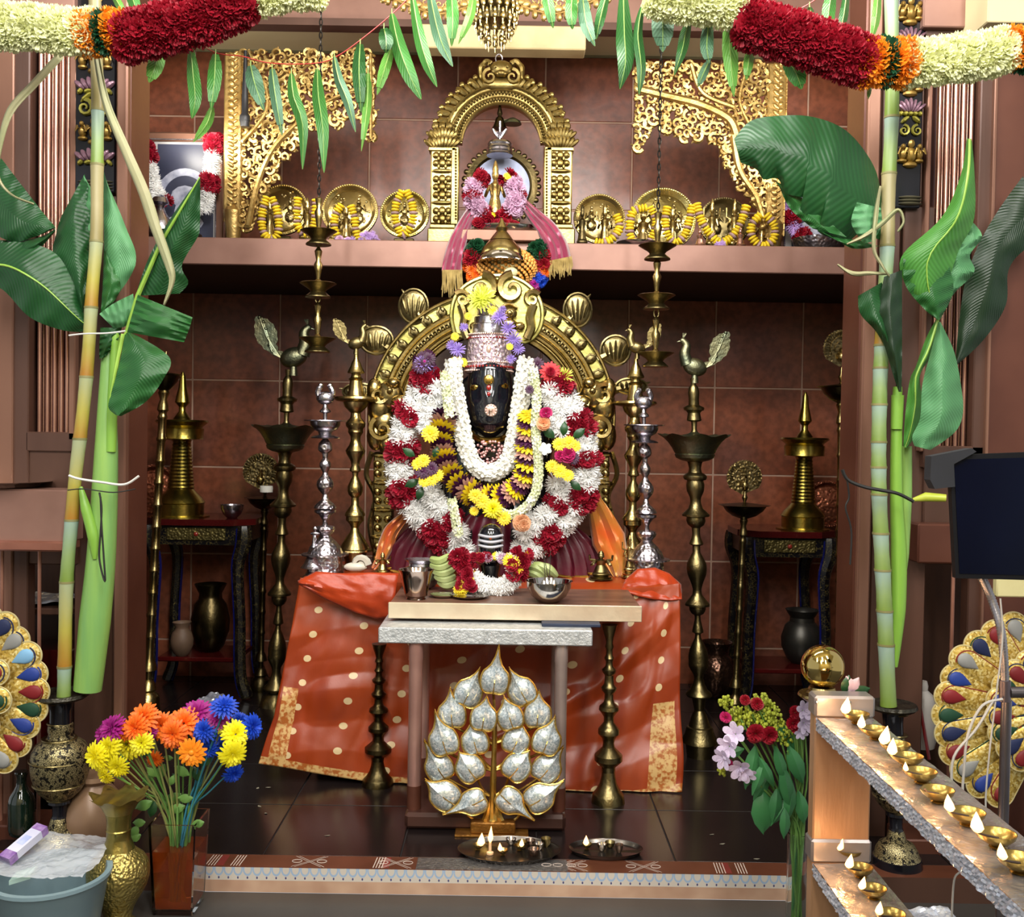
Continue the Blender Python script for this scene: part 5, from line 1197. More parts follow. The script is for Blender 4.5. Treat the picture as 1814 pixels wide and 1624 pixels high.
# sea beasts and columns
for sx in (-1, 1):
    q = lambda dx_, y, d=0.: V(cx+sx*dx_, y, YG-d)
    mk = MB()
    for dx_, y, rx, rz, d in ((178, 700, 24, 26, .05), (196, 722, 22, 30, .04), (160, 712, 16, 12, .07), (206, 690, 14, 20, .03), (170, 680, 12, 10, .07), (188, 748, 24, 22, .04), (204, 772, 16, 26, .03), (182, 786, 18, 20, .04)):
        c = q(dx_, y); mk.ball((c.x, YG-d, c.z), (rx*k, .04, rz*k), 8, 12)
    c = q(176, 694); mk.ball((c.x, YG-.095, c.z), 6*k, 6, 8)
    mk.tube(smoothpath([q(170, 716, .08), q(150, 708, .09), q(138, 694, .09), q(144, 680, .08)], 5), [9*k, 8*k, 7*k, 6*k]*4, 8)
    c = q(196, 700); spiral(mk, (c.x, c.z), 20*k, 1.2, 1.2, sx, YG-.075, 1.1, .28, 18); c = q(190, 760); spiral(mk, (c.x, c.z), 22*k, 1.2, 2.2, -sx, YG-.075, 1.1, .28, 18)
    mk.build('sea_beast', BRASS, ga)
    cl = MB(); a = q(208, 800); b = q(176, 1002); cl.bbox((min(a.x, b.x), YG-.02, ZA), (max(a.x, b.x), YG+.05, a.z), .006)
    cl.build('column', BRASS_OLD, ga)
    cd_ = MB(); random.seed(8)
    for i in range(12):
        y = 806+i*16; c = q(192, y)
        if i % 3 == 0: cd_.ball((c.x, YG-.02, c.z), (22*k, .02, 5*k), 5, 14)
        else:
            for j in (-1, 1): c2 = q(192+j*9, y); cd_.ball((c2.x, YG-.024, c2.z), (8*k, .014, 7*k), 5, 8, Matrix.Rotation(j*.7, 3, 'Y'))
    cd_.tube(smoothpath([q(212, 800), q(222, 840), q(206, 880), q(216, 930), q(206, 980)], 5), [5*k]*21, 6)
    cd_.build('column_relief', BRASS, ga)

# ---- the deity
YD = 4.40; k = PX(YD)
dt = thing('black_deity', 'black stone deity statue with silver crown wrapped in white and red garlands', 'statue', (V(871, 1000, YD).x, YD+.08, ZA))
bd = MB(); X = V(871, 900, YD).x; z = lambda p: V(871, p, YD).z
bd.v = []; prof = [(150, 1005), (158, 985), (150, 950), (120, 915), (100, 880), (104, 830), (112, 780), (104, 730), (82, 690), (50, 665), (36, 650), (20, 640)]
mb = MB(); mb.lathe([(r*k, z(p)) for r, p in reversed(prof)], (0, 0, 0), 40); mb.v = [(X+x, YD+.12+y*.55, zz) for x, y, zz in mb.v]; mb.build('body', BLACKSTONE, dt)
hd = MB()
def headpt(u, v):
    a = 2*pi*u; t = v; y = 640+140*t; w_ = lerpl([(26,), (36,), (39,), (40,), (40,), (39,), (37,), (34,), (22,), (2,)], t)[0]; d = lerpl([(30,), (38,), (40,), (41,), (43,), (47,), (50,), (46,), (30,), (2,)], t)[0]
    xx = w_*cos(a); yy = -d*sin(a)
    if sin(a) > .5: yy -= (6*max(0, 1-abs(t-.62)/.22))*max(0, 1-abs(cos(a))/.3)    # nose
    if sin(a) > 0 and .32 < t < .52: yy += 5*max(0, 1-abs(abs(cos(a))-.55)/.25)      # eye sockets
    if sin(a) > 0 and t > .78: yy += 3*max(0, 1-abs(t-.86)/.03)
    c = V(868, y, YD-.02); return Vector((c.x+xx*k, YD-.02+yy*k, c.z))
hd.grid(headpt, 44, 40); hd.build('head', BLACKSTONE, dt)
orn = mat('gold_ornament', '#d8b765', '#b8913c', .2, 1, 20); RUBY = mat('ruby', '#8a1414', '#a01c1c', .1, 0, 3, coat=1); PALEJ = mat('pale_gem_jewel', '#d8bfae', '#b98f80', .3, .4, 60)
def onface(x, y, d=0.): c = V(x, y, YD); return Vector((c.x, YD-.02-(42+d)*k+abs(x-868)**2*.011*k, c.z))
for nm, m, lst in (('forehead_mark', orn, [(867, 675, 9, 9, -1)]), ('eye_ornament', orn, [(841, 688, 8, 5, -6)]), ('eye_ornament', orn, [(894, 685, 8, 5, -6)]), ('nose_ring', PALEJ, [(871, 728, 11, 11, 10)])):
    for x, y, rx, rz, d in lst:
        mb = MB(); c = onface(x, y, d); mb.ball(c, (rx*k, .006, rz*k), 7, 14, Matrix.Rotation((x-868)*.012, 3, 'Y') @ Matrix.Rotation((x-868)*.018, 3, 'Z'))
        if nm == 'nose_ring':
            for i in range(12): a_ = 2*pi*i/12; mb.ball(c+Vector((9*k*cos(a_), -.004, 9*k*sin(a_))), 1.8*k, 4, 6)
            mb.ball(c+Vector((0, -.008, 0)), 3*k, 5, 8)
        mb.build(nm, m, dt)
mb = MB(); mb.ball(onface(867, 689, 2), (4*k, .005, 5*k), 6, 8); mb.ball(onface(867, 700, 4), (3*k, .005, 4*k), 6, 8); mb.build('red_gem', RUBY, dt)
JS = mat('jewelled_silver', '#d6c6c8', '#a8949a', .3, .8, 60, 1., 60, vor=True)
JW = NT('jewelled_crown'); vo = JW.n('ShaderNodeTexVoronoi', Scale=62.); JW.l(JW.coord('Object'), vo.inputs[0]); ds = vo.outputs['Distance']
c_ = JW.mix(JW.math('LESS_THAN', ds, .42), '#b8a3ae', '#e9d8d2'); c_ = JW.mix(JW.math('LESS_THAN', ds, .2), c_, '#7a1a2c'); JW.l(c_, JW.b.inputs['Base Color']); JW.b.inputs['Metallic'].default_value = .35; JW.b.inputs['Roughness'].default_value = .3; JW.bump(ds, 1., .008)
for nm, pf, mm_ in (('crown', [(41, 662), (41.5, 655), (40, 640), (38.5, 616), (36, 594)], JW.m), ('crown_top', [(36, 594), (33, 591), (31, 576), (28, 574), (27, 562), (23, 560), (21, 549), (17, 546), (9, 538)], SILVER)):
    mb = MB(); mb.lathe([(r*k, z(p)) for r, p in pf], (0, 0, 0), 40); mb.v = [(V(867, 600, YD).x+x, YD+.0+y, zz) for x, y, zz in mb.v]; mb.build(nm, mm_, dt)
Xc = V(867, 600, YD).x
st = MB(); 
for i in range(22):
    a_ = pi*i/21; 
    for rr, y, s_ in ((41.5, 651, 2.6), (37, 600, 2.2)): st.ball((Xc+rr*k*cos(a_), YD-rr*k*sin(a_), z(y)), s_*k, 4, 6)
st.build('crown_rubies', RUBY, dt)
c1 = MB()
for i in range(30):
    a_ = pi*i/29
    for rr, y in ((42.5, 658), (40.5, 643), (37, 594)): c1.ball((Xc+rr*k*cos(a_), YD-rr*k*sin(a_), z(y)), 2*k, 4, 6)
for i in range(14): a_ = 2*pi*i/14; c1.ball((Xc+13*k*cos(a_), YD-38*k, z(622)+15*k*sin(a_)), 2.2*k, 4, 6)
c1.ball((Xc, YD-37*k, z(622)), (5*k, .01, 8*k), 6, 9); c1.build('crown_studs', PALEJ, dt)
c1 = MB(); random.seed(5)
for i in range(90):
    t = rnd(0, 1); a_ = rnd(-1, 1); c1.ball(V(867+a_*(18+22*t*(1-t)*2), 782+46*t, YD-.075-rnd(0, .012)), rnd(2.2, 3.6)*k, 4, 6)
o = c1.build('pendant_beads', mat('rose_silver_beads', '#c79f97', '#8c4b4a', .3, .5, 90), dt); o['kind'] = 'stuff'
nk = MB()
for dy in (0, 6): nk.tube([V(868+30*cos(radians(t)), 764+dy-14*sin(radians(t)), YD-.045-.03*abs(sin(radians(t)))) for t in range(-180, 1, 15)], 3*k, 6)
nk.build('necklace', orn, dt)

# maroon skirt and orange scarves
SK = mat('maroon_silk', '#5e0a24', '#48051a', .4, 0, 5, .1, 60)
def skirt(u, v):
    a = pi*(-.08+1.16*u); t = v; rx = 190*cos(t*pi/2*.86)
    fold = .014*sin(a*26+t*3)*(.3+.7*(1-t))
    c = V(872, 1008, YD); X_ = c.x+(rx*k)*cos(a)*(1+.0); Yy = YD+.07-.20*cos(t*pi/2*.86)*sin(a)*.9-fold; Zz = ZA+.018+sin(t*pi/2)*118*k+.02*noise.noise(Vector((u*6, v*4, 0)))
    return Vector((X_+fold*cos(a), Yy, Zz))
mb = MB(); mb.grid(skirt, 130, 18); mb.build('skirt', SK, dt)
mb = MB(); mb.tube([skirt(i/60, .02)+Vector((0, -.008, 0)) for i in range(61)], .006, 6); mb.build('skirt_border', orn, dt)
OS = mat('orange_gold_scarf', '#cf5a10', '#b8862f', .3, .2, 7, .15, 50, sheen=.4)
rt = thing('orange_scarf', 'orange and gold silk scarf hanging right of the deity', 'scarf', V(1075, 1018, 4.5), 'orange scarves of the deity')
strip([(1046, 868), (1062, 910), (1078, 955), (1090, 990), (1096, 1022)], lambda u: 4.46-.08*u, [10, 40, 60, 44, 16], rt, 'cloth', OS, .012, 2)
rt = thing('orange_scarf', 'orange and gold silk scarf hanging left of the deity', 'scarf', V(685, 1008, 4.5), 'orange scarves of the deity')
strip([(716, 915), (694, 940), (684, 965), (674, 990), (660, 1008)], lambda u: 4.46-.08*u, [16, 26, 28, 20, 6], rt, 'cloth', OS, .01, 2)

# ---- garlands of the deity
GD = 'garlands on the black deity'
def og(u):
    for a, c in ((.05, 'purple'), (.12, 'red'), (.23, 'white'), (.27, 'red'), (.40, 'white'), (.46, 'red'), (.58, 'white'), (.66, 'red'), (.80, 'white'), (.90, 'red')):
        if u < a: return c
    return 'white'
rfm = {'white': 17, 'red': 17, 'purple': 15}
garland('deity_garland', 'thick white and red garland down the left side of the black deity', [(752, 640), (757, 672), (738, 712), (718, 752), (712, 800), (708, 850), (730, 895), (762, 930), (790, 955), (822, 982)], 4.29, 25, rfm, og, 15, GD, around=7)
def og2(u):
    for a, c in ((.06, 'red'), (.2, 'white'), (.27, 'red'), (.38, 'white'), (.44, 'red'), (.56, 'white'), (.66, 'red'), (.80, 'white'), (.89, 'red')):
        if u < a: return c
    return 'white'
garland('deity_garland', 'thick white and red garland down the right side of the black deity', [(985, 680), (1004, 718), (1026, 755), (1036, 800), (1038, 848), (1022, 890), (995, 925), (962, 955), (925, 978)], 4.29, 25, rfm, og2, 15, GD, around=7)
garland('deity_garland', 'second row of white flowers inside the left garland', [(775, 690), (760, 725), (758, 760)], 4.26, 18, 17, lambda u: 'white', 15, GD, around=6)
garland('deity_garland', 'second row of white flowers below the left flower cluster', [(757, 860), (770, 890), (800, 925), (812, 950)], 4.26, 18, 17, lambda u: 'white' if .15 < u < .6 or u > .75 else 'red' if u > .5 else 'white', 15, GD, around=6)
garland('deity_garland', 'second row of white flowers inside the right garland', [(975, 690), (985, 725), (988, 760)], 4.26, 18, 17, lambda u: 'white', 15, GD, around=6)
garland('deity_garland', 'second row of white flowers low on the right side', [(985, 855), (995, 875), (985, 900), (955, 920), (930, 945)], 4.26, 18, 17, lambda u: 'red' if .3 < u < .45 else 'white', 15, GD, around=6)
garland('deity_garland', 'long jasmine garland looped under the face of the black deity', [(803, 642), (806, 690), (815, 740), (824, 785), (838, 820), (866, 838), (896, 822), (910, 785), (918, 735), (926, 685), (932, 640)], 4.25, 15, 9.5, lambda u: 'jasmine', 6.5, GD, around=6)
strung('deity_garland', 'striped purple yellow and peach chrysanthemum garland below the jasmine loop', [(788, 736, 0), (782, 770), (785, 805), (798, 838), (820, 862), (848, 878), (872, 882), (898, 876), (922, 856), (934, 828), (937, 795), (936, 765), (938, 738)], 4.20, 25, ['purple', 'peach', 'yellow', 'purple', 'yellow', 'purple', 'peach', 'yellow'], 10.5, GD)
for pts, lab in (([(944, 655), (950, 700), (949, 760), (954, 820), (950, 868), (932, 898), (905, 912), (885, 905)], 'slim string of pale jasmine buds on the right of the deity'), ([(788, 662), (792, 700), (796, 735)], 'slim string of pale jasmine buds at the left shoulder'), ([(800, 885), (806, 915), (812, 945)], 'slim string of pale jasmine buds at the left knee')):
    garland('jasmine_string', lab, pts, 4.15, 7, 6, lambda u: random.choice(['jasmine_bud', 'jasmine_bud', 'jasmine']), 5, 'slim jasmine strings on the deity', around=5)
def one(key, x, y, r, Y=4.13, rot=(0, -1, .25)): return (key, x, y, r, Y, rot)
def cluster(label, lst, leaves=(), cat='flowers', name='flower_cluster', group='flower clusters on the deity'):
    ps = [V(x, y, Y) for _, x, y, r, Y, _ in lst]; lo = min(ps, key=lambda p: p.z); rt = thing(name, label, cat, lo, group)
    for (key, x, y, r, Y, rot), p in zip(lst, ps): place('flower', FL[key], rt, p, facing(rot, rnd(0, 6)), r*PX(Y))
    for x, y, a, L_ in leaves:
        mb = MB(); leafblade(mb, V(x, y, 4.17), a, L_*PX(4.17)); mb.build('leaf', LEAFD, rt)
    return rt
LEAFD = mat('dark_leaf', '#234f26', '#17381b', .35, 0, 6)
def leafblade(mb, p, ang, L_, w_=.28):
    d = Vector((cos(ang), 0, sin(ang))); n_ = Vector((-sin(ang), 0, cos(ang))); vs = []
    for t, w2 in ((0, .1), (.25, .8), (.5, 1), (.75, .7), (1, .03)):
        for s_ in (-1, 0, 1): vs.append(p+d*(L_*t)+n_*(w_*L_*w2*s_)+Vector((0, -.1*L_*sin(t*pi)-(.08*L_ if s_ == 0 else 0), 0)))
    mb.add(vs, [(3*i+j, 3*i+j+1, 3*i+j+4, 3*i+j+3) for i in range(4) for j in range(2)])
cluster('yellow and purple flower cluster with leaves on the left arm of the deity', [one('yellow', 762, 768, 17), one('yellow', 750, 816, 13), one('yellow', 740, 822, 12), one('purple', 748, 834, 16), one('purple', 764, 830, 14), one('yellow', 765, 848, 14), one('yellow', 752, 852, 12), one('yellow', 775, 842, 12)], [(735, 808, 2.6, 26), (742, 850, 3.6, 28), (748, 862, 4.4, 26), (768, 810, 1.2, 22)])
cluster('yellow and magenta flower cluster with leaves on the right arm of the deity', [one('yellow', 990, 787, 13), one('yellow', 1008, 784, 14), one('yellow', 1018, 790, 12), one('rosepink', 1006, 806, 14), one('rosepink', 992, 808, 10), one('purple', 1016, 812, 12), one('yellow', 978, 826, 13), one('yellow', 992, 834, 14), one('yellow', 1006, 842, 12)], [(982, 776, 2.4, 30), (1015, 776, .7, 28), (965, 830, 3.4, 22), (1010, 852, 5.6, 26), (998, 772, 1.5, 26)])
cluster('magenta, peach rose and white button flowers on the right side of the jasmine string', [one('rosepink', 967, 732, 11), one('peachrose', 963, 751, 13), one('jasmine', 966, 796, 12), one('white', 966, 796, 11), one('purple', 938, 690, 9)])
cluster('bright yellow chrysanthemums hanging under the striped garland', [one('bigyellow', 873, 902, 19, 4.11), one('yellow', 893, 918, 14, 4.11), one('yellow', 855, 888, 15, 4.11), one('yellow', 842, 878, 14, 4.11), one('yellow', 840, 905, 9)])
cluster('peach rose low on the right of the deity', [one('peachrose', 925, 926, 16), one('peachrose', 928, 930, 11, 4.09)])
cluster('big lime chrysanthemum and yellow blossoms on top of the silver crown', [one('lime', 855, 528, 27, 4.30, (0, -1, .5)), one('lime', 850, 534, 22, 4.29), one('yellow', 873, 550, 10, 4.28), one('yellow', 830, 560, 8, 4.28)])
cluster('violet asters along the right side of the silver crown', [one('violet', 885, 562, 15, 4.26), one('violet', 900, 582, 15, 4.26), one('violet', 910, 602, 16, 4.26), one('violet', 918, 618, 13, 4.26), one('violet', 905, 636, 10, 4.26), one('yellow', 903, 614, 7, 4.24), one('violet', 890, 548, 8, 4.26)])
cluster('violet and yellow blossoms at the left side of the silver crown', [one('violet', 811, 620, 15, 4.26), one('violet', 822, 580, 9, 4.26), one('yellow', 806, 640, 10, 4.26), one('yellow', 820, 642, 9, 4.26), one('yellow', 806, 596, 8, 4.26), one('violet', 800, 612, 11, 4.26)])
cluster('dark purple aster at the left shoulder garland', [one('magenta', 752, 640, 3), one('violet', 750, 645, 18, 4.24), one('purple', 745, 648, 16, 4.23), one('purple', 758, 636, 14, 4.23)])
cluster('red hibiscus with lime and purple blossoms at the right shoulder', [one('hibiscus', 975, 659, 20, 4.24), one('red', 975, 659, 9, 4.22), one('lime', 1000, 668, 18, 4.26), one('purple', 952, 645, 14, 4.26), one('purple', 1012, 690, 10, 4.28)])

# ---- small black lingam before the deity
YLn = 4.1; k2 = PX(YLn)
# ================================================================ lingam, slab, silver table, gold tree
def ontop(px, py, z): return G(px, py, z)
# stone slab board on the silver table
ZSL = V(910, 1070, 3.72).z; zsb = V(910, 1098, 3.72).z
a = V(688, 1084, 3.72); b = V(1137, 1084, 3.72)
rt = thing('wooden_board', 'brass edged wooden board lying on the silver table in front of the deity', 'board', ((a.x+b.x)/2, 3.95, zsb))
MB().bbox((a.x+.004, 3.726, zsb+.002), (b.x-.004, 4.12, ZSL-.001), .003).build('panel', mat('worn_brown_board', '#7c5a48', '#5a3f33', .35, .1, 5, .1, 30, stretch=(.6, 4, 1)), rt)
MB().bbox((a.x, 3.715, zsb), (b.x, 3.728, ZSL), .002).build('brass_edge', mat('pale_worn_brass_edge', '#dccdb0', '#c4ad92', .35, .35, 6, .2, 40), rt)
# silver table
ZT = zsb-.012; Yt = 3.60; a = V(670, 1120, Yt); b = V(1050, 1124, Yt); zt0 = V(860, 1142, Yt).z; D_ = .42
rt = thing('silver_table', 'small table with silver clad top and four copper legs standing on a tray base', 'table', ((a.x+b.x)/2, Yt+D_/2, Z0))
SILTOP = mat('hammered_silver_sheet', '#cfd2d3', '#adb1b2', .4, .45, 40, .6, 110)
MB().bbox((a.x, Yt, zt0), (b.x, Yt+D_, ZT), .004).build('top', SILTOP, rt)
zb1 = V(860, 1440, Yt).z; zb0 = V(860, 1468, Yt+.0).z
for x, w_ in ((735, 12.5), (992, 11.5)):
    for dy in (.04, D_-.06):
        c = V(x, 1300, Yt+.04); mb = MB(); r = w_*PX(Yt); yy = Yt+dy
        xx = c.x if dy < .1 else c.x
        mb.lathe([(r*.98, zb1-.01), (r*.98, zb1+.1), (r, zb1+.102), (r, zt0-.07), (r*1.06, zt0-.065), (r*1.06, zt0)], (xx, yy, 0), 24); o = mb.build('leg', mat('rosy_leg_pipe', '#c79a8c', '#b08478', .28, .5, 6) if x < 900 else mat('steel_copper_pipe', '#b5a29a', '#98857e', .28, .5, 6), rt)
        f = MB(); f.lathe([(r*1.04, zb1), (r*1.04, zb1+.085)], (xx, yy, 0), 24); f.build('sleeve', COPPER_RED, o)
a2 = V(717, 1450, Yt); b2 = V(1002, 1450, Yt)
mb = MB(); mb.bbox((a2.x, Yt-.015, zb0), (b2.x, Yt+D_-.02, zb1), .012); mb.build('tray_base', mat('dark_brown_tray', '#4b2f27', '#38221c', .3, .2, 5), rt)
for x in (727, 984):
    for yy in (Yt+.03, Yt+D_-.06): mb = MB(); c = V(x, 1470, Yt); mb.lathe([(.014, Z0), (.017, Z0+.01), (.015, zb0)], (c.x, yy, 0), 12); mb.build('foot', COPPER_RED, rt)
a3 = V(960, 1100, 3.66); b3 = V(1084, 1100, 3.66)
mb = MB(); mb.bbox((a3.x, 3.66, ZT), (b3.x-.04, 3.9, zsb), .003) ; tag(recenter(mb.build('blue_box', mat('navy_cloth', '#1d2a44', '#141d33', .6), None)), 'flat navy blue packet squeezed under the right end of the board', 'packet')

# gold and silver tree
YT = 3.53; k = PX(YT)
rt = thing('gold_leaf_tree', 'golden tree ornament with heart shaped mirror leaves before the silver table', 'ornament', (V(870, 1505, YT).x, YT+.05, Z0))
BG = mat('gilded_wood_block', '#9a6a2a', '#7a4e1c', .35, .6, 20, .6, 60)
zB = V(870, 1480, YT).z; zC = V(870, 1460, YT).z
a = V(805, 1490, YT); b = V(936, 1490, YT); MB().bbox((a.x, YT, Z0), (b.x, YT+.10, zB), .004).build('lower_block', BG, rt)
a = V(833, 1470, YT); b = V(913, 1470, YT); MB().bbox((a.x, YT+.012, zB), (b.x, YT+.088, zC), .004).build('upper_block', BG, rt)
GT = mat('tree_gold', '#d9b765', '#b8892f', .25, .9, 30)
Yt_ = YT+.045; q = lambda x, y, d=0.: V(700+x/3.53, 1100+y/3.53, Yt_-d)
tk_ = MB(); tk_.tube(smoothpath([q(612, 1272), (q(608, 1180)), q(612, 1060), q(616, 900), q(622, 700), q(620, 560), q(615, 440)], 5), [16*k, 14*k, 11*k, 9.5*k, 8*k, 7.5*k, 7*k, 7*k, 6.5*k, 6*k, 6*k, 6*k, 6*k, 6*k, 5.5*k, 5.5*k, 5*k, 5*k, 5*k, 5*k, 5*k, 4.5*k, 4*k, 4*k, 3.5*k, 3.5*k, 3*k, 3*k, 2.5*k, 2*k, 2*k], 9)
for s_ in (-1, 0, 1): tk_.tube([q(612+s_*62, 1274), q(612+s_*30, 1200), q(612+s_*8, 1090)], [7*k, 6*k, 4*k], 7)
tk_.build('trunk', GT, rt)
MOS = NT('mirror_mosaic'); vo = MOS.n('ShaderNodeTexVoronoi', Scale=190.); MOS.l(MOS.coord('Object'), vo.inputs[0])
MOS.l(MOS.ramp(vo.outputs['Color'], [(.2, '#a9b8bd'), (.8, '#f0f5f2')]), MOS.b.inputs['Base Color']); MOS.b.inputs['Metallic'].default_value = .6; MOS.b.inputs['Roughness'].default_value = .22
v2_ = MOS.n('ShaderNodeTexVoronoi', Scale=190., feature='DISTANCE_TO_EDGE'); MOS.l(MOS.coord('Object'), v2_.inputs[0])
nm_ = MOS.n('ShaderNodeBump'); nm_.inputs['Strength'].default_value = .7; nm_.inputs['Distance'].default_value = .003; MOS.l(vo.outputs['Color'], nm_.inputs['Height']); MOS.l(nm_.outputs[0], MOS.b.inputs['Normal']); MOS = MOS.m
leaves = [((622, 375), (650, 150), 92, .03), ((455, 455), (530, 290), 92, 0), ((795, 445), (715, 290), 92, 0), ((355, 590), (345, 415), 92, 0), ((890, 590), (900, 430), 90, 0), ((553, 610), (575, 462), 86, .035), ((720, 605), (680, 465), 84, .03),
          ((305, 755), (250, 555), 96, .02), ((500, 760), (470, 640), 88, .015), ((755, 755), (800, 650), 88, .015), ((945, 755), (1000, 590), 92, .02), ((278, 920), (184, 740), 92, 0), ((470, 925), (400, 810), 92, .02), ((758, 918), (842, 800), 92, .02), ((942, 930), (1050, 780), 94, .0),
          ((315, 1095), (190, 985), 98, .01), ((495, 1130), (300, 1200), 86, .025), ((712, 1120), (870, 1238), 86, .025), ((895, 1110), (1052, 992), 96, .012)]
for (cx_, cy_), (tx, ty), R_, d in leaves:
    c = q(cx_, cy_, d+.02); t = q(tx, ty, d+.005); dr = Vector((t.x-c.x, 0, t.z-c.z)); L_ = dr.length; dr.normalize(); nr = Vector((dr.z, 0, -dr.x)); R2 = R_/3.53*k*1.06
    out = []; N = 36
    for i in range(N):
        a_ = 2*pi*i/N; r_ = R2*(1+.10*cos(2*a_)-.14*max(0, cos(a_-pi))**8*2.2)
        x = r_*cos(a_); y = r_*sin(a_)*1.02
        if cos(a_) > .6: e = (cos(a_)-.6)/.4; x = x*(1-e**5)+L_*e**5; y *= 1-e**2.2*.9
        out.append(c+dr*x+nr*y)
    m_ = MB(); n_ = N; vs = []; 
    for lv, (sc_, dp) in enumerate(((1, .006), (.9, -.004), (.66, -.016), (.33, -.023))): vs += [c+(p-c)*sc_+Vector((0, dp, 0)) for p in out]
    vs.append(c+Vector((0, -.025, 0))); fs = [(l*n_+i, l*n_+(i+1) % n_, (l+1)*n_+(i+1) % n_, (l+1)*n_+i) for l in range(3) for i in range(n_)]+[(3*n_+i, 3*n_+(i+1) % n_, 4*n_) for i in range(n_)]+[tuple(reversed(range(n_)))]
    m_.add(vs, fs); lf_ = m_.build('leaf', MOS, rt)
    g = MB(); g.tube(out+out[:1], 1.7*k, 6, False); g.tube([c-dr*R2*.75+Vector((0, -.014, 0)), c+Vector((0, -.027, 0)), c+dr*R2*.8+Vector((0, -.008, 0))], 1.0*k, 5)
    g.tube([t-dr*.02, t+dr*.004], [2.6*k, .6*k], 6); g.build('gold_edge', GT, lf_)
    st = MB(); root_y = cy_+R_*.9+40; sxx = 616; st.tube(smoothpath([c-dr*R2*.8+Vector((0, .018, 0)), q(sxx+(cx_-sxx)*.45, root_y+10, -.01), q(sxx, root_y+55, -.005)], 4), [2.4*k]*4+[3*k]*4+[3.5*k], 6); st.build('twig', GT, rt)

# plates with burning lamps on the floor
FM = NT('flame'); FM.b.inputs['Emission Color'].default_value = (1, .5, .17, 1); FM.b.inputs['Emission Strength'].default_value = 4.; FM.b.inputs['Base Color'].default_value = (1, .6, .3, 1); FLAME = FM.m
def flame(rt, p, h, tilt=0., w_=None):
    w_ = w_ or h*.3; mb = MB(); mb.lathe([(.001, 0), (w_*.6, h*.08), (w_, h*.25), (w_*.8, h*.5), (w_*.35, h*.8), (.0005, h)], (p[0], p[1], p[2]), 10, tilt)
    return mb.build('flame', FLAME, rt)
def diya(p, r, h, label, m, rt=None, fdir=(0, -1), fh=.03, tilt=0., group=None, lit=True):
    """small oil lamp: footed leaf shaped bowl with a spout, wick and flame"""
    own = rt is None
    if own: rt = thing('diya', label, 'oil lamp', p, group)
    fx, fy = fdir; L_ = sqrt(fx*fx+fy*fy) or 1; fx /= L_; fy /= L_
    def sp(a): return max(0, cos(a-atan2(fy, fx)))**6
    mb = MB(); n = 24; vs = []; pr = [(.45, 0), (.5, .06), (.3, .14), (.62, .35), (.92, .7), (1.0, 1.0), (.95, .98), (.8, .7), (.4, .4)]
    for q_, z_ in pr:
        for i in range(n):
            a_ = 2*pi*i/n; e = sp(a_)*.55*z_; vs.append((p[0]+r*(q_+e)*cos(a_), p[1]+r*(q_+e)*sin(a_), p[2]+h*z_*(1+.12*sp(a_))))
    fs = [(l*n+i, l*n+(i+1) % n, (l+1)*n+(i+1) % n, (l+1)*n+i) for l in range(len(pr)-1) for i in range(n)]+[tuple(reversed(range(n))), tuple((len(pr)-1)*n+i for i in range(n))]
    mb.add(vs, fs); mb.build('bowl', m, rt)
    tip = (p[0]+fx*r*1.3, p[1]+fy*r*1.3, p[2]+h*1.02)
    wk = MB(); wk.tube([(p[0], p[1], p[2]+h*.6), tip, (tip[0]+fx*.004, tip[1]+fy*.004, tip[2]+.006)], .0025, 5); wk.build('wick', mat('charred_wick', '#3a2a20', '#1c1410', .9), rt)
    if lit:
        flame(rt, (tip[0]+fx*.003, tip[1]+fy*.003, tip[2]+.002), fh, tilt)
    return rt, tip
def offering(xc, y, hw, Y, sq, label, lamps, cups, seed, tall=None):
    random.seed(seed); k = PX(Y); c = V(xc, y, Y); rt = thing('steel_tray', label, 'tray', (c.x, Y, Z0), 'steel trays with burning lamps on the floor')
    mb = MB(); mb.lathe([(hw*.86*k, .002), (hw*.9*k, .003), (hw*.99*k, .018), (hw*k, .018), (hw*.88*k, .006), (0, .005)], (0, 0, Z0), 44); mb.v = [(c.x+x, Y+yy*sq, z) for x, yy, z in mb.v]; mb.build('dish', mat('dull_steel', '#77716b', '#5a544f', .25, .95, 10), rt)
    for i, (x, yy, fh) in enumerate(lamps):
        p = V(x, yy, Y); pos = (p.x, Y-(yy-y)*.004*0+(-.03 if i % 2 else .01), Z0+.007)
        r_, tip = diya(pos, .017, .02, 'lit brass lamp number on the tray', BRASS, None, (rnd(-.4, .4), -1), fh, rnd(-.1, .1), 'small burning lamps on the floor trays'); r_['label'] = LLAB.pop(0)
    cs = [STEEL, BRASS_OLD, mat('brownish_steel', '#8f7a6c', '#6e5a4e', .2, .9, 10)]
    for i, (x, dy) in enumerate(cups):
        p = V(x, y, Y); r = rnd(.014, .02); h = rnd(.018, .028); cup = thing('small_cup', CLAB.pop(0), 'cup', (p.x, Y+dy, Z0+.007), 'little metal cups on the floor trays')
        m_ = MB(); m_.lathe([(r*.5, 0), (r*.55, h*.1), (r*.8, h*.3), (r, h), (r*.93, h), (r*.5, h*.25), (0, h*.2)], (p.x, Y+dy, Z0+.007), 18); m_.build('bowl', cs[i % 3], cup)
    return rt
LLAB = ['burning brass lamp at the left rim of the large floor tray', 'burning brass lamp in the middle front of the large floor tray', 'burning brass lamp right of the middle on the large floor tray', 'burning brass lamp on the left of the small floor tray']
CLAB = ['metal cup directly beside the middle flames of the large tray', 'tilted metal cup near the back centre of the large tray', 'metal cup third from the right on the large tray', 'metal cup second from the right on the large tray', 'metal cup at the right rim of the large tray', 'metal cup in front at the right of the large tray', 'metal cup in the middle of the small floor tray', 'metal cup right of centre on the small floor tray', 'metal cup at the back of the small floor tray']
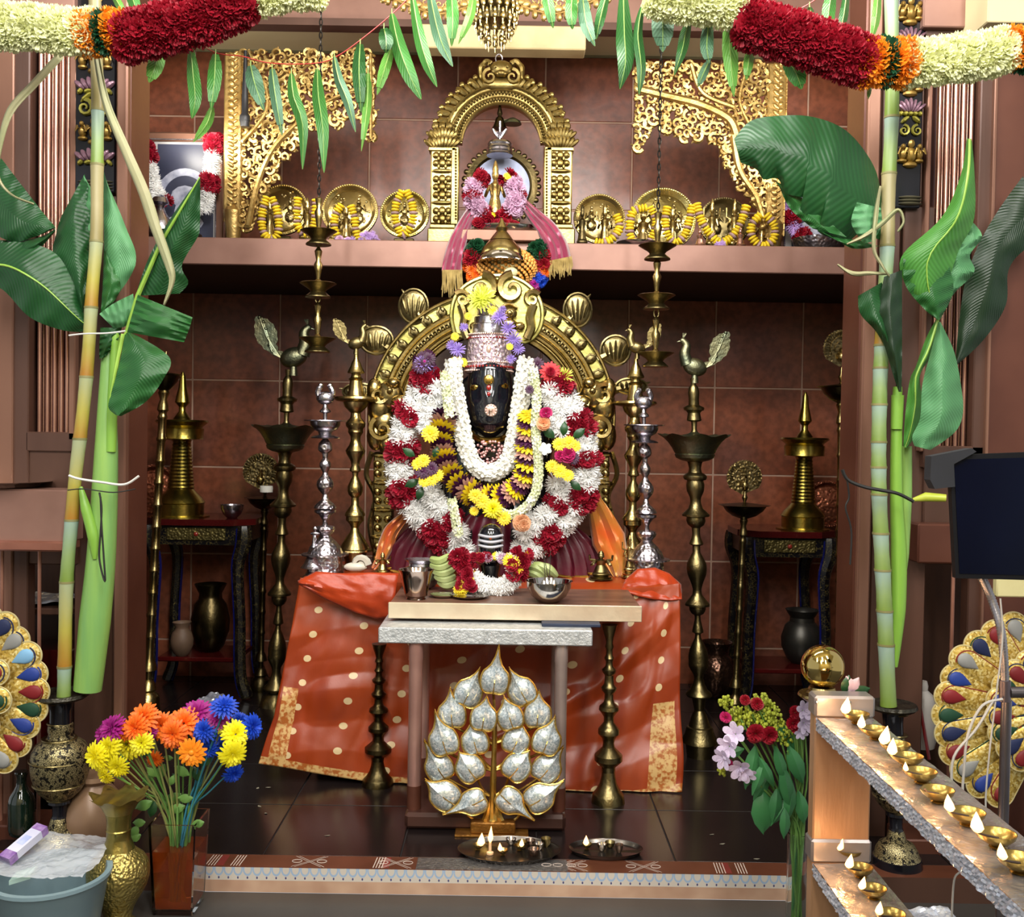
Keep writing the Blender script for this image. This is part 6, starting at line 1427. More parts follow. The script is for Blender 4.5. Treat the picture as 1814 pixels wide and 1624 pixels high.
offering(902, 1514, 93, 3.40, .62, 'large oval steel tray with flames before the golden tree', [(847, 1505, .045), (891, 1510, .028), (920, 1510, .028)], [(905, .06), (925, .03), (940, .055), (955, .02), (968, .05), (945, -.03)], 2)
offering(1073, 1512, 67, 3.42, .62, 'small round steel tray right of the golden tree', [(1040, 1506, .034)], [(1066, .0), (1082, .03), (1096, -.01)], 3)
# tall candle like flame on the large tray
rt = thing('wick_candle', 'tall thin burning wick candle on the large floor tray', 'candle', (V(868, 1518, 3.38).x, 3.38, Z0+.006)); p = V(868, 1518, 3.38)
mb = MB(); mb.lathe([(.012, Z0+.006), (.012, Z0+.012), (.005, Z0+.016), (.0045, Z0+.045)], (p.x, 3.38, 0), 12); mb.build('candle', mat('wax', '#e9c9a0', '#dcb080', .5), rt); flame(rt, (p.x, 3.38, Z0+.045), .055, .05, .009)
rt = thing('foil_mat', 'glittering silver foil mat on the runner in front of the golden tree', 'mat', (V(862, 1540, 3.3).x, 3.31, Z0))
a = V(738, 1540, 3.3); b = V(1005, 1540, 3.3); MB().box((a.x, 3.264, Z0+.0006), (b.x, 3.352, Z0+.0022)).build('sheet', mat('glitter_foil', '#8c8885', '#6d6a69', .3, .7, 60, .8, 120), rt, False)

# ---- lingam on the board
YLn = 4.07; k = PX(YLn)
ZBRD = ZSL
rt = thing('black_lingam', 'small black stone lingam with white ash stripes before the deity', 'statue', (V(868, 1045, 4.02).x, 4.02, ZBRD)); X = rt.location.x
zz = lambda p: V(868, p, 4.02).z
mb = MB(); mb.lathe([(24*k, ZBRD), (26*k, ZBRD+.015), (18*k, ZBRD+.03), (16*k, zz(1015)), (20*k, zz(1000)), (31*k, zz(992)), (33*k, zz(985)), (30*k, zz(984)), (20*k, zz(986))], (X, 4.02, 0), 30); mb.build('pedestal', BLACKSTONE, rt)
mb = MB(); mb.lathe([(21*k, zz(988)), (21*k, zz(945)), (17*k, zz(935)), (9*k, zz(929)), (.001, zz(927))], (X, 4.02, 0), 28); mb.build('shaft', BLACKSTONE, rt)
st = MB()
for y in (948, 957, 966): st.tube([(X+21.4*k*cos(radians(t)), 4.02-21.4*k*sin(radians(t)), zz(y)+.002*sin(radians(t*3))) for t in range(10, 171, 10)], [1.5*k]+[2.6*k]*15+[1.5*k], 6, True, 1)
st.build('ash_stripes', mat('white_ash', '#b9b9bf', '#a0a0a8', .9), rt)
mb = MB(); mb.ball((X, 4.02-22*k, zz(950)), (2.5*k, .003, 3.5*k), 5, 7); mb.build('orange_mark', mat('orange_paste', '#c2501e', '#b04418', .7), rt)
garland('deity_garland', 'white and red garland ringed around the black lingam on the board', [(812, 985), (822, 1003), (836, 1022), (862, 1038), (893, 1038), (912, 1022), (920, 1003), (925, 985)], 3.93, 12, {'white': 14, 'red': 14, 'yellow': 12}, lambda u: 'white' if .22 < u < .78 else random.choice(['red', 'red', 'yellow']), 11, None, around=6)
heap('flower_heap', 'red, yellow and white blossoms on top of the lingam base', 872, 985, 34, 6, 3.95, ['red', 'yellow', 'white', 'pink', 'white'], 16, 9, z0=zz(990))
heap('flower_heap', 'red and yellow blossoms piled left of the lingam', 826, 1005, 14, 40, 3.9, ['red', 'red', 'yellow'], 14, 11, z0=ZBRD)
heap('flower_heap', 'yellow and red blossoms beside the right of the lingam', 916, 985, 16, 30, 3.92, ['yellow', 'red', 'red', 'white'], 12, 12, z0=zz(1005))
BAN = mat('green_banana', '#8fa05a', '#a9b57a', .45, 0, 6)
def banana(p0, p1, bend, r, rt):
    p0, p1 = Vector(p0), Vector(p1); mid = (p0+p1)/2+Vector(bend); P = smoothpath([p0, mid, p1], 6); n = len(P)
    mb = MB(); mb.tube(P, [r*(.35+.65*sin(pi*min(1, max(0, (i/(n-1))*.86+.1)))**.6) for i in range(n)], 7); return mb.build('banana', BAN, rt)
rt = thing('banana_bunch', 'bunch of green bananas on the board left of the lingam', 'bananas', V(785, 1030, 4.05), 'green bananas on the board')
for i, (x0, y0, x1, y1) in enumerate(((764, 990, 796, 984), (764, 1000, 800, 996), (768, 1010, 804, 1008), (772, 1020, 806, 1020), (778, 1030, 808, 1030))): banana(V(x0, y0, 4.0), V(x1, y1, 4.0), (0, -.02, -.012), 8*k, rt)
rt = thing('banana_bunch', 'bunch of green bananas on the board behind the steel bowl', 'bananas', V(960, 1030, 4.05), 'green bananas on the board')
for i, (x0, y0, x1, y1) in enumerate(((938, 1004, 968, 1020), (946, 1000, 978, 1018), (956, 1002, 986, 1020), (936, 1014, 962, 1028))): banana(V(x0, y0, 4.0), V(x1, y1, 4.0), (0, -.02, .012), 8*k, rt)
# vessels on the board
def onboard(x, y): return G(x, y, ZBRD)
g = onboard(737, 1060); bowl('steel_cup', 737, 1008, 32, 52, g.y, ZBRD, mat('rosy_steel_cup', '#b9a79c', '#9c877c', .14, 1, 4), 'flared steel cup at the left front of the board', 'cup', kind='cup')
g = onboard(752, 1042); bowl('silver_pot', 745, 992, 36, 52, g.y, ZBRD, SILVER, 'round silver pot behind the flared steel cup', 'pot', kind='pot')
g = onboard(972, 1066); bowl('steel_bowl', 972, 1028, 40, 38, g.y, ZBRD, STEEL, 'stainless steel bowl with incense sticks on the right of the board', 'bowl'); bw = g
g = onboard(832, 1058); bowl('steel_saucer', 832, 1054, 36, 5, g.y, ZBRD, STEEL, 'flat steel saucer in the middle of the board', 'saucer', kind='plate')
g = onboard(785, 1057); bowl('steel_saucer', 785, 1053, 24, 5, g.y, ZBRD, STEEL, 'small steel saucer beside the steel cup', 'saucer', kind='plate')
rt = thing('incense_sticks', 'three thin dark incense sticks standing in the steel bowl', 'incense', (bw.x, bw.y, ZBRD+.03))
for dx_, tx in ((-.01, -.012), (.0, .004), (.008, -.03)):
    mb = MB(); mb.tube([(bw.x+dx_, bw.y, ZBRD+.02), (bw.x+dx_+tx, bw.y+.01, ZBRD+.19)], .0014, 5); mb.build('stick', mat('incense_dark', '#2c2018'), rt)
# small brass idols and things at the altar edges
figurine('brass_idol', 'small seated brass idol on the altar under the right orange scarf', 1065, 975, 0, 34, 4.28, BRASS_OLD, 'small brass idols on the altar', z0=ZA+.02)
figurine('brass_idol', 'small brass idol on the altar left of the maroon skirt', 678, 978, 0, 24, 4.28, BRASS, 'small brass idols on the altar', z0=ZA+.02)
figurine('brass_idol', 'slender brass idol on the altar at the right edge of the orange scarf', 1116, 948, 0, 22, 4.34, BRASS, 'small brass idols on the altar', z0=ZA+.02)
rt = thing('conch_shell', 'white conch shell on the left side of the altar', 'shell', V(640, 1012, 4.3)); mb = MB(); c = V(638, 1000, 4.3); spiral(mb, (c.x, c.z), .035, 1.5, 0, 1, 4.3, 1.4, .4, 20); mb.ball((c.x-.02, 4.3, c.z-.01), (.05, .025, .02), 7, 12); mb.build('shell', mat('conch', '#cfcabb', '#b5b0a0', .3), rt)
# ================================================================ sugarcane, banana leaves, garlands, mango leaves
def leafmat(name, c1, c2, rough=.35, vs=60., trans=.15):
    k = NT(name); uv = k.n('ShaderNodeTexCoord').outputs['UV']; sp = k.n('ShaderNodeSeparateXYZ'); k.l(uv, sp.inputs[0])
    nz = k.n('ShaderNodeTexNoise', Scale=4.); k.l(k.coord('Object'), nz.inputs[0])
    side = k.math('ABSOLUTE', k.math('SUBTRACT', sp.outputs[1], .5))
    ph = k.math('MULTIPLY_ADD', sp.outputs[0], vs, k.math('MULTIPLY', side, -vs*.35)); vein = k.math('SINE', k.math('MULTIPLY', ph, 6.283))
    col = k.ramp(nz.outputs[0], [(.3, c1), (.7, c2)]); vn = k.math('MULTIPLY_ADD', vein, .5, .5)
    mx = k.n('ShaderNodeMix', data_type='RGBA', blend_type='MULTIPLY'); mx.inputs[0].default_value = .45; k.l(col, mx.inputs[6]); k.l(k.ramp(vn, [(0, '#b8c0b0'), (1, '#ffffff')]), mx.inputs[7])
    k.l(mx.outputs[2], k.b.inputs['Base Color'])
    k.b.inputs['Roughness'].default_value = rough; k.b.inputs['Specular IOR Level'].default_value = .5; k.bump(vein, .3, .0015)
    tr = k.n('ShaderNodeBsdfTranslucent'); k.l(col, tr.inputs[0]); ms = k.n('ShaderNodeMixShader'); ms.inputs[0].default_value = trans
    k.l(k.b.outputs[0], ms.inputs[1]); k.l(tr.outputs[0], ms.inputs[2]); k.l(ms.outputs[0], k.t.nodes['Material Output'].inputs[0]); return k.m
BL_DARK = leafmat('banana_leaf_dark', '#14401d', '#24592b', .42, 30.); BL_MID = leafmat('banana_leaf_green', '#245a2a', '#357536', .42, 34.); BL_LIGHT = leafmat('banana_leaf_bright', '#3f7f30', '#56993f', .42, 34.); BL_PALE = leafmat('banana_leaf_pale', '#4f8a58', '#62a06c', .55, 36.); BL_BLACK = leafmat('banana_leaf_blackish_green', '#10280f', '#18341a', .4, 50, .05)  # the last is a blackish green leaf colour
def blade(A, B, Ys, bulge, rt, m, rib=True, nu=30, nv=12, ripple=.006, seed=0, label=None):
    """leaf between two outlines given in pixels; Ys depth along it, bulge of its middle towards the camera"""
    PA = smoothpath([(x, y, 0) for x, y in A], 6); PB = smoothpath([(x, y, 0) for x, y in B], 6)
    EA = [e[0] for e in evenly(PA, max(1, sum((b-a).length for a, b in zip(PA, PA[1:]))/nu))]; EB = [e[0] for e in evenly(PB, max(1, sum((b-a).length for a, b in zip(PB, PB[1:]))/nu))]
    def fn(u, v):
        a = EA[min(int(u*(len(EA)-1)+.5), len(EA)-1)]; b = EB[min(int(u*(len(EB)-1)+.5), len(EB)-1)]
        x = a.x+(b.x-a.x)*v; y = a.y+(b.y-a.y)*v; Y = lerpl([(q,) for q in Ys], u)[0]
        fold = -.02*(1-abs(v-.5)*2)
        Y += -bulge*sin(pi*v)*(.4+.6*sin(pi*min(1, u*1.05)))+fold*.3+ripple*sin(u*34+seed+v*5)*abs(v-.5)*2+.01*noise.noise(Vector((u*4+seed, v*3, seed)))
        return V(x, y, Y)
    mb = MB(); mb.grid(fn, nu, nv); o = mb.build('leaf_blade', m, rt)
    if rib: r = MB(); r.tube([fn(i/24, .5)+Vector((0, -.002, 0)) for i in range(25)], [.0048-.0036*i/24 for i in range(25)], 6); r.build('midrib', mat('midrib_green', '#7da53a', '#93b84a', .4), o)
    if label: o['label'] = label
    return o
CANEM = []
def canemat(name, c1, c2, c3):
    k = NT(name); sp = k.n('ShaderNodeSeparateXYZ'); k.l(k.n('ShaderNodeTexCoord').outputs['Generated'], sp.inputs[0])
    nz = k.n('ShaderNodeTexNoise', Scale=30.); k.l(k.coord('Object', (1, 1, .25)), nz.inputs[0])
    f = k.math('MULTIPLY_ADD', nz.outputs[0], .35, k.math('ADD', sp.outputs[2], -.17)); k.l(k.ramp(f, [(0, c3), (.45, c2), (1, c1)]), k.b.inputs['Base Color']); k.b.inputs['Roughness'].default_value = .4; return k.m
CA = canemat('cane_dry_green', '#a9b380', '#8f9f48', '#b7b28c'); CBm = canemat('cane_yellow', '#98a07c', '#a49a42', '#98691c'); CC = canemat('cane_waxy_green', '#8fa69a', '#81985e', '#6c8430'); CD = canemat('cane_straw', '#90875e', '#998e64', '#857a4a')
NODE = mat('cane_node', '#6f6b3c', '#857f52', .6)
def cane(label, pts, nodes, Y, hw0, hw1, mats, z_end):
    P = smoothpath([V(x, y, Y) for x, y in pts], 8); base = P[-1]; rt = thing('sugarcane', label, 'sugarcane', base, 'sugarcane stalks tied to the pillars')
    zs = [V(pts[0][0], n, Y).z for n in nodes]; ztop = P[0].z; cuts = [ztop]+zs+[P[-1].z]; k = PX(Y)
    def at(z):
        for a, b in zip(P, P[1:]):
            if a.z >= z >= b.z: return a.lerp(b, (a.z-z)/max(1e-9, a.z-b.z))
        return P[-1] if z < P[-1].z else P[0]
    for i in range(len(cuts)-1):
        a, b = cuts[i], cuts[i+1]; f = i/(len(cuts)-1); hw = (hw0+(hw1-hw0)*f)*k; n = 7
        mb = MB(); mb.tube([at(a+(b-a)*j/n) for j in range(n+1)], [hw*(1.06 if j in (0, n) else .97 if 2 < j < 5 else 1.0) for j in range(n+1)], 16); mb.build('internode', mats[i % len(mats)], rt)
        if i < len(cuts)-2: mb = MB(); c = at(b); mb.tube([c+Vector((0, 0, .004)), c-Vector((0, 0, .003))], hw*1.12, 16); mb.build('node_ring', NODE, rt)
    return rt
YCN = 3.33
cl_ = cane('yellow green sugarcane stalk tied before the left pillar standing in the left black vase', [(167, -60), (169, 40), (173, 180), (172, 300), (171, 420), (163, 520), (157, 620), (147, 730), (134, 840), (127, 920), (118, 1030), (115, 1150), (113, 1236)], [195, 292, 428, 545, 668, 778, 922, 1032, 1182], YCN, 10.5, 12, [CD, CC, CD, CBm, CBm, CBm, CBm, CC, CBm, CC], None)
cr_ = cane('blue green sugarcane stalk tied before the right pillar standing in the right black vase', [(1577, -60), (1580, 60), (1580, 200), (1574, 330), (1572, 430), (1566, 540), (1560, 650), (1557, 760), (1557, 860), (1561, 960), (1567, 1080), (1574, 1250)], [208, 308, 436, 540, 612, 652, 717, 783, 828, 876, 945, 1010, 1082, 1142], YCN, 12, 14, [CC, CC, CD, CC, CBm, CC, CC, CC, CC, CC, CC, CC, CC, CC, CC], None)
BG_ = mat('banana_stem_green', '#86b040', '#6a9c3c', .35, 0, 3, .1, 40, stretch=(3, 3, .3)); BG2 = mat('banana_stem_base', '#6c9c58', '#8db254', .35, 0, 4, .1, 40, stretch=(3, 3, .3))
def stem(rt, pts, rad, Y, m, nm='stem'):
    P = smoothpath([V(x, y, Y) for x, y in pts], 6); n = len(P); k = PX(Y); mb = MB()
    mb.tube(P, [lerpl([(r,) for r in rad], i/(n-1))[0]*k for i in range(n)], 16); return mb.build(nm, m, rt)
# left plant
bl = thing('banana_plant', 'young banana plant with glossy dark leaves tied before the left pillar', 'banana plant', V(155, 1222, 3.3), 'banana plants tied to the pillars')
stem(bl, [(192, 600), (190, 700), (188, 800), (184, 900), (178, 1000), (168, 1100), (155, 1222)], [9, 15, 20, 23, 25, 27, 24], 3.36, BG2, 'trunk')
stem(bl, [(205, 590), (200, 700), (196, 800)], [7, 9, 9], 3.34, BG_, 'leaf_stalk'); stem(bl, [(143, 862), (152, 900), (165, 950), (168, 990)], [3, 9, 10, 4], 3.315, BG_, 'leaf_stalk')
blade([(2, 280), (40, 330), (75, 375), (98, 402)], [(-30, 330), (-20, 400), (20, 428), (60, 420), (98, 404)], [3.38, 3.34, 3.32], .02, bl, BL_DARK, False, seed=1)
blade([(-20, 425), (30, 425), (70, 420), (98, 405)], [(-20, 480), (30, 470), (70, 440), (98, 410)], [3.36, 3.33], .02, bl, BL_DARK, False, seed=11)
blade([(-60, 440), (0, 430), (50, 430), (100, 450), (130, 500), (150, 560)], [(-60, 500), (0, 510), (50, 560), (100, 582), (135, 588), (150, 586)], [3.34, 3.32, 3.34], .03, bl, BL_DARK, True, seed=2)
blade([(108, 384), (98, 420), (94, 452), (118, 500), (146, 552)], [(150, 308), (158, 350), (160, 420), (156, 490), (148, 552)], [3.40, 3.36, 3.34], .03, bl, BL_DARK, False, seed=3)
blade([(148, 310), (150, 350), (150, 400), (152, 430)], [(168, 345), (172, 380), (170, 410), (168, 430)], [3.40, 3.37], .01, bl, BL_PALE, False, seed=9)
blade([(183, 300), (184, 380), (184, 470), (180, 555)], [(190, 325), (222, 400), (240, 470), (182, 556)], [3.40, 3.37, 3.38], .02, bl, BL_PALE, False, seed=4)
blade([(184, 440), (182, 500), (178, 558)], [(192, 455), (214, 510), (180, 560)], [3.36, 3.35], .015, bl, BL_MID, False, seed=12)
blade([(176, 556), (200, 538), (236, 520)], [(200, 580), (222, 578), (240, 558)], [3.33, 3.31], .02, bl, BL_PALE, False, seed=5)
blade([(240, 524), (262, 460), (300, 390), (352, 316)], [(318, 520), (334, 500), (322, 470), (350, 420), (354, 400), (355, 318)], [3.30, 3.26, 3.22], .02, bl, BL_DARK, False, seed=6)
mb = MB(); mb.tube([V(222, 600, 3.31), V(244, 524, 3.29), V(285, 430, 3.245), V(354, 314, 3.21)], [.009, .008, .006, .002], 7); mb.build('midrib', MATS['midrib_green'], bl)
blade([(225, 588), (236, 550), (244, 522)], [(326, 606), (336, 580), (341, 562)], [3.29, 3.27], .03, bl, BL_MID, False, seed=7, nu=14, nv=24)
blade([(178, 580), (176, 610), (176, 636)], [(216, 580), (210, 600), (186, 632)], [3.34, 3.33], .01, bl, BL_DARK, False, seed=13)
blade([(222, 590), (210, 650), (196, 700), (192, 722), (205, 735)], [(232, 588), (300, 632), (290, 670), (258, 712), (214, 737)], [3.30, 3.26, 3.25], .03, bl, BL_MID, False, seed=8)
mb = MB(); mb.tube([V(218, 592, 3.3), V(206, 650, 3.28), V(195, 706, 3.26)], [.007, .006, .003], 7); mb.build('midrib', MATS['midrib_green'], bl)
# right plant
brp = thing('banana_plant', 'young banana plant with bright curling leaves tied before the right pillar', 'banana plant', V(1590, 1180, 3.3), 'banana plants tied to the pillars')
stem(brp, [(1590, 685), (1588, 780), (1588, 880), (1592, 980), (1590, 1080), (1582, 1180)], [8, 10, 11, 14, 14, 8], 3.36, BG_, 'trunk'); stem(brp, [(1606, 790), (1604, 880), (1598, 980), (1596, 1020)], [9, 11, 12, 8], 3.40, BG2, 'leaf_stalk')
stem(brp, [(1590, 700), (1588, 760)], [11, 10], 3.35, BG_, 'leaf_stalk')
mb = MB(); mb.tube([V(1618, 885, 3.3), V(1640, 880, 3.28), V(1676, 882, 3.26)], [.006, .015, .012], 10); mb.build('cut_stalk', mat('cut_stalk_yellow', '#a7b236', '#bcc24a', .4), brp)
blade([(1562, 345), (1546, 290), (1500, 232), (1440, 207), (1380, 205), (1330, 214), (1300, 246)], [(1560, 425), (1520, 415), (1500, 428), (1450, 412), (1452, 392), (1418, 374), (1426, 352), (1392, 342), (1378, 316), (1352, 318), (1340, 300), (1312, 288)], [3.34, 3.24, 3.2, 3.2], .05, brp, BL_DARK, False, seed=21, nu=40, nv=20)
blade([(1380, 330), (1400, 370), (1440, 405)], [(1370, 318), (1420, 350), (1500, 420)], [3.22, 3.24], .01, brp, BL_MID, False, seed=22)
blade([(1518, 358), (1508, 395), (1530, 432)], [(1560, 368), (1562, 400), (1545, 428)], [3.22, 3.22], .02, brp, BL_PALE, False, seed=23)
blade([(1440, 405), (1480, 420), (1520, 425)], [(1470, 416), (1510, 440), (1556, 436)], [3.24, 3.26], .01, brp, BL_MID, False, seed=24)
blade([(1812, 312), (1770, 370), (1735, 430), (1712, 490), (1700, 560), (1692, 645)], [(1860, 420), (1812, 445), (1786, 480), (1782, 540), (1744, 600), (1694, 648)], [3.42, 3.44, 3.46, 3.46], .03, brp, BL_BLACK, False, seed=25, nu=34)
blade([(1713, 244), (1702, 310), (1668, 385), (1598, 452), (1602, 500), (1630, 540), (1662, 566)], [(1722, 250), (1726, 300), (1728, 360), (1722, 400), (1700, 440), (1680, 500), (1664, 566)], [3.28, 3.26, 3.3, 3.32, 3.34], .05, brp, BL_LIGHT, True, seed=26, nu=40)
blade([(1716, 390), (1700, 430), (1668, 450), (1676, 500), (1664, 560)], [(1726, 396), (1740, 420), (1718, 452), (1726, 482), (1690, 520), (1666, 562)], [3.36, 3.36], .03, brp, BL_PALE, False, seed=27, ripple=.02)
blade([(1600, 458), (1604, 505), (1635, 545), (1660, 566)], [(1672, 440), (1684, 480), (1688, 520), (1664, 568)], [3.30, 3.32], .02, brp, BL_MID, False, seed=28)
blade([(1658, 566), (1640, 600), (1622, 650), (1612, 672), (1604, 730), (1600, 790)], [(1664, 568), (1656, 620), (1630, 665), (1636, 720), (1622, 770), (1606, 794)], [3.36, 3.36], .02, brp, BL_LIGHT, True, seed=29)
blade([(1662, 570), (1650, 620), (1634, 680), (1630, 740), (1616, 772), (1620, 790)], [(1666, 570), (1690, 622), (1702, 680), (1706, 730), (1692, 765), (1648, 797)], [3.34, 3.3, 3.28, 3.28], .05, brp, BL_PALE, False, seed=30, nu=34)
blade([(1520, 524), (1524, 556), (1555, 592), (1590, 660)], [(1562, 500), (1572, 530), (1582, 590), (1596, 688)], [3.28, 3.30], .03, brp, BL_DARK, False, seed=31)
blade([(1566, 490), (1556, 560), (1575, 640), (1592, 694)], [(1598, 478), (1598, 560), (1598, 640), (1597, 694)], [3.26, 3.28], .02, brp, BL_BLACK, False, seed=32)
# dry strap leaves of the cane
STRAP = mat('dry_cane_leaf', '#8f9268', '#a39d78', .6, 0, 8, .1, 50)
def strap(path, Y, w_, rt, m=STRAP, nm='dry_leaf'):
    return strip(path, (lambda u: Y-.02*sin(u*3)) if not callable(Y) else Y, w_, rt, nm, m, .004, 1, 30, 4)
strap([(170, 90), (188, 180), (225, 270), (255, 340), (275, 400), (300, 470), (304, 500), (290, 540)], 3.2, [10, 14, 18, 20, 16, 10, 3], cl_)
strap([(108, 98), (60, 150), (20, 195), (2, 250), (-4, 310), (20, 345), (60, 362)], 3.25, [14, 14, 14, 8, 4, 3, 3], cl_)
strap([(1560, 330), (1552, 380), (1548, 440), (1562, 470), (1575, 490)], 3.2, [3, 8, 5, 4, 2], cr_); strap([(1484, 468), (1510, 484), (1540, 484), (1575, 486)], 3.22, [2, 7, 6, 3], cr_)
strap([(1500, 432), (1530, 418), (1562, 396), (1590, 372), (1600, 392), (1590, 410)], 3.2, [2, 7, 6, 4, 3], cr_)
# ties
def tie(name, label, pts, Y, r, m, cat='cord', group=None):
    P = smoothpath([V(x, y, Y+(q[0] if q else 0)) for x, y, *q in pts], 6); mb = MB(); mb.tube(P, r, 6); return single(mb, name, m, label, cat, group)
WHT = mat('white_cord', '#d9d6cf', '#c8c4bc', .6); BLK = mat('black_cord', '#15130f', '#0d0c0a', .6)
tie('cord', 'white cord tying cane and banana stem, upper of two on the left', [(122, 594), (150, 591), (190, 590), (222, 586)], 3.25, .0028, WHT, group='ties on the plants')
tie('cord', 'white cord tying cane and banana stem, lower of two on the left', [(122, 842), (140, 848), (180, 854), (220, 858), (246, 843)], 3.25, .004, WHT, group='ties on the plants')
tie('cord', 'thin black cord with hanging loop around the left banana stem', [(120, 868), (150, 866), (200, 872), (240, 866)], 3.26, .002, BLK, group='ties on the plants')
tie('cord', 'black cord loop dangling on the left banana stem', [(176, 872), (180, 900), (178, 945), (176, 990), (186, 1030), (184, 990), (180, 930), (178, 880)], 3.24, .003, BLK, group='ties on the plants')
tie('cord', 'thick black cord tying the right stems to the tall brass lamp', [(1492, 832), (1502, 850), (1530, 862), (1560, 868), (1590, 874), (1618, 888)], 3.24, .006, BLK, group='ties on the plants')
tie('cord', 'black cord tail hanging from the knot at the right pillar', [(1500, 846), (1504, 880), (1498, 900), (1508, 940), (1506, 1000)], 3.3, .003, BLK, group='ties on the plants')

# ---- big garlands overhead
def swag(label, segs, Y, nm='flower_swag'):
    rt = None
    for pts, R_, rf, keys, step, ar in segs:
        g = garland(nm, label, pts, Y, R_, rf, lambda u, keys=keys: (keys[min(int(u*len(keys)), len(keys)-1)]), step, 'thick flower garlands across the top', True, 'garland', ar, 1., .2)
        if rt is None: rt = g
        else:
            d = g.location-rt.location
            for ch in list(g.children): ch.parent = rt; ch.location = ch.location+d
            bpy.data.objects.remove(g)
    return rt
swag('thick cream, orange and crimson flower garland across the top left', [([(-30, 46), (40, 48), (100, 54), (158, 58)], 36, 20, ['cream'], 13, 11), ([(152, 60), (185, 58), (218, 56)], 34, 20, ['orange', 'darkgreen', 'orange'], 15, 11),
   ([(222, 66), (290, 52), (350, 36), (400, 16), (436, 4)], 40, 21, ['crimson'], 13, 11), ([(450, -6), (500, -16), (560, -22)], 28, 20, ['cream'], 13, 10)], 3.05)
swag('thick cream, crimson and orange flower garland across the top right', [([(1160, -12), (1230, 2), (1306, 8)], 34, 21, ['cream'], 14, 10), ([(1322, 42), (1390, 62), (1460, 84), (1530, 110)], 42, 21, ['crimson'], 13, 11),
   ([(1530, 112), (1570, 110), (1602, 112)], 36, 22, ['orange', 'darkgreen', 'orange'], 16, 11), ([(1606, 114), (1680, 106), (1740, 98), (1775, 90)], 36, 20, ['cream'], 13, 11), ([(1784, 86), (1810, 90), (1840, 92)], 30, 20, ['orange', 'darkgreen'], 15, 9)], 3.05)
# ---- mango leaves on a red thread
MG = [leafmat('mango_leaf_green', '#3f7d34', '#4f9140', .4, 16), leafmat('mango_leaf_dark', '#275728', '#336b30', .4, 16), leafmat('mango_leaf_grey', '#4d7558', '#5d8666', .55, 16), leafmat('mango_leaf_lime', '#5f9a3c', '#72ad4c', .4, 16)]
def mangoleaf(rt, path, w_, Y, m, tw):
    P = smoothpath([(x, y, 0) for x, y in path], 6); L_ = len(P)-1
    def fn(u, v):
        p = P[min(int(u*L_), L_)]; q = P[min(int(u*L_)+1, L_)]; a_ = P[max(int(u*L_)-1, 0)]; d = (q-a_).normalized() if (q-a_).length > 0 else Vector((0, 1, 0))
        ww = w_*.5*(sin(pi*min(1, (u*.93+.03)))**.62)*(1 if u < .75 else (1-(u-.75)*2.2) if u < .97 else .25)
        s_ = (v-.5)*2; an = tw*(u-.4)*1.6; return V(p.x-d.y*s_*ww*cos(an), p.y+d.x*s_*ww*cos(an), Y+abs(s_)*.012*(1+sin(u*5))+s_*ww*PX(Y)*sin(an)*.9+.008*sin(u*7+tw))
    mb = MB(); mb.grid(fn, 18, 6); o = mb.build('leaf', m, rt); 
    r = MB(); r.tube([fn(i/12, .5)+Vector((0, -.0015, 0)) for i in range(13)], [.002-.0014*i/12 for i in range(13)], 4); r.tube([fn(0, .5), fn(0, .5)+Vector((0, 0, .015))], .0015, 4); r.build('midrib', mat('mango_rib', '#8fae5c'), o)
def toran(label, leaves, strings, Y):
    P0 = V(*strings[0][0], Y); rt = thing('mango_leaf_string', label, 'leaf garland', P0, 'strings of mango leaves')
    for s_ in strings: mb = MB(); mb.tube(smoothpath([V(x, y, Y) for x, y in s_], 6), .0016, 4); mb.build('red_thread', mat('red_thread', '#b5302c'), rt)
    random.seed(9)
    for i, (path, w_, mi) in enumerate(leaves): mangoleaf(rt, path, w_, Y-.01-.012*(i % 3), MG[mi], rnd(-.9, .9))
toran('mango leaves hanging on a red thread across the left half of the opening', [
  ([(282, 86), (276, 115), (264, 146)], 30, 3), ([(338, 84), (342, 130), (346, 175), (340, 210)], 24, 0), ([(382, 96), (380, 140), (374, 195)], 26, 0), ([(376, 190), (366, 220), (342, 252)], 18, 3), ([(444, 116), (452, 150), (468, 196)], 30, 2), ([(482, 122), (488, 170), (500, 240)], 20, 2),
  ([(516, 130), (520, 170), (536, 220), (536, 300)], 22, 0), ([(562, 122), (564, 170), (572, 230), (574, 306)], 24, 0), ([(592, 100), (600, 140), (616, 180), (630, 234)], 18, 2), ([(638, 78), (636, 130), (640, 200)], 24, 1), ([(652, 130), (650, 190), (640, 268)], 16, 3), ([(680, 50), (684, 70), (684, 94)], 26, 1), ([(692, 88), (682, 120), (668, 168)], 20, 3),
  ([(694, 24), (706, 80), (724, 130), (746, 176)], 28, 0), ([(730, -10), (742, 60), (756, 110), (774, 154)], 22, 0), ([(760, -20), (772, 40), (784, 80), (802, 118)], 24, 2), ([(798, -20), (802, 30), (800, 82)], 22, 0), ([(840, -16), (832, 30), (812, 78)], 16, 3), ([(225, -20), (236, 0), (244, 30)], 22, 0), ([(200, -10), (212, 10), (218, 26)], 14, 3), ([(238, 92), (240, 104), (236, 114)], 8, 3)],
  [[(345, 72), (384, 94), (430, 100), (480, 112), (560, 112), (600, 98), (650, 62), (700, 20), (730, -10)]], 3.12)
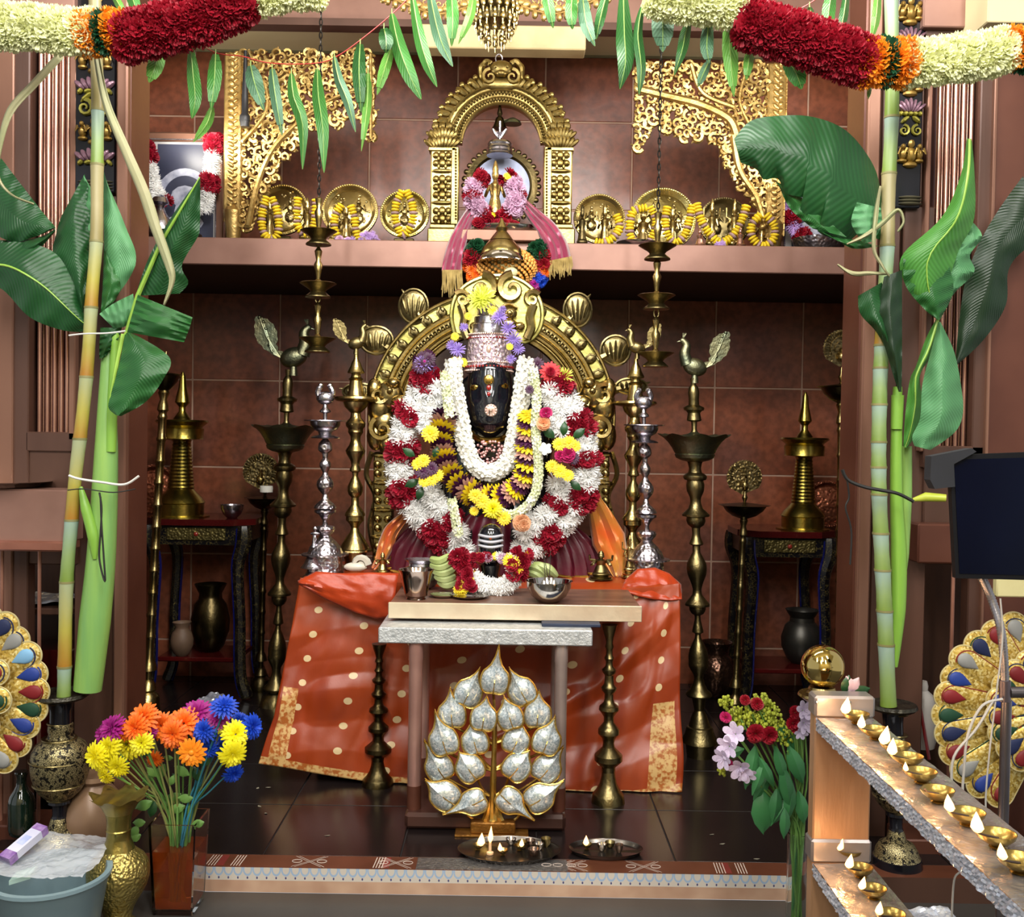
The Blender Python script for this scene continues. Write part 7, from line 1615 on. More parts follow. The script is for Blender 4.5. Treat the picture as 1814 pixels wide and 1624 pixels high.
toran('mango leaves hanging on a red thread across the right half of the opening', [
  ([(966, -20), (972, 10), (980, 50)], 20, 0), ([(1014, -20), (1012, 20), (1014, 52)], 22, 0), ([(1032, -10), (1038, 40), (1054, 82)], 24, 2), ([(1076, -16), (1064, 30), (1056, 70)], 18, 1), ([(1104, -20), (1106, 60), (1108, 110), (1098, 158)], 32, 1), ([(1138, 10), (1130, 60), (1136, 120), (1132, 168)], 18, 1),
  ([(1174, 8), (1174, 50), (1174, 92)], 40, 2), ([(1222, 34), (1214, 60), (1208, 90), (1194, 134)], 20, 1), ([(1256, 34), (1252, 80), (1256, 112)], 24, 2), ([(1256, 108), (1246, 130), (1236, 154)], 16, 2), ([(1290, 40), (1294, 100), (1300, 172)], 28, 3), ([(1330, 84), (1326, 110), (1322, 142)], 18, 3), ([(1392, 104), (1410, 130), (1420, 158)], 34, 0), ([(1474, -14), (1468, 20), (1466, 60)], 24, 0), ([(1500, -14), (1494, 30), (1486, 62)], 16, 1), ([(1556, -20), (1552, 30), (1544, 70)], 16, 3), ([(1540, 150), (1540, 160), (1538, 176)], 8, 3), ([(1434, 12), (1436, 24), (1432, 40)], 12, 1)],
  [[(1130, -14), (1160, -4), (1180, 8)], [(1380, 22), (1420, 14), (1460, -12)]], 3.12)
# ---- gilded pendants hanging from the beam
rt = thing('gold_pendant', 'gilded chandelier like ornament with pendants hanging at the top centre', 'hanging ornament', V(878, 90, 4.4)); Y = 4.4; k = PX(Y); random.seed(12)
c = V(878, 0, Y)
mb = MB(); mb.lathe([(44*k, c.z+60*k), (44*k, c.z+12*k), (34*k, c.z+2*k), (38*k, c.z-14*k), (28*k, c.z-24*k), (30*k, c.z-40*k), (16*k, c.z-46*k)], (c.x, Y, 0), 28); mb.build('core', BRASS_OLD, rt)
mb = MB()
for r_, y, n in ((40, 10, 18), (36, 30, 16), (28, 48, 12), (16, 62, 8)):
    for i in range(n):
        a_ = 2*pi*i/n; X_ = c.x+r_*k*cos(a_); Y_ = Y+r_*k*sin(a_); z = c.z-y*k
        mb.ball((X_, Y_, z), (3.4*k, 3.4*k, 5*k), 4, 6); mb.ball((X_, Y_, z-9*k), (5*k, 5*k, 7*k), 5, 7); mb.tube([(X_, Y_, z-12*k), (X_, Y_, z-24*k)], [2.5*k, .5*k], 5)
o = mb.build('bead_pendants', BRASS, rt); o['kind'] = 'stuff'
for sx in (-1, 1):
    mb = MB()
    P = smoothpath([V(878+sx*45, 12, Y), V(878+sx*100, 26, Y), V(878+sx*150, 12, Y), V(878+sx*200, -8, Y)], 8)
    mb.tube(P, 3*k, 6)
    for p in P[::2]: mb.ball(p-Vector((0, 0, 6*k)), (6*k, .012, 8*k), 5, 7); mb.ball(p+Vector((0, 0, 8*k)), (9*k, .012, 7*k), 5, 7); spiral(mb, (p.x, p.z+18*k), 8*k, 1.1, rnd(0, 6), sx, Y, 1, .25)
    mb.build('gilded_festoon', GOLD, rt)
# ================================================================ foreground
# ---- black and brass vases holding the canes
EG = NT('engraved_black_brass'); vo = EG.n('ShaderNodeTexVoronoi', Scale=150., feature='DISTANCE_TO_EDGE'); EG.l(EG.coord('Object'), vo.inputs[0]); n9 = EG.n('ShaderNodeTexNoise', Scale=70., Detail=4.); EG.l(EG.coord('Object'), n9.inputs[0])
f9 = EG.math('MINIMUM', EG.math('ADD', EG.math('LESS_THAN', vo.outputs['Distance'], .07), EG.math('LESS_THAN', n9.outputs[0], .43)), 1.); EG.l(EG.mix(f9, '#a3966c', '#26231d'), EG.b.inputs['Base Color']); EG.b.inputs['Metallic'].default_value = .75; EG.b.inputs['Roughness'].default_value = .34; EG.bump(vo.outputs['Distance'], .4, .003); ENGB = EG.m
VR = [('base', [(1470, 14), (1481, 18), (1487, 32), (1492, 40), (1506, 44), (1512, 47), (1527, 48)]), ]
def vase(name, label, xb, Y, w, y0, y1, xt=None):
    f = lambda y: y0+(y-1226)*(y1-y0)/(1527-1226)
    S = lambda rows: [(f(a), b*w) for a, b in rows]
    r = turned_thing(name, label, 'vase', [
        ('mouth', S([(1228, 40), (1226, 46), (1232, 48), (1237, 42), (1241, 24)])),
        ('neck', S([(1246, 21), (1262, 19), (1284, 19)])), ('neck_band', S([(1286, 21), (1296, 22), (1304, 20), (1310, 22)])),
        ('body', S([(1316, 32), (1324, 42), (1336, 48), (1350, 50), (1352, 50), (1366, 50), (1382, 48), (1396, 43), (1398, 44), (1412, 36), (1424, 24)])),
        ('foot_neck', S([(1428, 19), (1434, 20), (1438, 13), (1456, 12), (1462, 14)])), ('base', S([(1470, 17), (1480, 19), (1488, 34), (1500, 41), (1508, 43), (1511, 45)])), ('plinth', S([(1512, 47), (1527, 48)]))],
        xb, Y, ENGB, xt=xt, z0=Z0, group='black and brass engraved vases', mats={'neck': BLACKM, 'foot_neck': BLACKM, 'plinth': BLACKM, 'mouth': mat('dark_engraved_rim', '#4a463a', '#1e1c18', .35, .6, 40, .8, 80)}, seg=36)
    k = PX(Y)
    for y, hw in ((1244, 22), (1284, 20.5), (1313, 30), (1351, 51), (1397, 44.5), (1427, 21)):
        t = MB(); c = V(xb, f(y), Y); z1 = V(xb, f(1527), Y).z; z2 = V(xb, f(1228), Y).z; c.z = Z0+(c.z-z1)*(z2-Z0)/(z2-z1); t.lathe([((hw-.6)*w*k, -.003), ((hw+.8)*w*k, 0), ((hw-.6)*w*k, .003)], (c.x, Y, c.z), 32); t.build('brass_ring', BRASS_OLD, r)
    return r
vase('engraved_vase', 'black and brass engraved vase holding the left sugarcane', 105, 3.36, 1., 1226, 1527, 108)
vase('engraved_vase', 'black and brass engraved vase holding the right sugarcane', 1589, 3.36, .9, 1246, 1548, 1580)
# ---- wavy mouthed brass vase
r = turned_thing('brass_vase', 'wavy mouthed yellow brass vase at the bottom left in front of the step', 'vase', [
    ('mouth', [(1412, 44, .09), (1408, 49, .12), (1414, 42, .09), (1424, 32, .04), (1434, 27, .01), (1440, 24)]), ('neck', [(1452, 21), (1470, 20.5), (1472, 22), (1475, 20.5), (1490, 21), (1502, 26), (1508, 28)]),
    ('body', [(1514, 34), (1524, 45), (1536, 52), (1550, 54), (1564, 53), (1578, 49), (1592, 42), (1606, 34), (1618, 28), (1634, 24), (1642, 26)]), ('base', [(1648, 34), (1656, 38), (1664, 38)])], 208, 2.99, mat('yellow_engraved_brass', '#b3a260', '#8f7e44', .36, .9, 26, .8, 130, vor=True), xt=211, z0=0., mats={'mouth': mat('light_brass_mouth', '#b09c5c', '#93804a', .3, .9), 'neck': mat('yellow_brass2', '#a29250', '#82733b', .3, 1, 14, .2, 70)}, seg=48)
# ---- glass vases
def glassmat(name, col, rough=.02):
    k = NT(name); b = k.b; b.inputs['Base Color'].default_value = lin(col); b.inputs['Transmission Weight'].default_value = 1.; b.inputs['Roughness'].default_value = rough; b.inputs['IOR'].default_value = 1.3; return k.m
GLASS = glassmat('clear_glass', '#f8fcfa'); AMBER = glassmat('amber_water', '#c4531c', .0); AMBER.node_tree.nodes['Principled BSDF'].inputs['Transmission Weight'].default_value = .72; GRW = glassmat('greenish_water', '#a8c8a0', .0)
YGv = 3.08; a = V(262, 1540, YGv); b = V(346, 1540, YGv); zt = V(304, 1462, YGv).z; zw = V(304, 1512, YGv).z; W2 = b.x-a.x
gv = thing('glass_vase', 'square glass vase of amber water holding the dyed daisies', 'vase', ((a.x+b.x)/2, YGv+W2/2, 0.))
gc = gv.location.copy()
def sq(mb, h0, h1, r0, r1, z0, z1, flip=False):
    n = 4; vs = []
    for rr, z in ((r0, z0), (r1, z1)):
        for sx, sy in ((-1, -1), (1, -1), (1, 1), (-1, 1)): vs.append((gc.x+sx*rr, gc.y+sy*rr, z))
    mb.add(vs, [(i, (i+1) % 4, 4+(i+1) % 4, 4+i) for i in range(4)])
mb = MB(); R0, R1 = W2*.42, W2*.5; t = .006
vs = []
for rr, z in ((R0, .002), (R1, zt), (R1-t, zt), (R0-t, .016)):
    for sx, sy in ((-1, -1), (1, -1), (1, 1), (-1, 1)): vs.append((gc.x+sx*rr, gc.y+sy*rr, z))
mb.add(vs, [(l*4+i, l*4+(i+1) % 4, (l+1)*4+(i+1) % 4, (l+1)*4+i) for l in range(3) for i in range(4)]+[(3, 2, 1, 0), (12, 13, 14, 15)]); mb.build('glass', GLASS, gv, False)
mb = MB(); vs = []; fw = zw/zt
for rr, z in ((R0-t-.0008, .018), (R0+(R1-R0)*fw-t-.0008, zw)):
    for sx, sy in ((-1, -1), (1, -1), (1, 1), (-1, 1)): vs.append((gc.x+sx*rr, gc.y+sy*rr, z))
mb.add(vs, [(i, (i+1) % 4, 4+(i+1) % 4, 4+i) for i in range(4)]+[(3, 2, 1, 0), (4, 5, 6, 7)]); mb.build('amber_water', AMBER, gv, False)
STEMG = mat('flower_stem_green', '#4f7a34', '#6a9147', .5); STEMB = mat('dyed_blue_stem', '#2a6a84', '#2f7d8c', .5); STEMY = mat('pale_stem', '#8c8f52', '#7a7f45', .5)
fl = [('blue', 397, 1254, 21, (.2, -.6, .8)), ('blue', 443, 1287, 20, (.9, -.5, .1)), ('blue', 424, 1276, 14, (.3, -.4, .8)), ('blue', 394, 1303, 21, (0, -1, .4)), ('blue', 364, 1295, 19, (-.2, -1, .4)), ('blue', 371, 1326, 15, (0, -1, -.1)), ('blue', 380, 1308, 16, (0, -1, .4)), ('blue', 412, 1368, 16, (.6, -.8, -.3)),
      ('magenta', 350, 1267, 25, (0, -.8, .7)), ('magenta', 386, 1274, 18, (.2, -.8, .5)), ('magenta', 203, 1292, 23, (-.5, -.8, .5)), ('magenta', 188, 1302, 18, (-.7, -.8, .2)), ('magenta', 266, 1296, 12, (0, -1, .3)), ('magenta', 314, 1314, 10, (0, -1, 0)),
      ('bigorange', 257, 1273, 24, (-.1, -.9, .6)), ('bigorange', 243, 1290, 22, (-.3, -1, .3)), ('bigorange', 287, 1286, 21, (0, -1, .4)), ('bigorange', 327, 1283, 25, (.1, -1, .5)), ('bigorange', 308, 1300, 22, (0, -1, .2)), ('bigorange', 224, 1294, 16, (-.4, -1, .3)), ('bigorange', 275, 1343, 13, (0, -1, -.2)),
      ('amberdaisy', 340, 1332, 22, (0, -1, 0)), ('bigyellow', 175, 1338, 22, (-.5, -.9, 0)), ('bigyellow', 197, 1323, 20, (-.3, -1, .2)), ('bigyellow', 229, 1318, 25, (0, -1, .3)), ('bigyellow', 252, 1316, 19, (.1, -1, .3)), ('bigyellow', 211, 1355, 18, (-.2, -1, -.2)), ('bigyellow', 190, 1371, 15, (-.5, -.8, -.5)), ('bigyellow', 416, 1300, 22, (.5, -.9, .2)), ('bigyellow', 411, 1333, 22, (.5, -1, -.2)), ('bigyellow', 392, 1286, 12, (.2, -1, .2)), ('yellow', 180, 1355, 14, (-.4, -1, -.2))]
flowermesh('amberdaisy', '#f29a1c', '#f0860f', 'daisy')
bq = thing('daisy_bouquet', 'bouquet of dyed blue, orange, magenta and yellow daisies in the square glass vase', 'flowers', (gc.x, gc.y, .05)); random.seed(31)
for i, (key, x, y, r, rot) in enumerate(fl):
    Yf = gc.y+rnd(-.10, .04)-(.04 if key in ('bigyellow', 'amberdaisy') else 0); p = V(x, y, Yf); place('flower_head', FL[key], bq, p, facing(rot, rnd(0, 6)), r*PX(Yf)*1.28)
    bx = gc.x+max(-.035, min(.035, (p.x-gc.x)*.25))+rnd(-.01, .01); bt = Vector((gc.x-(p.x-gc.x)*.12+rnd(-.015, .015), gc.y+rnd(-.02, .02), .03)); nk = Vector((bx, gc.y+rnd(-.025, .025), zt))
    mb = MB(); mb.tube(smoothpath([bt, nk, nk.lerp(p, .5)+Vector((0, 0, .012)), p-Vector(rot).normalized()*.008], 5), .0026 if i % 3 else .0034, 5); mb.build('stem', STEMB if key == 'blue' else (STEMG if i % 2 else STEMY), bq)
for i in range(26):
    a_ = rnd(0, 6.28); x = 304+rnd(-70, 80); y = rnd(1290, 1440); p = V(x*.6+304*.4 if y > 1380 else x, y, gc.y+rnd(-.06, .05)); mb = MB(); leafblade(mb, p, rnd(0, 6.28), rnd(.03, .06), .3); mb.build('leaf', [LEAFD, STEMG, STEMG][i % 3], bq)
for (x, y) in ((244, 1462), (250, 1478), (362, 1456), (258, 1456)): mb = MB(); leafblade(mb, V(x, y, gc.y-.03), rnd(3, 5), .04, .35); mb.build('leaf', STEMG, bq)
for i in range(9): mb = MB(); x = rnd(-.05, .05); mb.tube([(gc.x+x*.3, gc.y+rnd(-.02, .02), .03), (gc.x+x, gc.y+rnd(-.03, .03), zt+.04)], .004, 6); mb.build('stem', STEMG, bq)

# ---- bottom left clutter
rt = turned_thing('green_bottle', 'dark green glass bottle standing on the left plinth', 'bottle', [('neck', [(1366, 11), (1368, 12), (1376, 9), (1390, 9), (1398, 13)]), ('body', [(1408, 20), (1420, 23), (1464, 23), (1474, 21), (1477, 18)])], 38, 3.42, mat('dark_bottle_glass', '#13241a', '#0c1811', .06, 0, 3, coat=1), z0=V(38, 1477, 3.42).z)
mb = MB(); c0 = V(76, 1466, 2.98); c1 = V(8, 1524, 2.86); d = (c1-c0).normalized(); n_ = Vector((0, -.3, 1)).cross(d).normalized()*.02; up = d.cross(n_).normalized()*.012
def prismbox(mb, c0, c1, n_, up): mb.add([c0-n_-up, c0+n_-up, c0+n_+up, c0-n_+up, c1-n_-up, c1+n_-up, c1+n_+up, c1-n_+up], [(0, 3, 2, 1), (4, 5, 6, 7), (0, 1, 5, 4), (1, 2, 6, 5), (2, 3, 7, 6), (3, 0, 4, 7)])
rt = thing('incense_packet', 'long white and purple incense packet leaning by the left black vase', 'packet', c1); prismbox(mb, c0, c1, n_, up); mb.build('box', mat('white_packet', '#cfd0e0', '#bcbdd4', .4), rt, False)
for t0, t1 in ((0, .16), (.8, 1.)): mb = MB(); prismbox(mb, c0.lerp(c1, t0), c0.lerp(c1, t1), n_*1.02, up*1.04); mb.build('purple_end', mat('purple_print', '#6a3c8c', '#a58ab8', .4, nscale=40), rt, False)
mb = MB(); prismbox(mb, c0.lerp(c1, .35), c0.lerp(c1, .6), n_*.6, up*1.03); mb.build('printed_patch', mat('pale_blue_print', '#8f9ccc', '#b5bede', .4, nscale=30), rt, False)
# plastic covered tub
tb = thing('plastic_tub', 'blue grey plastic tub under clear wrap at the bottom left corner', 'tub', (V(60, 1600, 2.75).x, 2.85, 0)); TUB = mat('blue_grey_tub', '#7d949c', '#6a8088', .35, 0, 3)
zt_ = V(80, 1572, 2.75).z; mb = MB(); mb.lathe([(.11, 0), (.12, .02), (.155, zt_-.02), (.165, zt_-.01), (.165, zt_), (.15, zt_), (.14, zt_-.03), (.11, .05), (0, .04)], (V(60, 1600, 2.75).x, 2.85, 0), 40); mb.build('tub', TUB, tb)
def crump(name, x0, x1, Y0, Y1, z0, amp, label, cat, m, seed, n=34, edge=None):
    a = V(x0, 1500, Y0).x; b = V(x1, 1500, Y0).x
    def fn(u, v):
        x = a+(b-a)*u; y = Y0+(Y1-Y0)*v; q = noise.noise(Vector((x*9+seed, y*9, seed)))+.6*abs(noise.noise(Vector((x*22, y*22, seed+3))))+.25*abs(noise.noise(Vector((x*50, y*50, seed))))
        wob = .02*noise.noise(Vector((x*8, y*8, 3.3))); return (x+wob, y+wob, z0+amp*(.5+q)+.001)
    mb = MB(); mb.grid(fn, n, n); return single(mb, name, m, label, cat, None, smooth=False)
FOIL = mat('silver_foil', '#e0e5f0', '#bcc2d0', .2, .55, 10, .6, 20)
WRAP = NT('clear_wrap'); WRAP.b.inputs['Base Color'].default_value = (.75, .78, .85, 1); WRAP.b.inputs['Roughness'].default_value = .12; WRAP.b.inputs['Alpha'].default_value = .45; WRAP.b.inputs['Specular IOR Level'].default_value = 1.; WRAP = WRAP.m
crump('wrapping_film', -40, 148, 2.78, 3.08, zt_+.002, .02, 'crumpled clear film lying over the tub at the bottom left', 'plastic film', WRAP, 4)
mb = MB(); c = V(22, 1556, 2.80); mb.v = []; prismbox(mb, c, c+Vector((.05, .02, .01)), Vector((0, .02, .004)), Vector((0, 0, .006))); single(mb, 'soap_block', mat('pale_green_block', '#a9c2ba', '#98b3ab', .5), 'small pale green square block on the clear film', 'block')
# brown earthen pot behind the brass vase
rt = turned_thing('brown_pot', 'large tan earthen pot half hidden between the left pillar and brass vase', 'pot', [('rim', [(1372, 22), (1370, 30), (1378, 32), (1386, 24)]), ('body', [(1394, 30), (1410, 42), (1440, 54), (1470, 56), (1490, 46), (1500, 34)])], 168, 3.27+.16, mat('tan_pot', '#8d7057', '#775b45', .35, .1, 4), z0=Z0)
# silver plate on the left rail, trays in the niche
zr = V(30, 866, 3.42).z; rt = thing('silver_plate', 'wide silver plate lying on the left copper rail', 'plate', (V(20, 850, 3.5).x, 3.5, zr)); mb = MB(); mb.lathe([(.08, zr), (.1, zr+.004), (.135, zr+.022), (.14, zr+.022), (.1, zr+.008), (0, zr+.006)], (V(15, 850, 3.5).x, 3.5, 0), 40); mb.build('dish', STEEL, rt)
zn = V(0, 1076, 3.66).z; crump('foil_sheet', 4, 112, 3.68, 3.9, zn, .02, 'crumpled silver foil on the shelf in the left niche', 'foil', FOIL, 8, 20)
crump('foil_sheet', 1596, 1790, 2.62, 2.98, .10, .025, 'crumpled silver foil tray cover at the bottom right behind the lamp rails', 'foil', FOIL, 12)
tbx = thing('foil_table', 'low wooden box carrying the crumpled foil at the bottom right', 'box', (V(1695, 1600, 3.0).x, 3.05, 0)); MB().bbox((V(1604, 1600, 2.65).x, 2.64, 0), (V(1780, 1600, 2.65).x, 2.97, .10), .006).build('body', WOODB, tbx)
rt = turned_thing('white_jug', 'white plastic jug in the right niche behind the cane', 'jug', [('neck', [(1206, 10), (1214, 12), (1222, 11)]), ('body', [(1232, 22), (1250, 25), (1310, 25), (1322, 22)])], 1632, 3.75, mat('white_plastic', '#c9c4bd', '#b8b2aa', .4), z0=None)
mb = MB(); mb.tube([V(1620, 1196, 3.66), V(1646, 1345, 3.6)], .006, 6); single(mb, 'red_stick', mat('dark_red_stick', '#6e1414', '#5a1010', .3), 'thin dark red stick leaning before the white jug', 'stick')

# ---- peacock feather ornaments
GLIT = NT('gold_glitter'); vo = GLIT.n('ShaderNodeTexVoronoi', Scale=150.); GLIT.l(GLIT.coord('Object'), vo.inputs[0]); GLIT.l(GLIT.ramp(vo.outputs['Color'], [(.1, '#9a7a30'), (.5, '#d3b254'), (.9, '#f2e3a0')]), GLIT.b.inputs['Base Color']); GLIT.b.inputs['Metallic'].default_value = .45; GLIT.b.inputs['Roughness'].default_value = .35
bn = GLIT.n('ShaderNodeBump'); bn.inputs['Strength'].default_value = .9; bn.inputs['Distance'].default_value = .004; GLIT.l(vo.outputs['Color'], bn.inputs['Height']); GLIT.l(bn.outputs[0], GLIT.b.inputs['Normal']); GLIT = GLIT.m
PIP = mat('pale_gold_piping', '#e0d3a0', '#cfbf86', .35, .4, 30)
EC = [mat('navy_felt', '#14224e', '#101b40', .7), mat('ruby_felt', '#7c1218', '#6a0e14', .6), mat('green_felt', '#0f4028', '#0c3420', .7), mat('grey_felt', '#8f8f8c', '#7d7d7a', .6), mat('royal_felt', '#1d3a8c', '#182f78', .6), mat('skyblue_felt', '#7fb0d2', '#6c9cc2', .6)]
def feather(rt, cx, cy, ang, L_, w_, Y, ce, cg, k=None):
    k = PX(Y); d = (cos(ang), sin(ang)); n_ = (-sin(ang), cos(ang)); o = V(cx, cy, Y)
    def P(t, s, dy=0.): return Vector((o.x+(d[0]*t+n_[0]*s)*k, Y+dy, o.z+(d[1]*t+n_[1]*s)*k))
    out = []; N = 22
    out.append((0, w_*.35))
    for i in range(N+1):
        a_ = pi/2-pi*i/N; out.append((L_-w_*.5+w_*.52*cos(a_), w_*.5*sin(a_)))
    out.append((0, -w_*.35))
    c_ = P(L_*.6, 0, -.012); rim = [P(t, s) for t, s in out]; mid = [P(L_*.6+(t-L_*.6)*.8, s*.75, -.009) for t, s in out]; n2 = len(out)
    mb = MB(); mb.add(rim+mid+[c_]+[p+Vector((0, .006, 0)) for p in rim], [(i, i+1, n2+i+1, n2+i) for i in range(n2-1)]+[(n2+i, n2+i+1, 2*n2) for i in range(n2-1)]+[tuple(2*n2+1+i for i in range(n2))])
    f = mb.build('feather', GLIT, rt)
    e = MB(); e.tube(rim, 1.5*k, 5); e.build('piping', PIP, f)
    e = MB(); q = [P(L_*.5+(t-L_*.5)*.88, s*.80, -.006) for t, s in out]; e.tube(q[n2//3:], 1.4*k, 5); e.tube([P(L_*.15, 0, -.008), P(L_*.52, 0, -.012)], 1.2*k, 5); e.ball(P(L_*.42, 0, -.012), 4*k, 5, 7); e.build('dark_edging', EC[ce], f)
    g = MB(); g.lathe([(.001, -15*k), (7*k, -13*k), (11.5*k, -8*k), (13*k, -1*k), (12*k, 6*k), (8*k, 14*k), (4*k, 21*k), (.001, 27*k)], seg=14)
    M_ = Matrix.Rotation(pi/2-0, 3, 'X'); rz = Matrix(((n_[0], 0, d[0]), (0, 1, 0), (n_[1], 0, d[1]))); base = P(L_-w_*.50, 0, -.012)
    g.v = [tuple(base+Vector((x*n_[0]-z*d[0]*1., y*.35, x*n_[1]-z*d[1]*1.))) for x, y, z in g.v]; g.build('gem_patch', EC[cg], f)
rp = thing('feather_ornament', 'gold glitter peacock feather ornament behind the lamp rails on the right', 'ornament', V(1850, 1440, 3.3), 'gold glitter peacock feather ornaments')
for i, (a_, L_, ce, cg) in enumerate(((112, 190, 0, 3), (124, 192, 1, 1), (136, 196, 2, 0), (148, 200, 1, 3), (160, 198, 0, 4), (171, 200, 1, 1), (182, 202, 2, 2), (193, 200, 0, 0), (204, 202, 1, 1), (216, 200, 2, 3), (229, 196, 0, 4), (242, 190, 1, 1))):
    feather(rp, 1852, 1262, radians(a_), L_, 52, 3.30-.004*(i % 2)-.0022*i, ce, cg)
for i, (a_, ce, cg) in enumerate(((118, 1, 0), (135, 0, 1), (152, 2, 2), (168, 1, 4), (185, 0, 1), (202, 2, 2), (219, 1, 0), (236, 0, 1))): feather(rp, 1866, 1262, radians(a_), 122, 48, 3.25-.003*i, ce, cg)
mb = MB(); mb.bbox((V(1840, 1300, 3.31).x, 3.31, Z0), (V(1880, 1300, 3.31).x, 3.33, V(1850, 1262, 3.31).z), .004); mb.build('support', WOODB, rp)
lp = thing('feather_ornament', 'gold glitter peacock feather ornament at the left edge before the niche', 'ornament', V(-60, 1440, 3.3), 'gold glitter peacock feather ornaments')
for i, (a_, L_, ce, cg) in enumerate(((62, 170, 0, 3), (50, 176, 0, 0), (38, 172, 0, 3), (25, 176, 0, 5), (12, 176, 4, 4), (0, 176, 1, 1), (-12, 176, 2, 2), (-24, 172, 4, 4), (-38, 176, 1, 1), (-52, 180, 3, 3), (-64, 170, 0, 1))):
    feather(lp, -88, 1222, radians(a_), L_, 50, 3.30-.004*(i % 2)-.0022*i, ce, cg)
for i, (a_, ce, cg) in enumerate(((50, 1, 0), (20, 0, 1), (-10, 2, 2), (-40, 1, 4))): feather(lp, -98, 1222, radians(a_), 120, 48, 3.25-.003*i, ce, cg)
mb = MB(); mb.bbox((V(-100, 1300, 3.31).x, 3.31, Z0), (V(-70, 1300, 3.31).x, 3.33, V(-80, 1222, 3.31).z), .004); mb.build('support', WOODB, lp)

# ---- stepped lamp rails
zu = .80; zl = .432
A_ = G(1447, 1270, zu); B_ = G(1541, 1270, zu); Xl, Xr2 = A_.x, B_.x; Ys = A_.y
PW = mat('pale_wood', '#a9805c', '#8e6747', .4, .1, 3, .15, 30, stretch=(3, 3, .5)); FOILT = mat('warm_foil_top', '#b9b4b0', '#8f8884', .25, .75, 16, 1., 30)
rs = thing('lamp_rail', 'wooden stand with two foil covered rails of burning oil lamps at the right', 'lamp stand', (Xl+.07, Ys, 0))
MB().bbox((Xl-.004, Ys, 0), (Xr2+.004, Ys+.045, V(1480, 1240, Ys).z), .004).build('post', PW, rs)
ztp = V(1480, 1232, Ys).z
def foilcap(z0, z1, nm='foil_cap'):
    mb = MB(); mb.bbox((Xl-.008, Ys-.008, z0), (Xr2+.008, Ys+.053, z1), .006); mb.build(nm, mat('matte_grey_foil', '#9c9490', '#857d7a', .35, .6, 8, .3, 20), rs)
foilcap(zu, ztp); foilcap(zl, V(1480, 1486, Ys).z)
for x in (1447, 1505): mb = MB(); c = V(x, 1244, Ys-.01); mb.ball(c, .004, 5, 8); mb.build('screw', STEEL, rs)
Yn = 1.15
def rail(z, nm):
    mb = MB(); mb.bbox((Xl, Yn, z-.03), (Xr2, Ys-.004, z), .003); o = mb.build(nm, PW, rs)
    def top(u, v):
        x = Xl-.003+(Xr2-Xl+.006)*v; y = Yn+(Ys-.01-Yn)*u; return (x, y, z+.0015+.0022*noise.noise(Vector((x*40, y*18, z)))+.0015*abs(noise.noise(Vector((x*90, y*60, 2)))))
    mb = MB(); mb.grid(top, 120, 14); mb.build('foil_sheet', FOILT, o, False)
    def edge(u, v):
        y = Yn+(Ys-.01-Yn)*u; return (Xl-.004-.005*abs(noise.noise(Vector((y*60, v*6, 1+z))))-.003*noise.noise(Vector((y*140, v*9, z))), y, z+.002-.034*v-.004*noise.noise(Vector((y*40, 0, z)))*v)
    mb = MB(); mb.grid(edge, 240, 8); mb.build('foil_edge', FOIL, o, False); return o
rail(zu, 'upper_rail'); rail(zl, 'lower_rail')
MB().bbox((Xl+.01, Yn+.02, 0), (Xr2-.01, Yn+.06, zu-.03), .004).build('near_post', PW, rs)
DB = mat('yellow_diya_brass', '#a89050', '#846c34', .3, .95, 14, .2, 60); GDY = 'burning brass lamps on the rails'
def onrail(x, y, z):
    g = G(x, y, z); return Vector((min(max(g.x, Xl+.036), Xr2-.034), g.y, z+.004))
ul = [(1518, 1284, 1496, 1252, .045, 'first brass lamp from the far end of the upper rail'), (1552, 1312, 1520, 1283, .035, 'second brass lamp from the far end of the upper rail'), (1588, 1340, 1551, 1303, .045, 'third brass lamp from the far end of the upper rail'), (1610, 1362, 1563, 1331, .04, 'fourth brass lamp from the far end of the upper rail'),
      (1633, 1390, 1585, 1375, .02, 'fifth brass lamp from the far end of the upper rail with a tiny flame'), (1662, 1424, 1640, 1420, .0, 'unlit brass lamp between tiny flame and bright flame on the upper rail'), (1715, 1465, 1673, 1432, .035, 'brass lamp with bright flame in the middle of the upper rail'), (1768, 1505, 1721, 1465, .04, 'brass lamp second from the picture edge on the upper rail'), (1806, 1550, 1748, 1513, .03, 'brass lamp cut by the picture edge on the upper rail')]
random.seed(21)
for x, y, fx, fy, fh, lab in ul: diya(onrail(x, y, zu), .030, .026, lab, DB, None, (-1, -.35+rnd(-.3, .2)), fh*.92, rnd(-.2, .3), GDY, fh > 0)
for x, y, fh, lab in ((1507, 1524, .03, 'farthest brass lamp on the lower rail'), (1525, 1556, .035, 'second brass lamp on the lower rail'), (1548, 1594, .03, 'third brass lamp on the lower rail'), (1580, 1640, .03, 'nearest brass lamp on the lower rail at the bottom edge')):
    diya(onrail(x, y, zl), .029, .026, lab, DB, None, (-1, -.5), fh*1.0, rnd(-.2, .3), GDY)
for o in [q for q in bpy.data.objects if q.get('group') == GDY and 'far' in q['label']][:0]: pass
for x, y, z in ((1500, 1285, zu), (1535, 1310, zu), (1560, 1345, zu), (1600, 1390, zu), (1680, 1440, zu), (1740, 1500, zu), (1500, 1525, zl), (1520, 1560, zl), (1550, 1610, zl)):
    l = bpy.data.lights.new('flame_glow', 'POINT'); l.energy = .6; l.color = (1, .55, .25); l.shadow_soft_size = .02; o = bpy.data.objects.new('flame_glow', l); C.objects.link(o); g = onrail(x, y, z); o.location = (Xl+.02, g.y, z+.05)
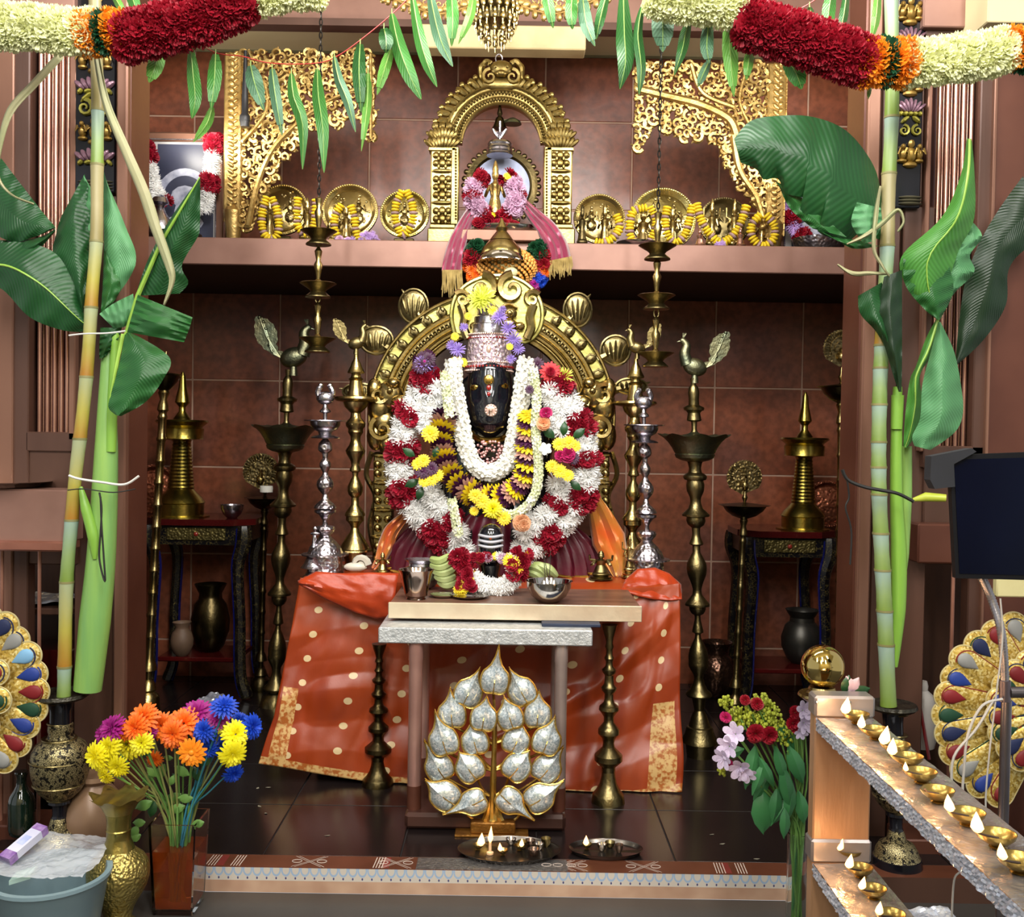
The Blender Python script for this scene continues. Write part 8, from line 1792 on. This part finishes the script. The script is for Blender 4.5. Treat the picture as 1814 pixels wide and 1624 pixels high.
# ---- brass ball
Yb = 2.78; k = PX(Yb); c = V(1457, 1180, Yb); zc = V(1457, 1219, Yb).z
rt = thing('brass_ball_finial', 'large polished brass ball on a stepped brass pedestal behind the lamp rails', 'finial', (c.x, Yb, 0))
mb = MB(); mb.ball(c, 38*k, 24, 40); mb.build('ball', GOLD_BRIGHT, rt)
mb = MB(); mb.lathe([(22*k, zc+3*k), (24*k, zc-2*k), (22*k, zc-5*k), (26*k, zc-8*k)], (c.x, Yb, 0), 30); mb.build('collar', BRASS, rt)
mb = MB(); mb.lathe([(26*k, zc-8*k), (40*k, zc-9*k), (42*k, zc-13*k), (30*k, zc-22*k), (14*k, zc-30*k), (12*k, .06), (34*k, .03), (38*k, 0)], (c.x, Yb, 0), 32); mb.build('pedestal', BRASS, rt)
heap('flower_heap', 'pale pink lily petals beside the brass ball', 1500, 1215, 14, 14, 2.74, 'pink', 4, 12, z0=zc-12*k) if False else None
cluster('pale lily petals and green leaves beside the brass ball on the rail post', [one('peachrose', 1504, 1212, 8, 2.62)], (), name='lily_sprig', group=None)
lr = [o for o in bpy.data.objects if o.name.startswith('lily_sprig')][0]
for x, y, a_, L_, m in ((1494, 1228, 1.3, .05, LEAFD), (1502, 1228, 1.0, .05, mat('lily_white', '#c9b0b4', '#b99aa2', .5)), (1512, 1228, 2.0, .05, MATS['lily_white']), (1508, 1228, .3, .05, LEAFD)): mb = MB(); leafblade(mb, V(x, y, 2.61), a_, L_, .3); mb.build('petal' if m != LEAFD else 'leaf', m, lr)

# ---- right bouquet in a tall glass cylinder
YR = 2.98; k = PX(YR); cb = V(1414, 1475, YR); gz = cb.z; rr = 19*k
gl = thing('glass_cylinder', 'tall clear glass cylinder full of green stems beside the lamp rail post', 'vase', (cb.x, YR, 0))
mb = MB(); mb.lathe([(rr, 0), (rr, gz), (rr-.004, gz), (rr-.004, .012), (0, .012)], (cb.x, YR, 0), 32); mb.build('glass', GLASS, gl)
bq2 = thing('mixed_bouquet', 'bouquet of goldenrod, red carnations and white lilies in the tall glass cylinder', 'flowers', (cb.x, YR, .03)); random.seed(44)
GR = mat('goldenrod', '#a9b230', '#8f9a2c', .6, vary=.3)
def sprig(x, y, r, n):
    mb = MB()
    for i in range(n):
        a_ = rnd(0, 6.28); q = rnd(0, 1)**.5; p = V(x+r*q*cos(a_), y+r*q*sin(a_), YR-.05+rnd(-.03, .03)); mb.ball(p, rnd(.003, .006), 4, 5); 
        if i % 2: mb.tube([p, V(x+r*.3*cos(a_), y+r*.6, YR-.03)], .001, 3)
    o = mb.build('goldenrod_spray', GR, bq2); o['kind'] = 'stuff'
for x, y, r, n in ((1347, 1242, 16, 60), (1358, 1262, 22, 110), (1310, 1272, 22, 120), (1374, 1288, 24, 120), (1392, 1306, 14, 50), (1286, 1244, 12, 30), (1345, 1280, 20, 90), (1280, 1364, 10, 24)): sprig(x, y, r, n)
FB = []
for key, x, y, r, rot in (('crimson', 1338, 1299, 16, (0, -1, .1)), ('crimson', 1362, 1302, 15, (.1, -1, 0)), ('crimson', 1341, 1247, 11, (0, -1, .4)), ('crimson', 1320, 1240, 9, (0, -1, .4)), ('crimson', 1408, 1262, 12, (.3, -1, .2)), ('crimson', 1404, 1280, 12, (.2, -1, 0)), ('rosepink', 1286, 1270, 10, (-.5, -1, 0)), ('crimson', 1410, 1290, 9, (0, -1, 0)), ('rosepink', 1290, 1352, 10, (-.4, -1, -.2))):
    place('flower_head', FL[key], bq2, V(x, y, YR-.08), facing(rot, rnd(0, 6)), r*k); FB.append((x, y))
AL = MB(); 
for i in range(6): petal(AL, 2*pi*i/6+.2, .05, 1., .62, 0, .5, .3)
for i in range(3): AL.tube([(0, 0, .1), (.2*cos(i*2), .2*sin(i*2), .8)], .03, 4)
alm = AL.mesh('alstroemeria', mat('white_lily', '#d6cbe0', '#c4b2d0', .5, trans=.15))
for x, y, r, rot in ((1303, 1300, 17, (-.6, -.9, .3)), (1292, 1322, 17, (-.7, -.8, 0)), (1284, 1342, 16, (-.8, -.7, -.2)), (1312, 1358, 18, (-.3, -1, -.4)), (1322, 1368, 14, (0, -1, -.5)), (1422, 1258, 14, (.3, -1, .3)), (1424, 1280, 15, (.3, -1, 0)), (1418, 1296, 10, (0, -1, -.3))): place('lily_flower', alm, bq2, V(x, y, YR-.1), facing(rot, rnd(0, 6)), r*k*1.25); FB.append((x, y))
for x, y in FB+[(1350, 1255), (1310, 1270), (1375, 1285), (1395, 1330), (1380, 1350)]:
    p = V(x, y, YR-.07); nk = V(1410+rnd(-9, 9), 1475, YR+rnd(-.015, .015)); bt = Vector((cb.x+rnd(-.015, .015), YR+rnd(-.015, .015), .03))
    mb = MB(); mb.tube(smoothpath([bt, nk, nk.lerp(p, .5)+Vector((.015, 0, 0)), p], 5), .003, 5); mb.build('stem', STEMG, bq2)
BLF = mat('lily_leaf', '#2f6a3a', '#3f7d48', .4, 0, 6, trans=.1)
for x, y, a_, L_, w_ in ((1350, 1398, 4.75, .13, .28), (1338, 1320, 4.5, .13, .18), (1352, 1350, 4.4, .1, .16), (1318, 1326, 3.4, .07, .25), (1372, 1320, 5.0, .12, .14), (1384, 1350, 4.9, .14, .14), (1396, 1320, 5.1, .12, .2), (1402, 1380, 4.6, .13, .14), (1376, 1396, 4.6, .1, .2), (1412, 1330, 1.9, .07, .3), (1366, 1420, 4.5, .08, .2), (1390, 1430, 4.7, .09, .18), (1400, 1300, 2.9, .06, .35), (1414, 1400, 4.9, .1, .2), (1362, 1370, 4.2, .09, .2), (1380, 1380, 5.2, .09, .22), (1395, 1410, 4.2, .1, .16), (1344, 1340, 5.2, .1, .14)):
    mb = MB(); leafblade(mb, V(x, y, YR-.06+rnd(-.03, .03)), a_, L_, w_); mb.build('leaf', BLF, bq2)
for i in range(14): mb = MB(); a_ = rnd(0, 6.28); q = rnd(0, .019); mb.tube([(cb.x+q*cos(a_), YR+q*sin(a_), .02), (cb.x+q*cos(a_+1), YR+q*sin(a_+1), gz+.05)], rnd(.0025, .0045), 6); mb.build('stem', STEMG if i % 2 else BLF, bq2)

# ---- tablet on a pole
YTb = 2.3; k = PX(YTb)
rt = thing('tablet_stand', 'black tablet screen clamped on a grey pole at the right edge', 'tablet stand', (V(1784, 1200, YTb).x, YTb, 0))
P = [(1682, 806), (1840, 800), (1846, 1028), (1693, 1024)]
mb = MB(); mb.prism([V(x, y, YTb) for x, y in P][::-1], .018); mb.build('tablet', mat('black_plastic', '#0c0c10', '#08080b', .5, spec=.2), rt, False)
P2 = [(1690, 814), (1834, 810), (1839, 1019), (1700, 1016)]
mb = MB(); mb.prism([V(x, y, YTb-.0015) for x, y in P2][::-1], .001); mb.build('screen', mat('dark_screen', '#04081c', '#020410', .12, 0, 2, spec=.15), rt, False)
mb = MB(); mb.prism([V(x, y, YTb-.012) for x, y in ((1650, 808), (1722, 794), (1730, 800), (1690, 822), (1692, 862), (1656, 866), (1648, 850))][::-1], .035); mb.build('cloth_clamp', mat('black_cloth', '#1b1c22', '#121318', .8), rt, False)
GN = mat('grey_gooseneck', '#a7a3a5', '#807c80', .25, .8, 6)
pth = smoothpath([V(1738, 1020, YTb+.02), V(1756, 1060, YTb+.02), V(1772, 1110, YTb), V(1778, 1160, YTb), V(1780, 1212, YTb)], 8); mb = MB()
mb.tube(pth, 7*k, 12)
for e in evenly(pth, .007): mb.tube([e[0]-e[1]*.0015, e[0]+e[1]*.0015], 7.8*k, 12)
mb.build('gooseneck', GN, rt)
mb = MB(); mb.tube([V(1780, 1205, YTb), V(1780, 1242, YTb)], 10*k, 14); mb.build('sleeve', mat('brown_grey_metal', '#6d6266', '#554c50', .3, .7), rt)
mb = MB(); a = V(1783, 1240, YTb); mb.tube([a, (a.x, a.y, .03)], 9*k, 16); mb.build('pole', mat('dull_steel_pole', '#8a8488', '#6c666a', .25, .9, 5), rt)
mb = MB(); mb.lathe([(.13, 0), (.13, .012), (.03, .022), (.02, .04)], (a.x, a.y, 0), 28); mb.build('pole_base', MATS['black_plastic'], rt)
mb = MB(); mb.tube([V(1788, 1226, YTb), V(1850, 1226, YTb)], 10*k, 10); mb.build('side_arm', MATS['dull_steel_pole'] if 'dull_steel_pole' in MATS else GN, rt)
CAB = mat('grey_cable', '#a9a6a0', '#98958f', .5)
for i, pts in enumerate(([(1776, 1238), (1740, 1250), (1715, 1300), (1708, 1360), (1707, 1412), (1730, 1440)], [(1760, 1240), (1730, 1290), (1690, 1340), (1686, 1400)], [(1772, 1060), (1776, 1130), (1766, 1220), (1752, 1340), (1746, 1420), (1750, 1450)], [(1700, 1545), (1690, 1560), (1686, 1624)])):
    tie('cable', ['pale grey cable looping from the tablet pole to the rail', 'short grey cable loop left of the tablet pole', 'thin pale cable hanging beside the gooseneck', 'grey cable hanging under the upper lamp rail'][i], pts, 2.28 if i < 3 else 2.0, .003 if i < 2 else .002, CAB, 'cable', 'grey cables around the tablet pole')
rt = thing('gift_box', 'small cream and gold box beside the tablet at the right edge', 'box', V(1800, 1060, 3.2)); mb = MB(); boxpx(mb, 1766, 1024, 1860, 1058, 3.2, .03, .004); mb.build('panel', mat('cream_gold', '#d8cf9a', '#c9bf88', .4, .2), rt)
# dried leaf bits on the dark floor
random.seed(3); 
for i, (x, y) in enumerate(((455, 1398), (480, 1395), (462, 1430), (585, 1480), (1265, 1478), (1275, 1496), (1335, 1522), (470, 1440))):
    g = G(x, y, Z0); mb = MB(); leafblade(mb, g+Vector((0, 0, .004)), rnd(0, 6), .022, .25); mb.v = [(v[0], v[1]+(v[2]-g.z)*.6, Z0+.001+abs(v[2]-g.z)*.12) for v in mb.v]
    single(mb, 'fallen_petal', mat('dry_petal', '#8a8674', '#6e6a5a', .6), ['dry curled petal on the floor left of the silver table, nearest the sari', 'dry petal on the floor just right of the left pair', 'dry petal lower down on the left floor', 'dry petal on the floor left of the tray base', 'tiny petal on the floor before the right bouquet, farther one', 'tiny petal on the floor before the right bouquet, nearer one', 'tiny petal near the runner beside the glass cylinder', 'dry petal below the left floor pair'][i], 'petal', 'dry petals on the black floor')
